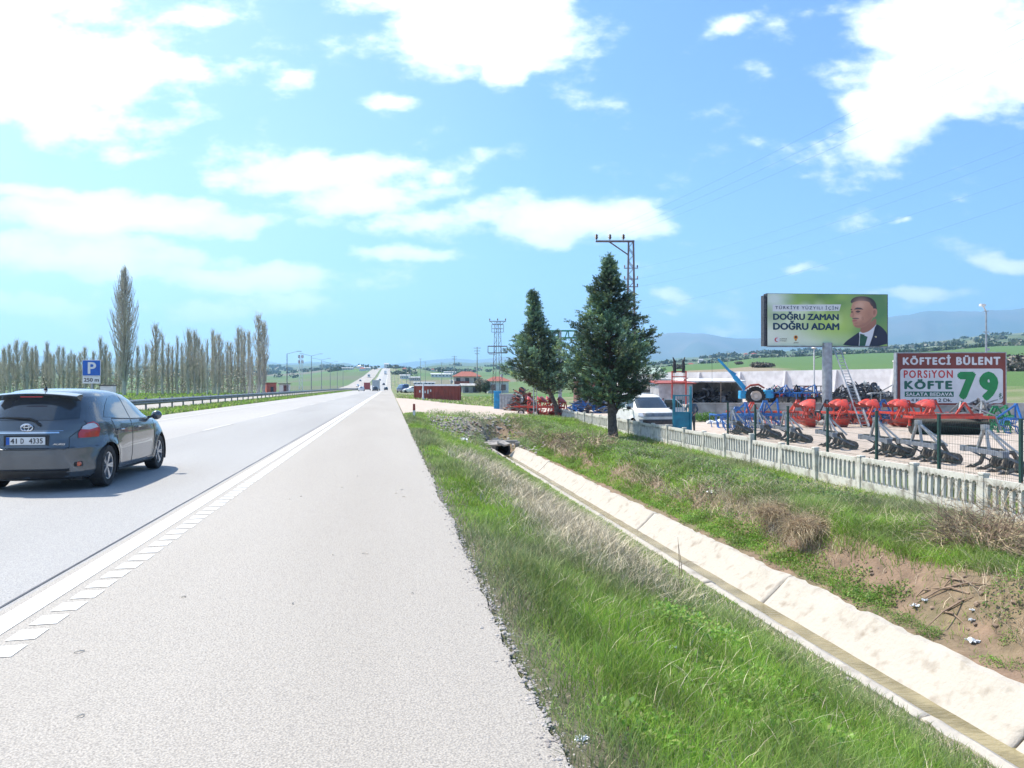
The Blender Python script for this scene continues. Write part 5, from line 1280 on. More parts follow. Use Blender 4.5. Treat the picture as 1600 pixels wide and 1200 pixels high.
# kiosk and red truck body left
q = gt(445, 168); t = thing('kiosk', 'small white and dark kiosk at the foot of the nearest street lamp', 'kiosk', q)
b = MB(); b.box((0,0,.9), (2.0,2,2.1)); b.build('wall', M['white'], t); b = MB(); b.box((0,0,2.05), (2.5,2.5,.18)); b.build('roof', M['dark'], t); b = MB(); b.box((.35,-1.02,.9), (1.0,.05,1.7)); b.build('window', M['glass'], t)
q = gt(423, 155); t = thing('red_shed', 'faded red shed at the right end of the poplar row', 'shed', q, .3)
b = MB(); b.box((0,0,1.0), (1.9,2,2.3)); b.build('wall', mat('salmon red boards', (.55,.17,.12), .8, c2=(.45,.12,.09), sc=2), t); b = MB(); b.box((0,0,2.2), (2.1,2.2,.12)); b.build('roof', M['redd'], t); b = MB(); b.box((.1,-1.03,.9), (.6,.04,1.0)); b.build('door', M['dark'], t)
# ---------------------------------------------------------------- overhead wires
def wire(name, p, q, sag, r, label, n=14, grp=None):
    p, q = Vector(p), Vector(q); c = (p+q)/2; b = MB(); b.tube([p.lerp(q, k/n)-c-Vector((0,0,sag*4*(k/n)*(1-k/n))) for k in range(n+1)], r, 3, cap=False)
    tag(b.build(name, M['dark'], loc=c), label, 'power line', grp)
T_ = W(986, 60); rt = Vector((cs, -sn, 0))
for k, (x_, v_) in enumerate(((-2.7,38),(-1.65,68),(-.6,98))):
    p = T_+rt*x_; p.z = hz_-.8+.5; q = W(1640, 24); q.z = ZV(v_-28, 24)
    wire('power_line', p, q, .35, .004, ['highest', 'middle', 'lowest'][k]+' of three long power lines rising to the upper right corner', grp='upper power lines')
for k, (v1, v_) in enumerate(((419,205),(436,222),(448,262),(483,300))):
    p = T_+rt*.5; p.z = ZV(v1, 60); q = W(1660, 30); q.z = ZV(v_-6, 30)
    wire('service_line', p, q, .5, .003, ['first', 'second', 'third', 'fourth'][k]+' from the top of the lower faint lines running right from the lattice pole', grp='lower power lines')
# gantry between the cypresses and lamp poles of the yard
q = place(875, 62); t = thing('green_gantry', 'green lattice beam on a white pole between the two cypresses', 'gantry', q, -PSI)
b = MB(); z1, z2 = ZV(517, 62)+.8, ZV(528, 62)+.8; b.bar((-1.2,0,z1),(1.4,0,z1),.12); b.bar((-1.2,0,z2),(1.4,0,z2),.12)
for k in range(9): b.bar((-1.2+.32*k,0,z2),(-1.2+.32*k+(.2 if k % 2 else -.05),0,z1),.08)
b.build('lattice_beam', M['greenm'], t)
b = MB(); b.tube([(0,0,0),(0,0,z1)], [.16,.12], 12); b.build('white_pole', M['galv'], t)
q = place(834, 56); t = thing('flag_pole', 'thin grey pole beside the small cypress trunk', 'pole', q); b = MB(); b.tube([(0,0,0),(0,0,3.4)], [.05,.04], 8); b.tube([(.22,0,0),(.22,0,3.2)], [.03,.03], 6); b.build('pole_shaft', M['galv'], t)
q = place(1541, 66); t = thing('floodlight_pole', 'slim pole with white floodlight behind the meatball sign', 'lamp pole', q, -PSI)
hh = ZV(486, 66)+.8; b = MB(); b.tube([(0,0,0),(0,0,hh)], [.1,.07], 8); b.build('pole_shaft', M['galv'], t); b = MB(); b.bar((0,0,hh),(-.35,-.1,hh+.45),.08); b.box((-.38,-.1,hh+.5), (.5,.25,.2), .3); b.build('floodlight', M['white'], t)
b = MB(); b.bar((-.2,0,hh),(.2,0,hh),.06); b.bar((-.25,0,hh-1.8),(.25,0,hh-1.8),.07); b.box((.12,0,hh-3.3), (.3,.1,.2)); b.build('cross_arm', M['galv'], t)
q = place(1272, 57, .1); t = thing('yard_lamp_pole', 'short pole with capped lamp left of the billboard column', 'lamp pole', q, -PSI)
hh = ZV(545, 57)-.1; b = MB(); b.tube([(0,0,0),(0,0,hh)], [.07,.05], 8); b.build('pole_shaft', M['white'], t); b = MB(); b.lathe([(.05,0),(.2,.05),(.12,.16),(0,.18)], 12, Matrix.Translation((0,0,hh))); b.build('lamp_cap', M['white'], t); b = MB(); b.bar((.1,0,hh-.7),(.85,0,hh-.45),.05); b.bar((.6,0,hh-.75),(.95,0,hh-.75),.05); b.build('bracket', M['dark'], t)
# ---------------------------------------------------------------- billboard
bd_ = 50.0; bc = W(1292.5, bd_); bb_ = thing('billboard', 'large election billboard on a thick grey column, man in suit and green blur', 'billboard', (bc.x, bc.y, -.8), -PSI+R(4))
PW_, PH_ = 8.05, 3.38; pz0 = ZV(541, bd_)+.8+.02; px0 = (1197-1292.5)/F*bd_
b = MB(); b.tube([(0,0,0),(0,0,pz0+.2)], .31, 28); b.tube([(0,0,0),(0,0,.12)], .5, 20); b.build('column', M['galv'], bb_, smooth=True)
b = MB(); b.box((px0+PW_/2,.28,pz0+PH_/2), (PW_+.1,.5,PH_+.04)); b.box((px0-.17,.25,pz0+PH_/2-.06), (.14,.5,PH_-.1))
for k in range(6): b.box((px0-.14,.0,pz0+.25+.55*k), (.2,.1,.05))
b.build('panel_frame', M['dark'], bb_)
b = MB(); b.bar((px0-.1,-.1,pz0-.06),(px0+PW_,-.1,pz0-.06),.1,.06); b.build('lower_rail', M['galvd'], bb_)
# printed poster as a coloured surface
gw, gh = 620, 262
S, T2 = np.meshgrid(np.linspace(0,1,gw), np.linspace(0,1,gh)); asp = PW_/PH_
img = np.zeros((gh, gw, 3)) + np.array([.26,.40,.10])
def blob(cx, cy, rx, ry, col, a=1.0, soft=.6):
    global img
    d = np.sqrt(((S-cx)/rx)**2+((T2-cy)/ry)**2); k = np.clip((1+soft-d)/(2*soft), 0, 1)[..., None]**1.3*a; img = img*(1-k)+np.array(col)*k
def polyf(pts, col, soft=.004, a=1.0):
    global img
    pts = [(p[0]*asp, p[1]) for p in pts]; X_, Y_ = S*asp, T2; ins = np.zeros(S.shape, bool); dm = np.full(S.shape, 9.)
    for (x1,y1),(x2,y2) in zip(pts, pts[1:]+pts[:1]):
        cnd = ((y1 > Y_) != (y2 > Y_)); xi = (x2-x1)*(Y_-y1)/((y2-y1) if y2 != y1 else 1e-9)+x1; ins ^= cnd & (X_ < xi)
        dx_, dy_ = x2-x1, y2-y1; t = np.clip(((X_-x1)*dx_+(Y_-y1)*dy_)/(dx_*dx_+dy_*dy_+1e-12), 0, 1); dm = np.minimum(dm, np.hypot(X_-x1-t*dx_, Y_-y1-t*dy_))
    k = np.clip(np.where(ins, dm, -dm)/(2*soft)+.5, 0, 1)[..., None]*a; img = img*(1-k)+np.array(col)*k
rr_ = random.Random(5)
for i in range(60):
    cx = rr_.uniform(-.05,1.0); cy = rr_.uniform(-.05,1.05); r = rr_.uniform(.05,.14); yel = rr_.random()
    blob(cx, cy, r*.9, r*1.7, (.20+.34*yel,.42+.25*yel,.10+.06*yel) if rr_.random() < .75 else (.12,.27,.12), .55, .7)
[blob(rr_.uniform(.0,.62), rr_.uniform(.45,1.0), rr_.uniform(.03,.07), rr_.uniform(.06,.16), rr_.choice([(.10,.22,.08),(.16,.34,.08),(.80,.86,.70),(.14,.28,.10)]), .7, .8) for _ in range(26)]; blob(.28,.52,.33,.20,(.55,.70,.30),.55,.8); blob(.9,.75,.2,.5,(.07,.20,.10),.8,.6); blob(.0,.15,.35,.38,(.78,.82,.72),.9,.7); blob(.05,.9,.12,.2,(.75,.82,.80),.8,.7); blob(.3,.05,.35,.2,(.70,.78,.62),.85,.7); blob(.5,.45,.14,.3,(.50,.68,.12),.6,.8)
sc_ = lambda L_: [((x_-73)/727, 1-(y_-68)/305) for x_, y_ in L_]
suit, suitd = (.018,.026,.055), (.012,.018,.04)
polyf(sc_(rnd([(525,372),(548,345),(598,310),(628,290),(650,300),(735,240),(770,262),(803,300),(803,373)],1)), suit)
polyf(sc_([(628,292),(624,372),(700,372),(722,300),(733,245),(700,262)]), (.66,.68,.72)); polyf(sc_([(634,300),(655,309),(680,318),(664,372),(630,372),(632,330)]), (.02,.10,.06)); polyf(sc_([(636,300),(662,306),(656,328),(640,326)]), (.015,.08,.05))
polyf(sc_([(724,262),(736,243),(748,262),(700,372),(690,372),(712,310)]), suitd); polyf(sc_([(628,292),(622,305),(618,372),(626,372),(630,320)]), suitd); polyf(sc_(rnd([(722,316),(730,312),(738,318),(731,325)])), (.55,.5,.3))
skin, sks, skl = (.50,.25,.16), (.33,.15,.10), (.62,.36,.25)
polyf(sc_(rnd([(640,262),(700,232),(732,205),(735,245),(690,285),(650,298),(632,285)],2)), sks)
polyf(sc_(rnd([(588,118),(612,100),(668,98),(704,116),(722,150),(722,188),(700,228),(668,258),(632,268),(604,262),(592,250),(590,236),(584,226),(592,214),(588,206),(574,202),(572,194),(580,172),(578,150)],2)), skin)
polyf(sc_(rnd([(604,262),(632,268),(668,258),(700,228),(716,190),(700,205),(665,238),(630,250),(598,250)],2)), sks, .012, .7)
polyf(sc_(rnd([(600,128),(640,112),(660,140),(640,150),(606,146)],2)), skl, .02, .6); polyf(sc_(rnd([(608,190),(636,180),(650,205),(630,222),(608,212)],2)), skl, .02, .5)
polyf(sc_(rnd([(575,112),(584,96),(604,84),(640,78),(684,82),(714,96),(732,120),(737,160),(728,180),(716,160),(712,140),(700,132),(690,112),(660,106),(620,106),(592,116),(582,122)],2)), (.045,.04,.045))
polyf(sc_(rnd([(704,160),(716,150),(734,152),(740,172),(732,196),(718,206),(708,196)],2)), (.50,.24,.17)); polyf(sc_(rnd([(714,162),(728,160),(730,178),(720,192),(714,184)],2)), sks)
blob(*sc_([(640,125)])[0], .05, .10, (.66,.40,.29), .7, .9); blob(*sc_([(620,200)])[0], .035, .08, (.62,.34,.24), .7, .9); blob(*sc_([(690,190)])[0], .03, .16, (.38,.18,.12), .7, .9); blob(*sc_([(650,240)])[0], .05, .05, (.36,.17,.12), .6, .9)
polyf(sc_(rnd([(594,158),(612,145),(640,147),(656,158),(640,157),(612,157)],1)), (.07,.05,.05)); polyf(sc_(rnd([(574,158),(584,154),(588,158),(580,163)],1)), (.07,.05,.05))
polyf(sc_(rnd([(603,171),(620,161),(640,169),(622,178)],2)), (.10,.06,.05)); polyf(sc_(rnd([(577,172),(586,165),(592,173),(584,179)],2)), (.10,.06,.05)); polyf(sc_(rnd([(600,176),(622,182),(640,178),(622,188)],1)), sks, .01, .6)
polyf(sc_(rnd([(584,170),(594,168),(598,190),(592,206),(584,204),(588,188)],2)), sks, .006, .5)
polyf(sc_(rnd([(583,212),(596,206),(618,206),(632,212),(616,215),(596,215)],1)), (.13,.09,.08), .004, .85); polyf(sc_(rnd([(584,222),(602,218),(620,222),(606,228),(590,228)],1)), (.40,.13,.11)); polyf(sc_(rnd([(600,236),(622,232),(616,244),(602,246)],1)), sks, .01, .5)
polyf(sc_(rnd([(640,205),(652,196),(660,214),(648,226)],2)), sks, .008, .4)
polyf(sc_([(104,133),(518,128),(507,166),(104,172)]), (.66,.69,.70))
Vp = np.stack([px0+S*PW_, np.full_like(S, .02), pz0+T2*PH_], -1).reshape(-1, 3)
j_, i_ = np.meshgrid(np.arange(gh-1), np.arange(gw-1), indexing='ij'); q0 = (j_*gw+i_).reshape(-1)
M['poster'] = mat('printed poster vinyl', (.5,.5,.5), .55, attr=True, sc=2, lo=0, hi=1); 
for n_ in M['poster'].node_tree.nodes:
    if n_.type == 'MAP_RANGE' and abs(n_.inputs['To Min'].default_value-.72) < .01: n_.inputs['To Min'].default_value = .95; n_.inputs['To Max'].default_value = 1.05
np_mesh('poster', Vp, np.stack([q0, q0+1, q0+gw+1, q0+gw], -1), None, M['poster'], img.reshape(-1, 3), bb_)
M['navy'] = mat('dark navy lettering', (.012,.05,.10), .6, c2=(.015,.045,.09), sc=5); M['logo_o'] = mat('orange print', (.75,.30,.02), .6, c2=(.7,.26,.02), sc=5)
def bt(s, x0, y0, x1, y1, m, bold=.03, nm='lettering', sp=1.0):
    X0 = px0+(x0-73)/727*PW_; Z0 = pz0+(1-(y1-68)/305)*PH_
    return text(nm, s, (X0, .012, Z0), (x1-x0)/727*PW_, (y1-y0)/305*PH_, m, bb_, bold=bold, ext=.004, spacing=sp)
bt('TÜRKİYE YÜZYILI İÇİN', 120, 135, 500, 163, M['navy'], .012, sp=1.3)
bt('DOĞRU ZAMAN', 106, 172, 504, 222, M['navy'], .06); bt('DOĞRU ADAM', 106, 225, 507, 280, M['navy'], .06)
bt('CUMHUR', 146, 329, 190, 336, M['ink'], 0); bt('İTTİFAKI', 146, 339, 186, 347, M['ink'], 0); bt('AK PARTİ', 230, 350, 259, 358, M['ink'], .02)
def bx_(x, y): return (px0+(x-73)/727*PW_, pz0+(1-(y-68)/305)*PH_)
b = MB(); c0 = bx_(128, 338); ring = []
b.add([(c0[0]+.20*math.cos(a), .010, c0[1]+.20*math.sin(a)) for a in [2*math.pi*k/28 for k in range(28)]], [tuple(range(28))]); b.build('round_emblem', M['plate'], bb_)
b = MB(); pts_ = [(c0[0]+.14*math.cos(a), c0[1]+.14*math.sin(a)) for a in [R(50)+R(260)*k/20 for k in range(21)]]+[(c0[0]+.045+.105*math.cos(a), c0[1]+.105*math.sin(a)) for a in [R(300)-R(240)*k/20 for k in range(21)]]
b.prism(pts_, .003, Matrix.Translation((0,.006,0)) @ Matrix.Rotation(R(90),4,'X')); b.build('crescent', M['red'], bb_)
b = MB(); c1 = bx_(243, 324)
b.prism([(c1[0]+.15*math.cos(a)*(1 if k % 2 else .78), c1[1]+.15*math.sin(a)*(1 if k % 2 else .78)) for k, a in enumerate([2*math.pi*k/28 for k in range(28)])], .004, Matrix.Translation((0,.006,0)) @ Matrix.Rotation(R(90),4,'X'))
b.box((c1[0],.006,c1[1]-.17), (.11,.004,.08)); b.build('bulb_emblem', M['logo_o'], bb_)
b = MB(); b.prism([(c1[0]+.07*math.cos(2*math.pi*k/16), c1[1]+.02+.08*math.sin(2*math.pi*k/16)) for k in range(16)], .004, Matrix.Translation((0,.001,0)) @ Matrix.Rotation(R(90),4,'X')); b.box((c1[0],.001,c1[1]-.19), (.07,.004,.03)); b.build('bulb_centre', M['ink'], bb_)
# ladder
lp, lq = W(1352, 43.2), W(1308, 49.2); lp.z = -.8; lq.z = ZV(545, 49.2); ld_ = thing('ladder', 'aluminium extension ladder leaning up against the billboard', 'ladder', lp)
v_ = lq-lp; sd_ = Vector((cs,-sn,0))*.20; b = MB()
for s in (-1, 1): b.bar(sd_*s, v_+sd_*s, .05, .09); 
b.build('side_rail', M['galv'], ld_); b = MB(); n = 26
for k in range(1, n): b.bar(v_*(k/n)-sd_, v_*(k/n)+sd_, .035)
b.build('rung', M['galv'], ld_)
b = MB(); 
for s in (-1, 1): b.bar(v_*.02+sd_*s*1.2+Vector((0,-.05,0)), v_*.55+sd_*s*1.2+Vector((0,-.05,0)), .05, .09)
b.build('outer_rail', M['galv'], ld_)
# ---------------------------------------------------------------- restaurant sign
sd0 = 51.0; sc0 = W(1486.5, sd0); sg = thing('restaurant_sign', 'wide maroon and white meatball restaurant sign with a big green 79', 'sign', (sc0.x, sc0.y, -.8), -PSI-R(5))
SW, SH = 6.85, 3.45; sz = ZV(633, sd0)+.8
M['maroon'] = mat('maroon print', (.20,.045,.035), .55, c2=(.17,.04,.03), sc=2); M['sgreen'] = mat('green print', (.01,.24,.07), .5, c2=(.012,.20,.06), sc=3); M['dgreen'] = mat('dark green print', (.02,.13,.09), .5, c2=(.02,.11,.08), sc=3); M['sred'] = mat('red print', (.52,.05,.05), .5, c2=(.46,.04,.04), sc=3); M['signw'] = mat('sign white', (.66,.67,.69), .5, c2=(.60,.61,.63), sc=1.5)
b = MB(); b.box((0,.25,sz+SH/2), (SW+.16,.42,SH+.12)); b.build('sign_box', M['galv'], sg)
b = MB(); b.box((0,.02,sz+SH/2), (SW,.04,SH)); b.build('maroon_face', M['maroon'], sg)
b = MB(); b.box((.1,.3,sz/2), (SW-.2,.25,sz)); b.build('base_wall', M['lowwall'], sg)
# zoom coordinates of the photograph crop: x 555..1438, y 55..487
def kx(x): return -SW/2+(x-555)/883*SW
def kz(y): return sz+SH*(1-(y-55)/432)
b = MB(); pts_ = rnd([(kx(575),kz(478)),(kx(1415),kz(478)),(kx(1415),kz(185)),(kx(575),kz(185))],0); x0,x1,z0,z1 = kx(576),kx(1416),kz(470),kz(184); r = .2
pts_ = [(x_+r*math.cos(a),z_+r*math.sin(a)) for x_, z_, a0 in ((x1-r,z1-r,0),(x0+r,z1-r,90),(x0+r,z0+r,180),(x1-r,z0+r,270)) for a in [R(a0+15*k) for k in range(7)]]
b.prism(pts_, .01, Matrix.Translation((0,-.004,0)) @ Matrix.Rotation(R(90),4,'X')); b.build('white_panel', M['signw'], sg)
def kt(s, x0, y0, x1, y1, m, bold=.03, sp=1.0, y=-.012): return text('lettering', s, (kx(x0), y, kz(y1)), kx(x1)-kx(x0), kz(y0)-kz(y1), m, sg, bold=bold, ext=.006, spacing=sp)
kt('KÖFTECİ', 597, 68, 992, 152, M['signw'], .07, 1.25, -.002); kt('BÜLENT', 1036, 72, 1396, 154, M['signw'], .07, 1.25, -.002)
kt('PORSiYON', 604, 196, 1008, 262, M['sred'], .035, 1.25); kt('KÖFTE', 608, 270, 1004, 356, M['dgreen'], .08, 1.25)
b = MB(); b.box(((kx(612)+kx(1015))/2,-.012,(kz(374)+kz(418))/2), (kx(1015)-kx(612),.006,kz(374)-kz(418))); b.build('green_band', M['dgreen'], sg)
kt('SALATA BEDAVA', 624, 382, 1006, 412, M['signw'], .035, 1.05, -.018)
kt('4 Km', 664, 434, 770, 458, M['ink'], .02); kt('2 Dk.', 888, 432, 1000, 460, M['ink'], .03)
kt('7', 1045, 210, 1198, 442, M['sgreen'], .10); kt('9', 1222, 208, 1378, 452, M['sgreen'], .10); kt('₺', 1382, 384, 1414, 440, M['dgreen'], .0)
b = MB()
for k in range(5): b.prism([(kx(790+18*k)+.1*math.cos(a), kz(443)+(.05+.02*math.sin(3*k+a*3))*math.sin(a)) for a in [2*math.pi*j/12 for j in range(12)]], .004, Matrix.Translation((0,-.011-.001*k,0)) @ Matrix.Rotation(R(90),4,'X'))
b.build('paint_smudge', M['ink'], sg)
# ---------------------------------------------------------------- houses and far buildings
def house(name, label, u, d, w, dp, hh, rh, mw_, mr_, floors=2, rz=.1, balcony=True, hip=True, cols=3):
    q = gt(u, d); t = thing(name, label, 'house' if floors else 'building', (q[0], q[1], q[2]-.4), rz-PSI)
    b = MB(); b.box((0,0,hh/2), (w,dp,hh)); b.build('wall', mw_, t)
    b = MB(); o_ = .5
    if hip: b.add([(-w/2-o_,-dp/2-o_,hh),(w/2+o_,-dp/2-o_,hh),(w/2+o_,dp/2+o_,hh),(-w/2-o_,dp/2+o_,hh),(-w/5,0,hh+rh),(w/5,0,hh+rh)], [(0,3,2,1),(0,1,5,4),(1,2,5),(2,3,4,5),(3,0,4)])
    else: b.add([(-w/2-o_,-dp/2-o_,hh),(w/2+o_,-dp/2-o_,hh),(w/2+o_,dp/2+o_,hh),(-w/2-o_,dp/2+o_,hh),(-w/2-o_,0,hh+rh),(w/2+o_,0,hh+rh)], [(0,3,2,1),(0,1,5,4),(1,2,5),(2,3,4,5),(3,0,4)])
    rf_ = b.build('roof', mr_, t)
    if floors and hip: b = MB(); b.box((w*.2,0,hh+rh*.9), (.5,.5,1.1)); b.build('chimney', mw_, rf_)
    for f in range(max(floors, 1)):
        zf = (hh/max(floors,1))*(f+.55)
        for k in range(cols):
            b = MB(); b.box((-w/2+w*(k+.5)/cols,-dp/2-.03,zf), (w/cols*.45,.06,1.2)); wn_ = b.build('window', M['glass'], t)
            b = MB(); b.box((-w/2+w*(k+.5)/cols,-dp/2-.05,zf-.68), (w/cols*.55,.14,.1)); b.build('sill', M['white'], wn_)
        if balcony and f: 
            b = MB(); b.box((-w*.2,-dp/2-.6,hh/floors*f+.1), (w*.55,1.2,.2)); b.box((-w*.2,-dp/2-1.15,hh/floors*f+.55), (w*.55,.08,.8)); b.build('balcony', M['roof'], t)
    return t
house('house', 'two-storey pinkish villa with red tiled roof beyond the container', 729, 195, 6.6, 7, 4.3, 1.3, M['cream'], M['roof'])
house('house', 'single-storey white house with red tiled roof beside the transformer pole', 777, 165, 4.4, 5, 2.9, 1.0, M['white'], M['roof'], 1, balcony=False, cols=2)
t = house('outbuilding', 'small grey outbuilding below the two-storey villa', 735, 170, 3.6, 3, 2.0, .5, M['lowwall'], M['lowwall'], 1, balcony=False, hip=False, cols=2)
for i, (u, d, w, hh, lb, mw_, mr_) in enumerate([(633,700,9,3.5,'long white warehouse beyond the crest right of the road',M['white'],M['tin']),(690,800,22,3.5,'white factory hall far right of the road',M['white'],M['white']),(703,900,14,3.5,'grey hall right of the white factory',M['tin'],M['tin']),(663,520,14,2,'low grey shed in the green field right of the road',M['tin'],M['tin']),
      (648,640,9,3,'pale depot left of the long low shed',M['cream'],M['tin']),(572,1100,12,4,'pale warehouse left of the road crest',M['white'],M['tin']),(540,1300,26,4,'wide pale shed far left of the road',M['cream'],M['tin']),(604,1450,9,8,'tall pale silo block at the road crest',M['white'],M['tin']),(712,560,8,2,'small white shed above the villa roof',M['white'],M['tin'])]):
    house('warehouse', lb, u, d, w, w*.5, hh, hh*.25, mw_, mr_, 0, balcony=False, hip=False, cols=6)
# village houses on the hillside: small, countable
for i in range(15):
    u = random.choice([random.uniform(1150, 1240), random.uniform(1060,1180), random.uniform(560,600), random.uniform(610, 700)]); d = random.uniform(900, 1500) if u > 1000 else random.uniform(900, 1900)
    q = gt(u, d); t = thing('village_house', 'tiny pale house of the far village on the slope left of the billboard' if u > 1000 else 'tiny pale house among the far roadside buildings', 'house', q, random.uniform(-.5,.5), 'far village houses' if u > 1000 else 'far roadside houses')
    w = random.uniform(5,9); hh = random.uniform(2.5,4.5); b = MB(); b.box((0,0,hh/2), (w,w*.8,hh)); b.build('wall', random.choice([M['white'],M['cream']]), t)
    b = MB(); b.add([(-w/2-.4,-w*.4-.4,hh),(w/2+.4,-w*.4-.4,hh),(w/2+.4,w*.4+.4,hh),(-w/2-.4,w*.4+.4,hh),(-w/5,0,hh+2),(w/5,0,hh+2)], [(0,3,2,1),(0,1,5,4),(1,2,5),(2,3,4,5),(3,0,4)]); b.build('roof', random.choice([M['roof'],M['tin'],M['redd']]), t)
# ---------------------------------------------------------------- farm machinery
def mouldboard(b, M4, s=1, up=1):
    rows_ = []; s = 1
    for i in range(9):
        t = i/8; row = []
        for j in range(6):
            q = j/5; x = (t-.5)*.80*s; curl = (q-.15)**2*.42+t*.30*q; z = up*(q*.60*(1-.65*(1-t)**2)+.10*(1-t)-.06); row.append((x+.1*q, -.15+curl-.30*t, z*s))
        rows_.append(row)
    b.grid(rows_, M=M4)
def plough(name, label, u, d, rz, bodies=2, grp='red reversible ploughs'):
    t = thing(name, label, 'plough', place(u, d), rz+random.uniform(-.22,.22), grp)
    b = MB(); b.bar((0,-1.2,.95),(0,.9+.75*bodies*.6,.95),.16,.16); b.bar((-.45,-1.25,.55),(-.08,-1.25,1.45),.08); b.bar((.45,-1.25,.55),(.08,-1.25,1.45),.08); b.bar((-.45,-1.25,.6),(.45,-1.25,.6),.1); b.bar((0,-1.2,1.4),(0,-.4,1.0),.1); b.build('beam_frame', M['red'], t)
    for k in range(bodies):
        y = -.75+.85*k; x = 0
        lg = MB(); lg.tube([(x,y,.95),(x+.05,y+.12,1.25),(x+.0,y+.05,1.45)], .06, 6); lg.tube([(x,y,.95),(x+.05,y+.12,.55),(x,y+.05,.30)], .06, 6); lg.tube([(x+.30,y,1.05),(x+.42,y-.1,1.25),(x+.36,y-.15,1.45)], .05, 6); lg.build('plough_leg', M['red'], t, smooth=True)
        for up in (1, -1):
            m_ = MB(); mouldboard(m_, Matrix.Translation((x,y,.95+up*.42)) , 1.0, up); o = m_.build('mouldboard', M['red'], t, smooth=180); sd = o.modifiers.new('t','SOLIDIFY'); sd.thickness = .02
            sh = MB(); sh.add([(x-.62,y-.02,.95+up*.40),(x-.1,y-.25,.95+up*.44),(x-.55,y-.05,.95+up*.52),(x-.75,y-.12,.95+up*.72)], [(0,1,2),(0,2,3),(1,2,3),(0,1,3)]); sh.build('share', M['redd'], o)
    w = MB(); w.lathe([(.22,-.09),(.30,-.09),(.33,0),(.30,.09),(.22,.09)], 18, Matrix.Translation((.55,.95*bodies*.6,.33)) @ Matrix.Rotation(R(90),4,'Y')); wo_ = w.build('gauge_wheel', M['rubber'], t, smooth=True)
    w = MB(); w.lathe([(0,-.05),(.22,-.05),(.22,.05),(0,.05)], 12, Matrix.Translation((.55,.95*bodies*.6,.33)) @ Matrix.Rotation(R(90),4,'Y')); w.build('rim', M['white'], wo_)
    t.scale = (.92,.85,.84)
    h_ = MB(); h_.tube([(-.1,-1.0,1.3),(-.3,-.5,1.5),(-.05,.1,1.25),(.2,.5,1.1)], .018, 5); h_.tube([(.1,-1.0,1.3),(.35,-.6,1.4),(.1,.0,1.2)], .018, 5); h_.build('hydraulic_hose', M['black'], t)
    return t
plough('reversible_plough', 'red reversible plough at the left end of the plough row, left of the billboard column', 1258, 44.0, -PSI+.02)
plough('reversible_plough', 'red reversible plough standing below the billboard column', 1304, 44.2, -PSI)
plough('reversible_plough', 'red reversible plough right behind the foot of the ladder', 1350, 44.6, -PSI+.04)
plough('reversible_plough', 'red reversible plough just right of the ladder', 1396, 44.2, -PSI+.02)
plough('reversible_plough', 'red reversible plough standing before the meatball sign', 1440, 43.5, -PSI+.03, 2)
plough('reversible_plough', 'red plough by the yard entrance behind the small cypress', 862, 56, R(60), 3)
plough('reversible_plough', 'red plough left of the flag pole at the entrance', 843, 58, R(75), 3)
# grey subsoilers
M['dusty'] = mat('dusty worn steel', (.20,.175,.15), .85, .1, c2=(.10,.095,.09), sc=9)
M['steelp'] = mat('grey blue implement paint', (.12,.15,.20), .55, .3, c2=(.20,.22,.25), sc=4)
def ripper(label, u, d, rz, first=[None]):
    if first[0]: return dup(first[0], place(u, d), rz, label)
    t = thing('subsoiler', label, 'subsoiler', place(u, d), rz, 'grey subsoilers behind the mesh fence')
    b = MB(); b.box((0,0,.56), (2.5,.12,.12)); b.box((-1.1,0,.56), (.25,.16,.16)); b.box((1.1,0,.56), (.25,.16,.16)); b.build('toolbar', M['steelp'], t)
    b = MB(); b.bar((-.32,0,.60),(-.06,.05,1.22),.07); b.bar((.32,0,.60),(.06,.05,1.22),.07); b.box((0,.05,1.22), (.22,.14,.14)); b.bar((-.06,.1,1.18),(-.28,.3,.60),.05); b.build('a_frame', M['galv'], t)
    b = MB(); b.bar((.05,.05,1.2),(1.15,.1,.62),.05); b.bar((-.05,.1,1.2),(.75,.55,.55),.05); b.build('stay_bar', M['galv'], t)
    for k in range(4):
        x = -.95+.62*k; b = MB(); y0 = .15
        b.tube([(x,.0,.62),(x,.32,.60),(x,.45,.38),(x,.36,.16),(x,.1,.02)], [.06,.065,.065,.06,.04], 6); sh_ = b.build('curved_shank', M['dusty'], t, smooth=True)
        b = MB(); b.add([(x-.05,.16,.07),(x+.05,.16,.07),(x+.07,-.1,-.01),(x-.07,-.1,-.01),(x,.1,.12)], [(0,1,2,3),(0,1,4),(1,2,4),(2,3,4),(3,0,4)]); b.build('point', M['black'], sh_)
    for s in (-1, 1):
        b = MB(); b.lathe([(.18,-.1),(.34,-.06),(.30,.06),(.18,.1)], 16, Matrix.Translation((s*.3,1.0,.3)) @ Matrix.Rotation(R(90),4,'Y'))
    b = MB(); b.tube([(-1.0,.75,.17),(1.0,.75,.17)], .04, 8)
    for k in range(12):
        a = k*.9; x = -.95+.17*k; b.lathe([(.05,-.01),(.17,-.008),(.17,.008),(.05,.01)], 12, Matrix.Translation((x,.75,.17)) @ Matrix.Rotation(R(84),4,'Y'))
    b.build('disc_roller', M['dusty'], t)
    b = MB()
    b.bar((-1.0,0,.56),(-1.0,.75,.17),.05); b.bar((1.0,0,.56),(1.0,.75,.17),.05); b.bar((-1,.08,.5),(1,.08,.5),.04)
    b.build('roller_arm', M['steelp'], t); first[0] = t; return t
fd_ = W(1508,20.5)-W(1409,24.5); FPa = math.atan2(fd_.y, fd_.x)
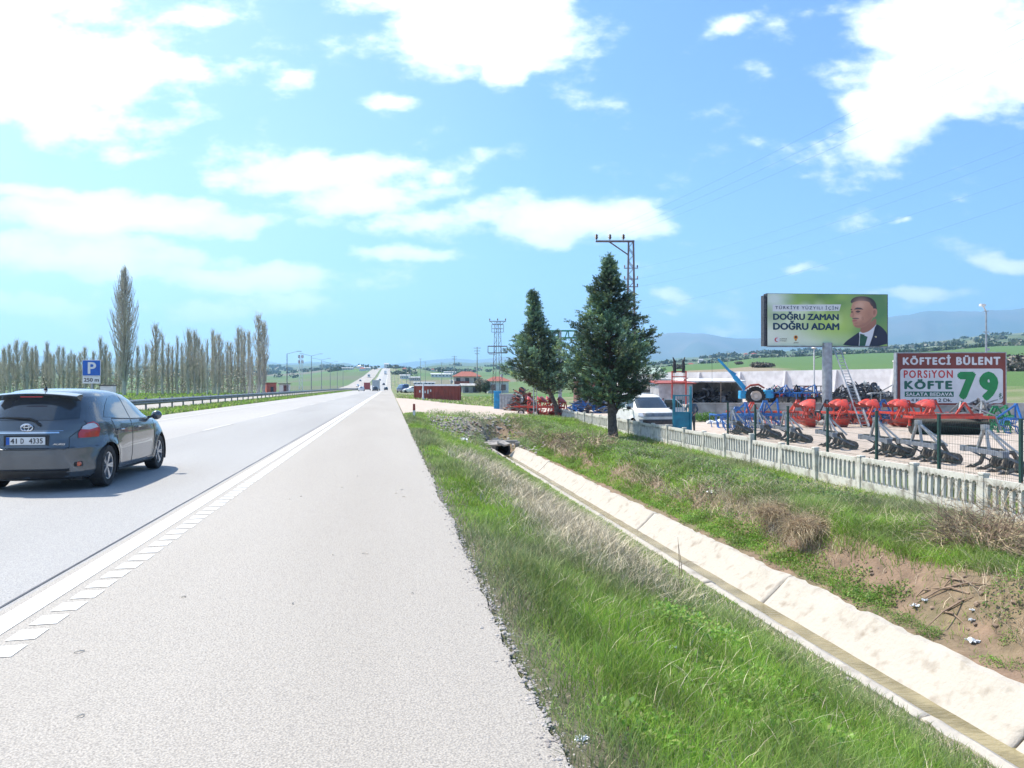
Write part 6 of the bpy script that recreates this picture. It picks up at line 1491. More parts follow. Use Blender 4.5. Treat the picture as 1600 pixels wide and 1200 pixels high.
for u, lb in [(1536,'grey subsoiler nearest the right edge of the photo'),(1432,'second grey subsoiler from the right, behind the mesh fence'),(1366,'third grey subsoiler from the right, beside the ladder foot'),(1290,'fourth grey subsoiler from the right, below the red ploughs'),(1224,'third grey subsoiler from the left end of the row'),(1182,'second grey subsoiler from the left, before the blue harrow'),(1142,'leftmost grey subsoiler, nearest the person')]:
    ripper(lb, u, 18500/(u-650)+.3, FPa+random.uniform(-.06,.06))
# cultivator frames with tines (blue, red, green, dark)
def cultivator(name, label, cat, u, d, z, rz, m, w=2.4, rowsn=3, tines=7, hh=1.15, grp=None, tilt=0):
    t = thing(name, label, cat, place(u, d, z), rz, grp); 
    b = MB()
    for r_ in range(rowsn): b.bar((-w/2,.45*r_,.72),(w/2,.45*r_,.72),.08)
    for x in (-w/2,-w/6,w/6,w/2): b.bar((x,-.05,.76),(x,.45*(rowsn-1)+.05,.76),.08)
    b.build('tool_frame', m, t)
    b = MB(); b.bar((-.4,0,.75),(-.08,.1,hh),.08); b.bar((.4,0,.75),(.08,.1,hh),.08); b.bar((-.08,.1,hh),(0,.9,.8),.06); b.bar((.08,.1,hh),(.1,.9,.8),.06); b.box((0,.1,hh), (.24,.1,.12)); b.build('headstock', m, t)
    for r_ in range(rowsn):
        b = MB()
        for k in range(tines):
            x = -w/2+w*(k+.5*(r_ % 2)+.25)/tines; y = .45*r_; b.tube([(x,y,.72),(x,y+.22,.68),(x,y+.26,.45),(x,y+.05,.32),(x,y+.02,.12),(x,y-.1,.0)], .025, 5); b.box((x,y-.06,.03), (.10,.10,.02))
        b.build('tine_row', m, t, smooth=True)
    return t
cultivator('spring_cultivator', 'blue spring tine cultivator at left of the red ploughs', 'cultivator', 1152, 43, -.8, -PSI+.2, M['blue'])
cultivator('spring_cultivator', 'blue cultivator next to the first red plough', 'cultivator', 1196, 42.5, -.8, -PSI-.1, M['blue'], 2.0, 3, 6, 1.5)
cultivator('spring_cultivator', 'blue folded cultivator standing tallest beside the red plough', 'cultivator', 1217, 43.2, -.8, -PSI+1.2, M['blue'], 1.6, 3, 5, 1.6)
cultivator('spring_cultivator', 'red cultivator behind the blue ones along the grey wall', 'cultivator', 1176, 48, -.8, -PSI, M['red'], 3.0, 2, 7, 1.3)
cultivator('spring_cultivator', 'green cultivator before the right end of the meatball sign', 'cultivator', 1556, 38.5, -.8, -PSI-.3, M['greenm'], 1.7, 3, 6, 1.3)
cultivator('spring_cultivator', 'second green cultivator close to the blue one', 'cultivator', 1575, 40.5, -.8, -PSI+.7, M['greenm'], 1.6, 3, 6, 1.3)
cultivator('spring_cultivator', 'small blue cultivator at the right edge beside the green ones', 'cultivator', 1591, 37.5, -.8, -PSI+1.3, M['blue'], .9, 2, 3, 1.45)
cultivator('spring_cultivator', 'grey cultivator between roller and green cultivator', 'cultivator', 1538, 42, -.8, -PSI+.5, M['galvd'], 2.2, 3, 7, 1.5)
for u, d, m, lb, w_, rz_ in [(1248,47.5,M['red'],'red cultivator behind the leftmost plough',2.2,.3),(1292,48.2,M['dark'],'dark cultivator behind the ploughs under the billboard',2.4,-.4),(1335,47.6,M['red'],'red cultivator behind the ladder foot',2.2,.7),(1382,48.4,M['blue'],'blue cultivator behind the ploughs right of the ladder',2.0,.2),(1418,46.2,M['red'],'red cultivator tucked before the left edge of the meatball sign',2.0,-.5),(1462,45.2,M['red'],'red cultivator behind the ring roller',2.6,.1),(1505,44.5,M['galvd'],'grey cultivator behind the right half of the ring roller',2.2,.4),(1168,40.6,M['blue'],'low blue cultivator nearest the mesh fence',1.8,.9)]:
    cultivator('spring_cultivator', lb, 'cultivator', u, d, -.8, -PSI+rz_, m, w_, 3, 6, 1.45)
# ring roller with red frame
t = thing('ring_roller', 'long black ring roller with red frame and drawbar before the meatball sign', 'roller', place(1482, 37.2), -PSI-.06)
b = MB(); b.tube([(-1.75,0,.42),(1.75,0,.42)], .10, 8)
for k in range(44): b.lathe([(.1,-.03),(.38,-.03),(.42,0),(.38,.03),(.1,.03)], 20, Matrix.Translation((-1.72+.08*k,0,.42)) @ Matrix.Rotation(R(90),4,'Y'))
b.build('ring_drum', M['black'], t)
b = MB(); b.bar((-1.85,-.45,.85),(1.85,-.45,.85),.12); b.bar((-1.85,.45,.85),(1.85,.45,.85),.1)
for s in (-1, 1): b.bar((s*1.85,-.5,.85),(s*1.85,.5,.85),.12); b.bar((s*1.82,0,.85),(s*1.82,0,.42),.1)
b.bar((-1.6,0,.92),(1.6,0,.98),.10); b.bar((.3,0,.9),(.75,.0,1.55),.09); b.bar((1.2,0,.9),(.75,0,1.55),.09); b.build('red_frame', M['red'], t)
b = MB(); b.bar((.75,0,1.5),(2.1,-.1,.95),.06); b.bar((2.1,-.1,.95),(2.25,-.3,.25),.08); b.build('drawbar', M['galv'], t)
# disc harrows / scrap on the upper yard
def disc_harrow(label, u, d, z, rz, m, w=2.6):
    t = thing('disc_harrow', label, 'disc harrow', place(u, d, z), rz, 'implements on the upper yard')
    b = MB()
    for y in (-.5,.5): b.bar((-w/2,y,.95),(w/2,y,.95),.09)
    for x in (-w/2,0,w/2): b.bar((x,-.6,.95),(x,.6,.95),.08)
    b.bar((-.3,-.6,.95),(0,-.5,1.55),.07); b.bar((.3,-.6,.95),(0,-.5,1.55),.07); b.bar((0,-.5,1.55),(0,.5,1.0),.06)
    for k in range(4): b.bar((-w/2+k*w/3,-.3,.95),(-w/2+k*w/3,-.3,.35),.06); b.bar((-w/2+k*w/3,.4,.95),(-w/2+k*w/3,.4,.35),.06)
    b.build('harrow_frame', m, t)
    for y, a in ((-.3,8),(.4,-8)):
        b = MB()
        for k in range(9): b.lathe([(.03,.05),(.2,.02),(.33,-.03)], 14, Matrix.Translation((-w/2+.15+k*(w-.3)/8,y,.33)) @ Matrix.Rotation(R(90+a*2),4,'Y'))
        b.tube([(-w/2,y,.33),(w/2,y,.33)], .03, 6); b.build('disc_gang', M['dark'], t)
    return t
for u, d, rz, m, lb in [(1222,58,.3,M['blue'],'blue disc harrow behind the low wall left of the billboard column'),(1245,61,-.4,M['dark'],'dark disc harrow under the black rack'),(1262,57,.9,M['blue'],'blue harrow just left of the billboard column'),(1310,58,.2,M['dark'],'dark harrow right of the billboard column'),(1362,59,-.5,M['dark'],'dark harrow behind the ladder before the white wall'),(1205,60,.1,M['galvd'],'grey harrow with red hoses right of the tractor wheel'),(1385,57,.6,M['galvd'],'grey harrow at the wall end left of the meatball sign')]:
    disc_harrow(lb, u, d, .1, rz-PSI, m)
t = thing('tine_rack', 'black horizontal rack on legs left of the billboard column', 'rack', place(1266, 60, .1), -PSI)
b = MB()
for z in (1.05,1.45): b.bar((-1.15,0,z),(1.15,0,z),.07); b.bar((-1.15,.6,z),(1.15,.6,z),.07)
for k in range(8): b.bar((-1.15+.33*k,0,1.05),(-1.15+.33*k,0,1.45),.05)
for x in (-1,1): b.bar((x,0,0),(x,0,1.45),.07); b.bar((x,0,1.45),(x,.6,1.45),.07)
b.build('rack_frame', M['black'], t)
# scrap heaps: uncountable bars
def heap(name, label, u, d, z, w, hh, n, mats):
    b = MB(); r2 = random.Random(int(u))
    for i in range(n):
        x = r2.uniform(-w/2,w/2); k = hh*(1-(2*abs(x)/w)**1.6); zz = r2.uniform(.05,1)*max(k,.15); a = r2.uniform(-1,1); l = r2.uniform(.4,1.5); y = r2.uniform(-.7,.7); e = r2.uniform(-.5,.5)
        mi = r2.randrange(len(mats)); p = Vector((x,y,zz)); v = Vector((math.cos(a)*math.cos(e), math.sin(a)*math.cos(e), math.sin(e)))*l/2
        if r2.random() < .75: b.bar(p-v, p+v, .05, .08, mi)
        else: b.lathe([(.02,.04),(.2,.02),(.3,-.03)], 10, Matrix.Translation(p) @ Matrix.Rotation(a*2,4,'X') @ Matrix.Rotation(e*3,4,'Y'), mi)
    o = b.build(name, mats, loc=place(u, d, z)); o.rotation_euler = (0,0,-PSI); tag(o, label, 'scrap', kind='stuff')
heap('scrap_heap', 'heap of dark steel implement parts before the white wall', 1345, 61, .1, 5.6, 1.7, 330, [M['dark'],M['galvd'],M['steelp']])
heap('scrap_heap', 'heap of grey and blue implement parts right of the tractor', 1215, 60, .1, 3.4, 1.3, 200, [M['galvd'],M['blue'],M['dark'],M['red']])
heap('scrap_heap', 'dark machinery parts inside the open shed', 1112, 67, -.2, 4.6, 1.7, 180, [M['dark'],M['galvd']])
heap('scrap_heap', 'metal parts behind the right end of the meatball sign wall', 1530, 46, -.8, 3.0, 1.5, 140, [M['galvd'],M['dark'],M['galv']])
heap('scrap_heap', 'metal and tins piled beside the entrance bins', 816, 66, -.6, 2.6, 1.9, 150, [M['galvd'],M['dark'],M['redd'],M['wood']])
heap('scrap_heap', 'grey hoops and blue parts before the brown shed', 920, 66, -.8, 3.6, 1.7, 150, [M['galvd'],M['blue'],M['dark'],M['steelp']])
heap('scrap_heap', 'red and blue machine parts behind the van', 1045, 52, -.8, 1.8, 1.6, 90, [M['red'],M['blue'],M['dark']])
heap('scrap_heap', 'blue and red machine parts crowded before the white wall left of the column', 1250, 64, .1, 5.0, 1.3, 240, [M['blue'],M['dark'],M['galvd'],M['blue'],M['red']])
heap('scrap_heap', 'loose tubes and blades crowded behind the red ploughs', 1330, 50.5, -.8, 7.0, 1.1, 260, [M['galvd'],M['dark'],M['red'],M['steelp']])
# leafless shrub on the heap
# tractor with boom
t = thing('boom_tractor', 'blue tractor with big rear wheel and long light blue boom raised to the left', 'tractor', place(1180, 57.5, .1), -PSI)
b = MB(); b.lathe([(.40,-.22),(.66,-.22),(.70,-.12),(.70,.12),(.66,.22),(.40,.22)], 32, Matrix.Translation((-.1,-.3,.70)) @ Matrix.Rotation(R(78),4,'X')); 
for k in range(22): a = 2*math.pi*k/22; b.box((0,0,0), (.05,.42,.07), M=Matrix.Translation((-.1,-.3,.70)) @ Matrix.Rotation(a,4,'Y') @ Matrix.Translation((0,0,.70)))
w = b.build('rear_wheel', M['rubber'], t); b = MB(); b.lathe([(0,.1),(.15,.12),(.2,.0),(.38,.05),(.40,.15)], 20, Matrix.Translation((-.1,-.45,.70)) @ Matrix.Rotation(R(90),4,'X')); b.build('rim', M['cream'], w)
b = MB(); b.box((.95,0,.85), (.62,.7,.62)); b.box((.35,.1,.6), (.8,.5,.25)); b.box((-.95,0,.8), (.5,.6,.6)); b.box((-.3,0,.62), (.9,.5,.3)); b.build('hood', M['lblue'], t, bevel=.05)
b = MB(); b.tube([(-.85,-.4,1.25),(-.5,-.45,1.5),(.1,-.45,1.56),(.55,-.4,1.3)], [.06,.08,.08,.06], 8); b.build('mudguard', M['redd'], t)
b = MB(); xe = (1122-1180)/F*57.5; ze = ZV(561, 57.5)-.1; b.bar((-.75,0,1.2),(-1.55,0,2.15),.26,.3); b.bar((-1.45,-.02,2.05),(xe,-.02,ze),.12,.16); b.bar((-1.2,.12,1.55),(-2.2,.12,2.95),.07); b.bar((-1.45,.05,2.3),(-1.95,.05,2.6),.16,.2); b.build('boom', M['lblue'], t)
b = MB(); b.tube([(xe,0,ze),(xe-.35,0,ze+.15),(xe-.5,0,ze-.1)], .03, 6); b.tube([(xe-.45,0,ze-.1),(xe-.45,0,.3)], .012, 4); b.build('hoist_cable', M['dark'], t)
# bins and boxes at the entrance
def bin_(name, lb, cat, u, d, w, dp, hh, m, parts):
    q = gt(u, d); t = thing(name, lb, cat, q, random.uniform(-.2,.1)-PSI); b = MB(); b.box((0,0,hh/2), (w,dp,hh)); 
    for k in range(4): b.box((-w/2+w*(k+.5)/4,-dp/2-.02,hh/2), (.05,.04,hh*.86))
    b.build('body', m, t, bevel=.03); b = MB(); b.box((0,0,hh+.05), (w+.08,dp+.08,.1)); b.build(parts, m, t, bevel=.02); return t
bin_('blue_tank', 'bright blue plastic tank at the left end of the bins', 'tank', 777, 70, .62, .8, 1.55, M['lblue'], 'lid')
bin_('steel_box', 'pale grey corrugated steel box beside the blue tank', 'box', 792, 69, 1.15, 1, 1.35, M['galv'], 'lid')
bin_('steel_box', 'darker steel box in the middle of the bins', 'box', 807, 68.5, .75, .8, 1.25, M['galvd'], 'lid')
bin_('white_fridge', 'white appliance between dark box and red bin', 'appliance', 817, 68, .45, .6, 1.15, M['white'], 'lid')
bin_('red_bin', 'dark red metal bin at the right end of the bins', 'bin', 825.5, 67.5, .45, .6, 1.55, M['redd'], 'lid')
# black chairs of rubbish beside wall: white sacks
for i, (u, d, s) in enumerate([(1110,47.5,.28),(1117,47,.22),(1124,47.4,.3),(1131,46.6,.24)]):
    b = MB(); rock(b, (0,0,0), s); q = place(u, d, -.8+s*.4); o = b.build('white_sack', M['plastic'], loc=q, smooth=True); tag(o, 'white plastic sack in the small heap at the foot of the grey wall', 'sack', 'white sacks by the grey wall')
# white stones under ploughs
for i, (u, d, s) in enumerate([(1270,46,.35),(1285,45.6,.3)]):
    b = MB(); rock(b, (0,0,0), s); tag(b.build('boulder', M['lowwall'], loc=place(u, d, -.65)), ['left pale boulder lying under the first red plough','right pale boulder lying under the first red plough'][i], 'boulder')
b = MB()
# weeds at the grey wall foot
cl = []
for k in range(8): p = W(1085+4*k, 50+.3*k); cl.append((p.x, p.y, .6, .6, 160))
leaves('wall_weeds', cl, 'green weeds at the foot of the grey wall behind the person', M['grass'], [(.07,.17,.03),(.09,.2,.04)], .14)
cl = []
for k in range(60):
    u = random.uniform(1200,1640); d = 15000/(u-650)+random.uniform(-.5,1.2); p = W(u, d); cl.append((p.x, p.y, .5, .25, 60))
leaves('fence_weeds', cl, 'grey weeds growing along the mesh fence foot', M['grass'], [(.10,.12,.08),(.13,.14,.10),(.07,.10,.05)], .08)

# ---------------------------------------------------------------- person
def skin_mesh(chains, sub=1):
    """chains: list of point lists [(x,y,z,r)]; first point of later chains joins nearest existing vertex"""
    me = bpy.data.meshes.new('p'); vs = []; es = []; rs = []
    for ch in chains:
        start = 0
        if vs:
            d = [(Vector(v)-Vector(ch[0][:3])).length for v in vs]; k = d.index(min(d))
            if d[k] < 1e-4: prev = k; start = 1
            else: prev = None
        else: prev = None
        for p in ch[start:]:
            vs.append(p[:3]); rs.append(p[3]); i = len(vs)-1
            if prev is not None: es.append((prev, i))
            prev = i
    me.from_pydata(vs, es, []); o = bpy.data.objects.new('p', me); COL.objects.link(o)
    sk = o.modifiers.new('s', 'SKIN'); sk.use_smooth_shade = True
    for i, sv in enumerate(me.skin_vertices[0].data): sv.radius = (rs[i], rs[i]); sv.use_root = (i == 0)
    if sub: o.modifiers.new('u', 'SUBSURF').levels = sub
    bpy.context.view_layer.update()
    m2 = bpy.data.meshes.new_from_object(o.evaluated_get(bpy.context.evaluated_depsgraph_get())); bpy.data.objects.remove(o); return m2
pe = thing('person', 'person in grey jacket and dark trousers standing beside the teal gate, arms on hips', 'person', place(1080.5, 38.0), R(150))
ch = [[(0,0,.95,.15),(0,.01,1.10,.14),(0,.01,1.28,.165),(0,0,1.42,.13),(0,.0,1.50,.06),(0,.015,1.56,.055),(0,.02,1.63,.09),(0,.02,1.71,.085),(0,.01,1.76,.04)]]
for s in (-1, 1):
    ch.append([(0,0,.95,.15),(s*.10,0,.88,.105),(s*.12,.02,.50,.065),(s*.13,-.01,.12,.045),(s*.135,.02,.05,.05),(s*.15,.17,.035,.035)])
    ch.append([(0,0,1.42,.13),(s*.19,0,1.42,.075),(s*.30,-.06,1.17,.050),(s*.20,.12,1.02,.038),(s*.17,.15,1.00,.034)])
    for f in range(5):
        a = -.03+.015*f; ln = [.05,.075,.085,.078,.06][f]
        ch.append([(s*.17,.15,1.00,.034),(s*(.16),.16+a*.6,.985-.012*f,.011),(s*(.155-.02),.17+a*.8,.97-.014*f,.009),(s*(.155-ln*.6),.165+a,.955-.016*f,.007)])
pm_ = skin_mesh(ch, 1)
M['jacket'] = mat('grey blue jacket cloth', (.10,.13,.17), .9, c2=(.07,.09,.12), sc=8); M['trousers'] = mat('dark trousers cloth', (.035,.04,.05), .9, c2=(.05,.055,.06), sc=8); M['skin'] = mat('skin', (.42,.24,.17), .6, c2=(.36,.19,.13), sc=9); M['hair'] = mat('dark hair', (.03,.025,.02), .8, c2=(.05,.04,.035), sc=14)
for m_ in ('skin','jacket','trousers','black'): pm_.materials.append(M[m_])
for p in pm_.polygons:
    c = p.center; hand = c.y > .125 and .9 < c.z < 1.05 and abs(c.x) < .25
    p.material_index = 0 if (c.z > 1.49 or hand) else (1 if c.z > .90 else (2 if c.z > .09 else 3))
o = bpy.data.objects.new('body', pm_); COL.objects.link(o); o.parent = pe
b = MB(); T = Matrix.Translation((0,.0,1.685)) ; b.lathe([(0.096,-.05),(.102,.0),(.095,.05),(.06,.085),(0,.10)], 16, T); b.build('hair', M['hair'], pe, smooth=True)
b = MB(); b.lathe([(.165,.0),(.17,.10),(.15,.32),(.17,.45)], 20, Matrix.Translation((0,.005,.86)) @ Matrix.Scale(.75, 4, (0,1,0))); b.build('jacket_hem', M['jacket'], pe, smooth=True)
b = MB(); b.lathe([(0,-.03),(.016,-.01),(.012,.025),(0,.03)], 8, Matrix.Translation((0,.112,1.655))); b.tube([(-.025,.10,1.615),(.025,.10,1.615)], .006, 5)
for s in (-1, 1): b.lathe([(0,-.02),(.015,0),(0,.03)], 8, Matrix.Translation((s*.093,.02,1.66)))
b.build('face_features', M['skin'], pe, smooth=True)
b = MB()
for s in (-1, 1): b.lathe([(0,-.006),(.009,0),(0,.006)], 6, Matrix.Translation((s*.033,.104,1.675)))
b.build('eyes', M['hair'], pe)

# ---------------------------------------------------------------- trees
def rv(a, b_): return random.uniform(a, b_)
def conifer(name, label, base, hgt, prof, lean, trunk_h, tr, nlimb, seed, sz=1.0, fork=False, dens=26):
    random.seed(seed); t = thing(name, label, 'tree', base)
    ax = lambda z: Vector((lean(z)[0], lean(z)[1], z))
    b = MB(); P = [ax(hgt*k/12) for k in range(13)]; b.tube([Vector((P[0].x,P[0].y,-.4))]+P, [tr*1.35]+[max(.012, tr*(1-.93*k/12)*(1.15 if k == 0 else 1)) for k in range(13)], 12)
    if fork: b.tube([ax(trunk_h*.62), ax(trunk_h*.8)+Vector((.22,0,0)), ax(trunk_h*1.15)+Vector((.45,.05,0)), ax(trunk_h*1.6)+Vector((.75,.1,0))], [tr*.55,tr*.45,tr*.38,tr*.2], 8)
    pos = []; dr = []; szs = []
    for i in range(nlimb):
        q = (i+.5)/nlimb; z0 = trunk_h*.95+(hgt-trunk_h*.95)*q**.9
        a = i*2.39996+rv(-.3,.3); lump = noise.noise(Vector((math.cos(a)*1.3, math.sin(a)*1.3, z0*.9+seed))); R_ = interp(z0, prof)*rv(.75,1.08)*(.93+.75*lump); up = rv(.15,.6)
        p0 = ax(z0-R_*up*.55); p1 = Vector((ax(z0).x+math.cos(a)*R_, ax(z0).y+math.sin(a)*R_, z0+R_*up*.4+rv(-.1,.15)))
        pm = p0.lerp(p1, .5)+Vector((0,0,-.06*R_)); b.tube([p0, pm, p1], [.03*sz+.012*R_,.02,.006], 5, cap=False)
        n = max(5, int(R_*dens*.5+4))
        for k in range(n):
            f = min(1, random.choice([.30,.52,.72,.88,1.0,1.0])+rv(-.06,.06)); c = p0.lerp(pm, f*2) if f < .5 else pm.lerp(p1, f*2-1)
            spread = min(.13+.05*R_, R_*.45+.03); c = c+Vector((rv(-1,1),rv(-1,1),rv(-.7,.7)))*spread
            out = (Vector((math.cos(a), math.sin(a), 0))*rv(.5,1.2)+Vector((rv(-.6,.6),rv(-.6,.6),rv(.1,1.3)))).normalized()
            pos.append(c); dr.append(out); szs.append(rv(.7,1.3)*(1 if f < .8 else .8))
    b.build('trunk', M['bark'], t, smooth=True)
    rg = np.random.default_rng(seed); C = np.array([tuple(p) for p in pos]); D = np.array([tuple(p) for p in dr]); Z = np.array(szs)*.36*sz; m = len(C); K = 26
    f = rg.uniform(0,1,(m,K)); side = rg.normal(0,1,(m,K,3)); side -= (side*D[:,None]).sum(-1,keepdims=True)*D[:,None]; side /= np.linalg.norm(side,axis=-1,keepdims=True)+1e-9
    base_ = C[:,None]+D[:,None]*(f*Z[:,None])[...,None]+np.array([0,0,-1])*(f**2*Z[:,None]*.18)[...,None]
    ld = D[:,None]*.75+side*rg.uniform(.35,.9,(m,K,1))+rg.normal(0,.15,(m,K,3)); ld /= np.linalg.norm(ld,axis=-1,keepdims=True)
    L_ = (Z[:,None]*rg.uniform(.22,.42,(m,K))*(1.15-.5*f))[...,None]; ws = np.cross(ld, rg.normal(0,1,(m,K,3))); ws /= np.linalg.norm(ws,axis=-1,keepdims=True); ws *= L_*.17
    V = np.stack([base_-ws*.6, base_+ld*L_*.55-ws, base_+ld*L_, base_+ld*L_*.55+ws],2).reshape(-1,3)
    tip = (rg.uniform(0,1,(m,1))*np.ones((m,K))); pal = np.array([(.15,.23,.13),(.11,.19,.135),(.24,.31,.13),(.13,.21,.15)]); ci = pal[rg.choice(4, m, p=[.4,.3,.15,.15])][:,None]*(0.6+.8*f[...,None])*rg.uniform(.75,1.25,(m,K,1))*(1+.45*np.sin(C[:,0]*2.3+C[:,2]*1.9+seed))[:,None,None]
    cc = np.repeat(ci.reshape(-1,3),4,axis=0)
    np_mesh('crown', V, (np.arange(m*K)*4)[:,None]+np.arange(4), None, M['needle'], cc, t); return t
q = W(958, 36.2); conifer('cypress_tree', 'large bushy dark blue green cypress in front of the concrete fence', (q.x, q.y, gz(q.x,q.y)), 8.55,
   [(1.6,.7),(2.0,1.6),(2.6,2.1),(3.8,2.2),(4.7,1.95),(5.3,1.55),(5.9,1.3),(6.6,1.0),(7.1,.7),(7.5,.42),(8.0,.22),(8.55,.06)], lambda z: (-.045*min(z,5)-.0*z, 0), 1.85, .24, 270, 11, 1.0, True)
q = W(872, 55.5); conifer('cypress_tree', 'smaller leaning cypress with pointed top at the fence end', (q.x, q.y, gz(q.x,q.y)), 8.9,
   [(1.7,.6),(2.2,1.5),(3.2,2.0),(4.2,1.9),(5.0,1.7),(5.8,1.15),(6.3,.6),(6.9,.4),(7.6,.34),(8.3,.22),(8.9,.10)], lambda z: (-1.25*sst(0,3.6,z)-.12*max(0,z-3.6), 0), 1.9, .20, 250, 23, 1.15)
# poplars
def poplar(seed, hgt, wid, dens=1.0):
    random.seed(seed); b = MB(); P = [Vector((.12*math.sin(k*.7+seed),.1*math.cos(k*.9+seed),hgt*k/10)) for k in range(11)]
    b.tube(P, [.20*(1-.9*k/10)*hgt/14+.02 for k in range(11)], 7)
    c = MB(); leaf = []; n = int(90*dens)
    for i in range(n):
        q = (i+.5)/n; z0 = hgt*(.05+.90*q); a = rv(0,6.283); prof = wid*min(1,(.35+1.6*q))*(1-q**2.6)**.8+.1; rad = prof*rv(.25,1.05); ln = rv(.10,.22)*hgt*(1-.5*q)+rad*.6
        p0 = Vector((0,0,z0)); p1 = Vector((math.cos(a)*rad*.75, math.sin(a)*rad*.75, z0+ln*.45)); p2 = Vector((math.cos(a)*rad, math.sin(a)*rad, min(z0+ln, hgt*1.01+rv(-.3,.2))))
        tk = hgt/12; c.tube([p0,p1,p2], [.040*tk,.028*tk,.014*tk], 3, cap=False)
        for k in range(5):
            f = rv(.2,1); s = (p0.lerp(p1,f*2) if f < .5 else p1.lerp(p2,f*2-1)); a2 = rv(0,6.283); l2 = rv(.5,1.3)
            e = s+Vector((math.cos(a2)*.22*l2, math.sin(a2)*.22*l2, l2)); c.tube([s,e], [.014,.006], 3, cap=False)
            for z_ in range(4): leaf.append(s.lerp(e, rv(.3,1))+Vector((rv(-.12,.12),rv(-.12,.12),rv(-.1,.1))))
    t = thing('poplar_tree', '', 'tree'); b.build('trunk', M['twig'], t, smooth=True)
    cr_ = c.build('crown', [M['twig']], t)
    C = np.array([tuple(x) for x in leaf]); rg = np.random.default_rng(seed); m = len(C); a = rg.normal(0,1,(m,3)); a /= np.linalg.norm(a,axis=1)[:,None]; w_ = np.cross(a, rg.normal(0,1,(m,3))); w_ /= np.linalg.norm(w_,axis=1)[:,None]; s = rg.uniform(.03,.07,(m,1))
    V = np.stack([C-a*s,C+w_*s*.6,C+a*s,C-w_*s*.6],1).reshape(-1,3)
    np_mesh('buds', V, (np.arange(m)*4)[:,None]+np.arange(4), None, M['poplar'], np.repeat(colmix(m,[(.55,.55,.36),(.50,.49,.36),(.60,.58,.44)],[1,1,1]),4,axis=0), cr_)
    return t
pro = [poplar(3, 12, .75), poplar(5, 12, .95, 1.1), poplar(8, 12, .6, .8), poplar(13, 24, 3.0, 5.2)]
used = [False]*4
def setp(k, u, d, top, label, grp=None, wmul=1.0):
    q = gt(u, d); hh = ZV(top, d)-q[2]; s = hh/(24.2 if k == 3 else 12.1)
    t = pro[k] if not used[k] else copy_tree(pro[k]); used[k] = True
    t.location = q; t.rotation_euler = (0,0,random.uniform(0,6.28)); t.scale = (s*wmul, s*wmul, s); t['label'] = label
    if grp: t['group'] = grp
    elif 'group' in t: del t['group']
setp(3, 194, 138, 421, 'tallest bare poplar standing left above the grey car')
setp(1, 404, 150, 496, 'tall thick poplar at the right end of the poplar row', wmul=1.7)
setp(0, 413, 152, 508, 'poplar touching the thick one at the right end of the row', wmul=1.5)
random.seed(99)
tops = [(7,545),(15,541),(27,534),(37,540),(40,537),(50,545),(56,543),(73,537),(79,553),(84,555),(93,543),(99,545),(107,556),(116,555),(125,553),(133,545),(145,551),(158,530),(166,540),(171,552),(216,543),(228,540),(237,545)]
for u, v in tops: setp(random.choice([0,1,1]), u+rv(-1,1), rv(140,165), v, 'bare poplar in the row left of the tallest poplar' if u < 190 else 'bare poplar in the row just right of the tallest poplar', 'poplar row left of the tallest' if u < 190 else 'poplars next to the tallest', rv(1.2,1.9))
tops2 = [(243,510),(253,525),(262,539),(269,543),(277,528),(284,538),(293,518),(297,521),(304,520),(311,531),(316,541),(324,533),(332,519),(336,527),(342,525),(348,553),(355,536),(361,537),(372,515),(378,516),(381,520),(389,521),(394,556)]
for u, v in tops2: setp(random.choice([0,1,2,2]), u+rv(-.6,.6), rv(140,165), v, 'slim bare poplar in the row between the tallest and the thick right-end poplars', 'poplar row right of the tallest', rv(1.0,1.7))
for i in range(64): setp(random.choice([0,1,2]), rv(-30,402), rv(166,190), rv(548,575), 'short thin poplar behind the front row of poplars', 'back row of poplars', 1.2)
for k in range(4):
    if not used[k]: bpy.data.objects.remove(pro[k])
it = []
for i in range(120): put(rv(-40, 412), rv(152,176), rv(1.2,2.6), rv(2.0,5.5), 150)
tree_mass('undergrowth', 'grey brown undergrowth along the foot of the poplars', it, [(.34,.31,.25),(.27,.27,.18),(.40,.36,.29)], .05)
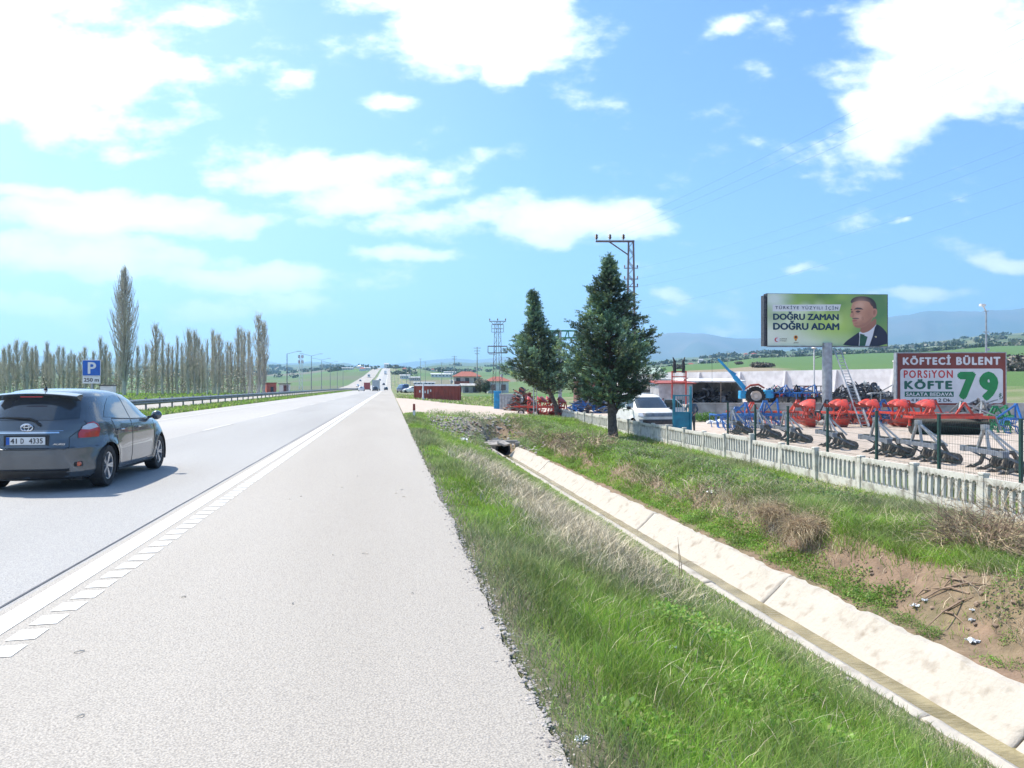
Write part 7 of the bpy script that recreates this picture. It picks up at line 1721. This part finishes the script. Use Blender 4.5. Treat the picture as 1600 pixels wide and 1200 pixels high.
# shrubs by the houses
def bush(name, label, u, d, r, hh, col):
    q = gt(u, d); t = thing(name, label, 'shrub', q); rg = np.random.default_rng(int(u)); n = 1500
    k = rg.normal(0,1,(n,3)); k /= np.linalg.norm(k,axis=1)[:,None]; C = k*(rg.uniform(.3,1,(n,1))**.5)*np.array([r,r,hh/2])+np.array([0,0,hh*.55]); a = rg.normal(0,1,(n,3)); a /= np.linalg.norm(a,axis=1)[:,None]; w_ = np.cross(a, k); s = rg.uniform(.08,.18,(n,1))
    V = np.stack([C-a*s,C+w_*s*.6,C+a*s,C-w_*s*.6],1).reshape(-1,3); np_mesh('foliage', V, (np.arange(n)*4)[:,None]+np.arange(4), None, M['far_tree'], np.repeat(colmix(n,[col,tuple(c*1.5 for c in col)],[1,1]),4,axis=0), t)
    b = MB(); b.tube([(0,0,0),(0,0,hh*.6)], [.12,.04], 6); b.build('stem', M['bark'], t)
bush('shrub', 'dark round shrub left of the white red-roofed house', 759, 160, 1.1, 2.8, (.04,.06,.035)); bush('shrub', 'grey shrub between the two red-roofed houses', 750, 168, 1.2, 3.2, (.09,.09,.06)); bush('shrub', 'dark shrub right of the two-storey villa', 744, 175, .9, 2.6, (.05,.07,.04))
q = place(1375, 61, .1)
# ---------------------------------------------------------------- haze
def box_mesh(name, x0,x1,y0,y1,z0,z1):
    b = MB(); b.box(((x0+x1)/2,(y0+y1)/2,(z0+z1)/2), (x1-x0,y1-y0,z1-z0)); return b
hm = bpy.data.materials.new('thin haze'); hm.use_nodes = True; t_ = hm.node_tree; t_.nodes.clear(); o_ = t_.nodes.new('ShaderNodeOutputMaterial'); v_ = t_.nodes.new('ShaderNodeVolumePrincipled')
v_.inputs['Color'].default_value = (.40,.68,1,1); v_.inputs['Density'].default_value = 1.15e-4; v_.inputs['Anisotropy'].default_value = .35; t_.links.new(v_.outputs[0], o_.inputs['Volume'])
hz = box_mesh('haze', -15000,15500,-2500,16500,-64,1400).build('haze', hm); tag(hz, 'thin pale haze over the whole plain', 'haze', kind='stuff')
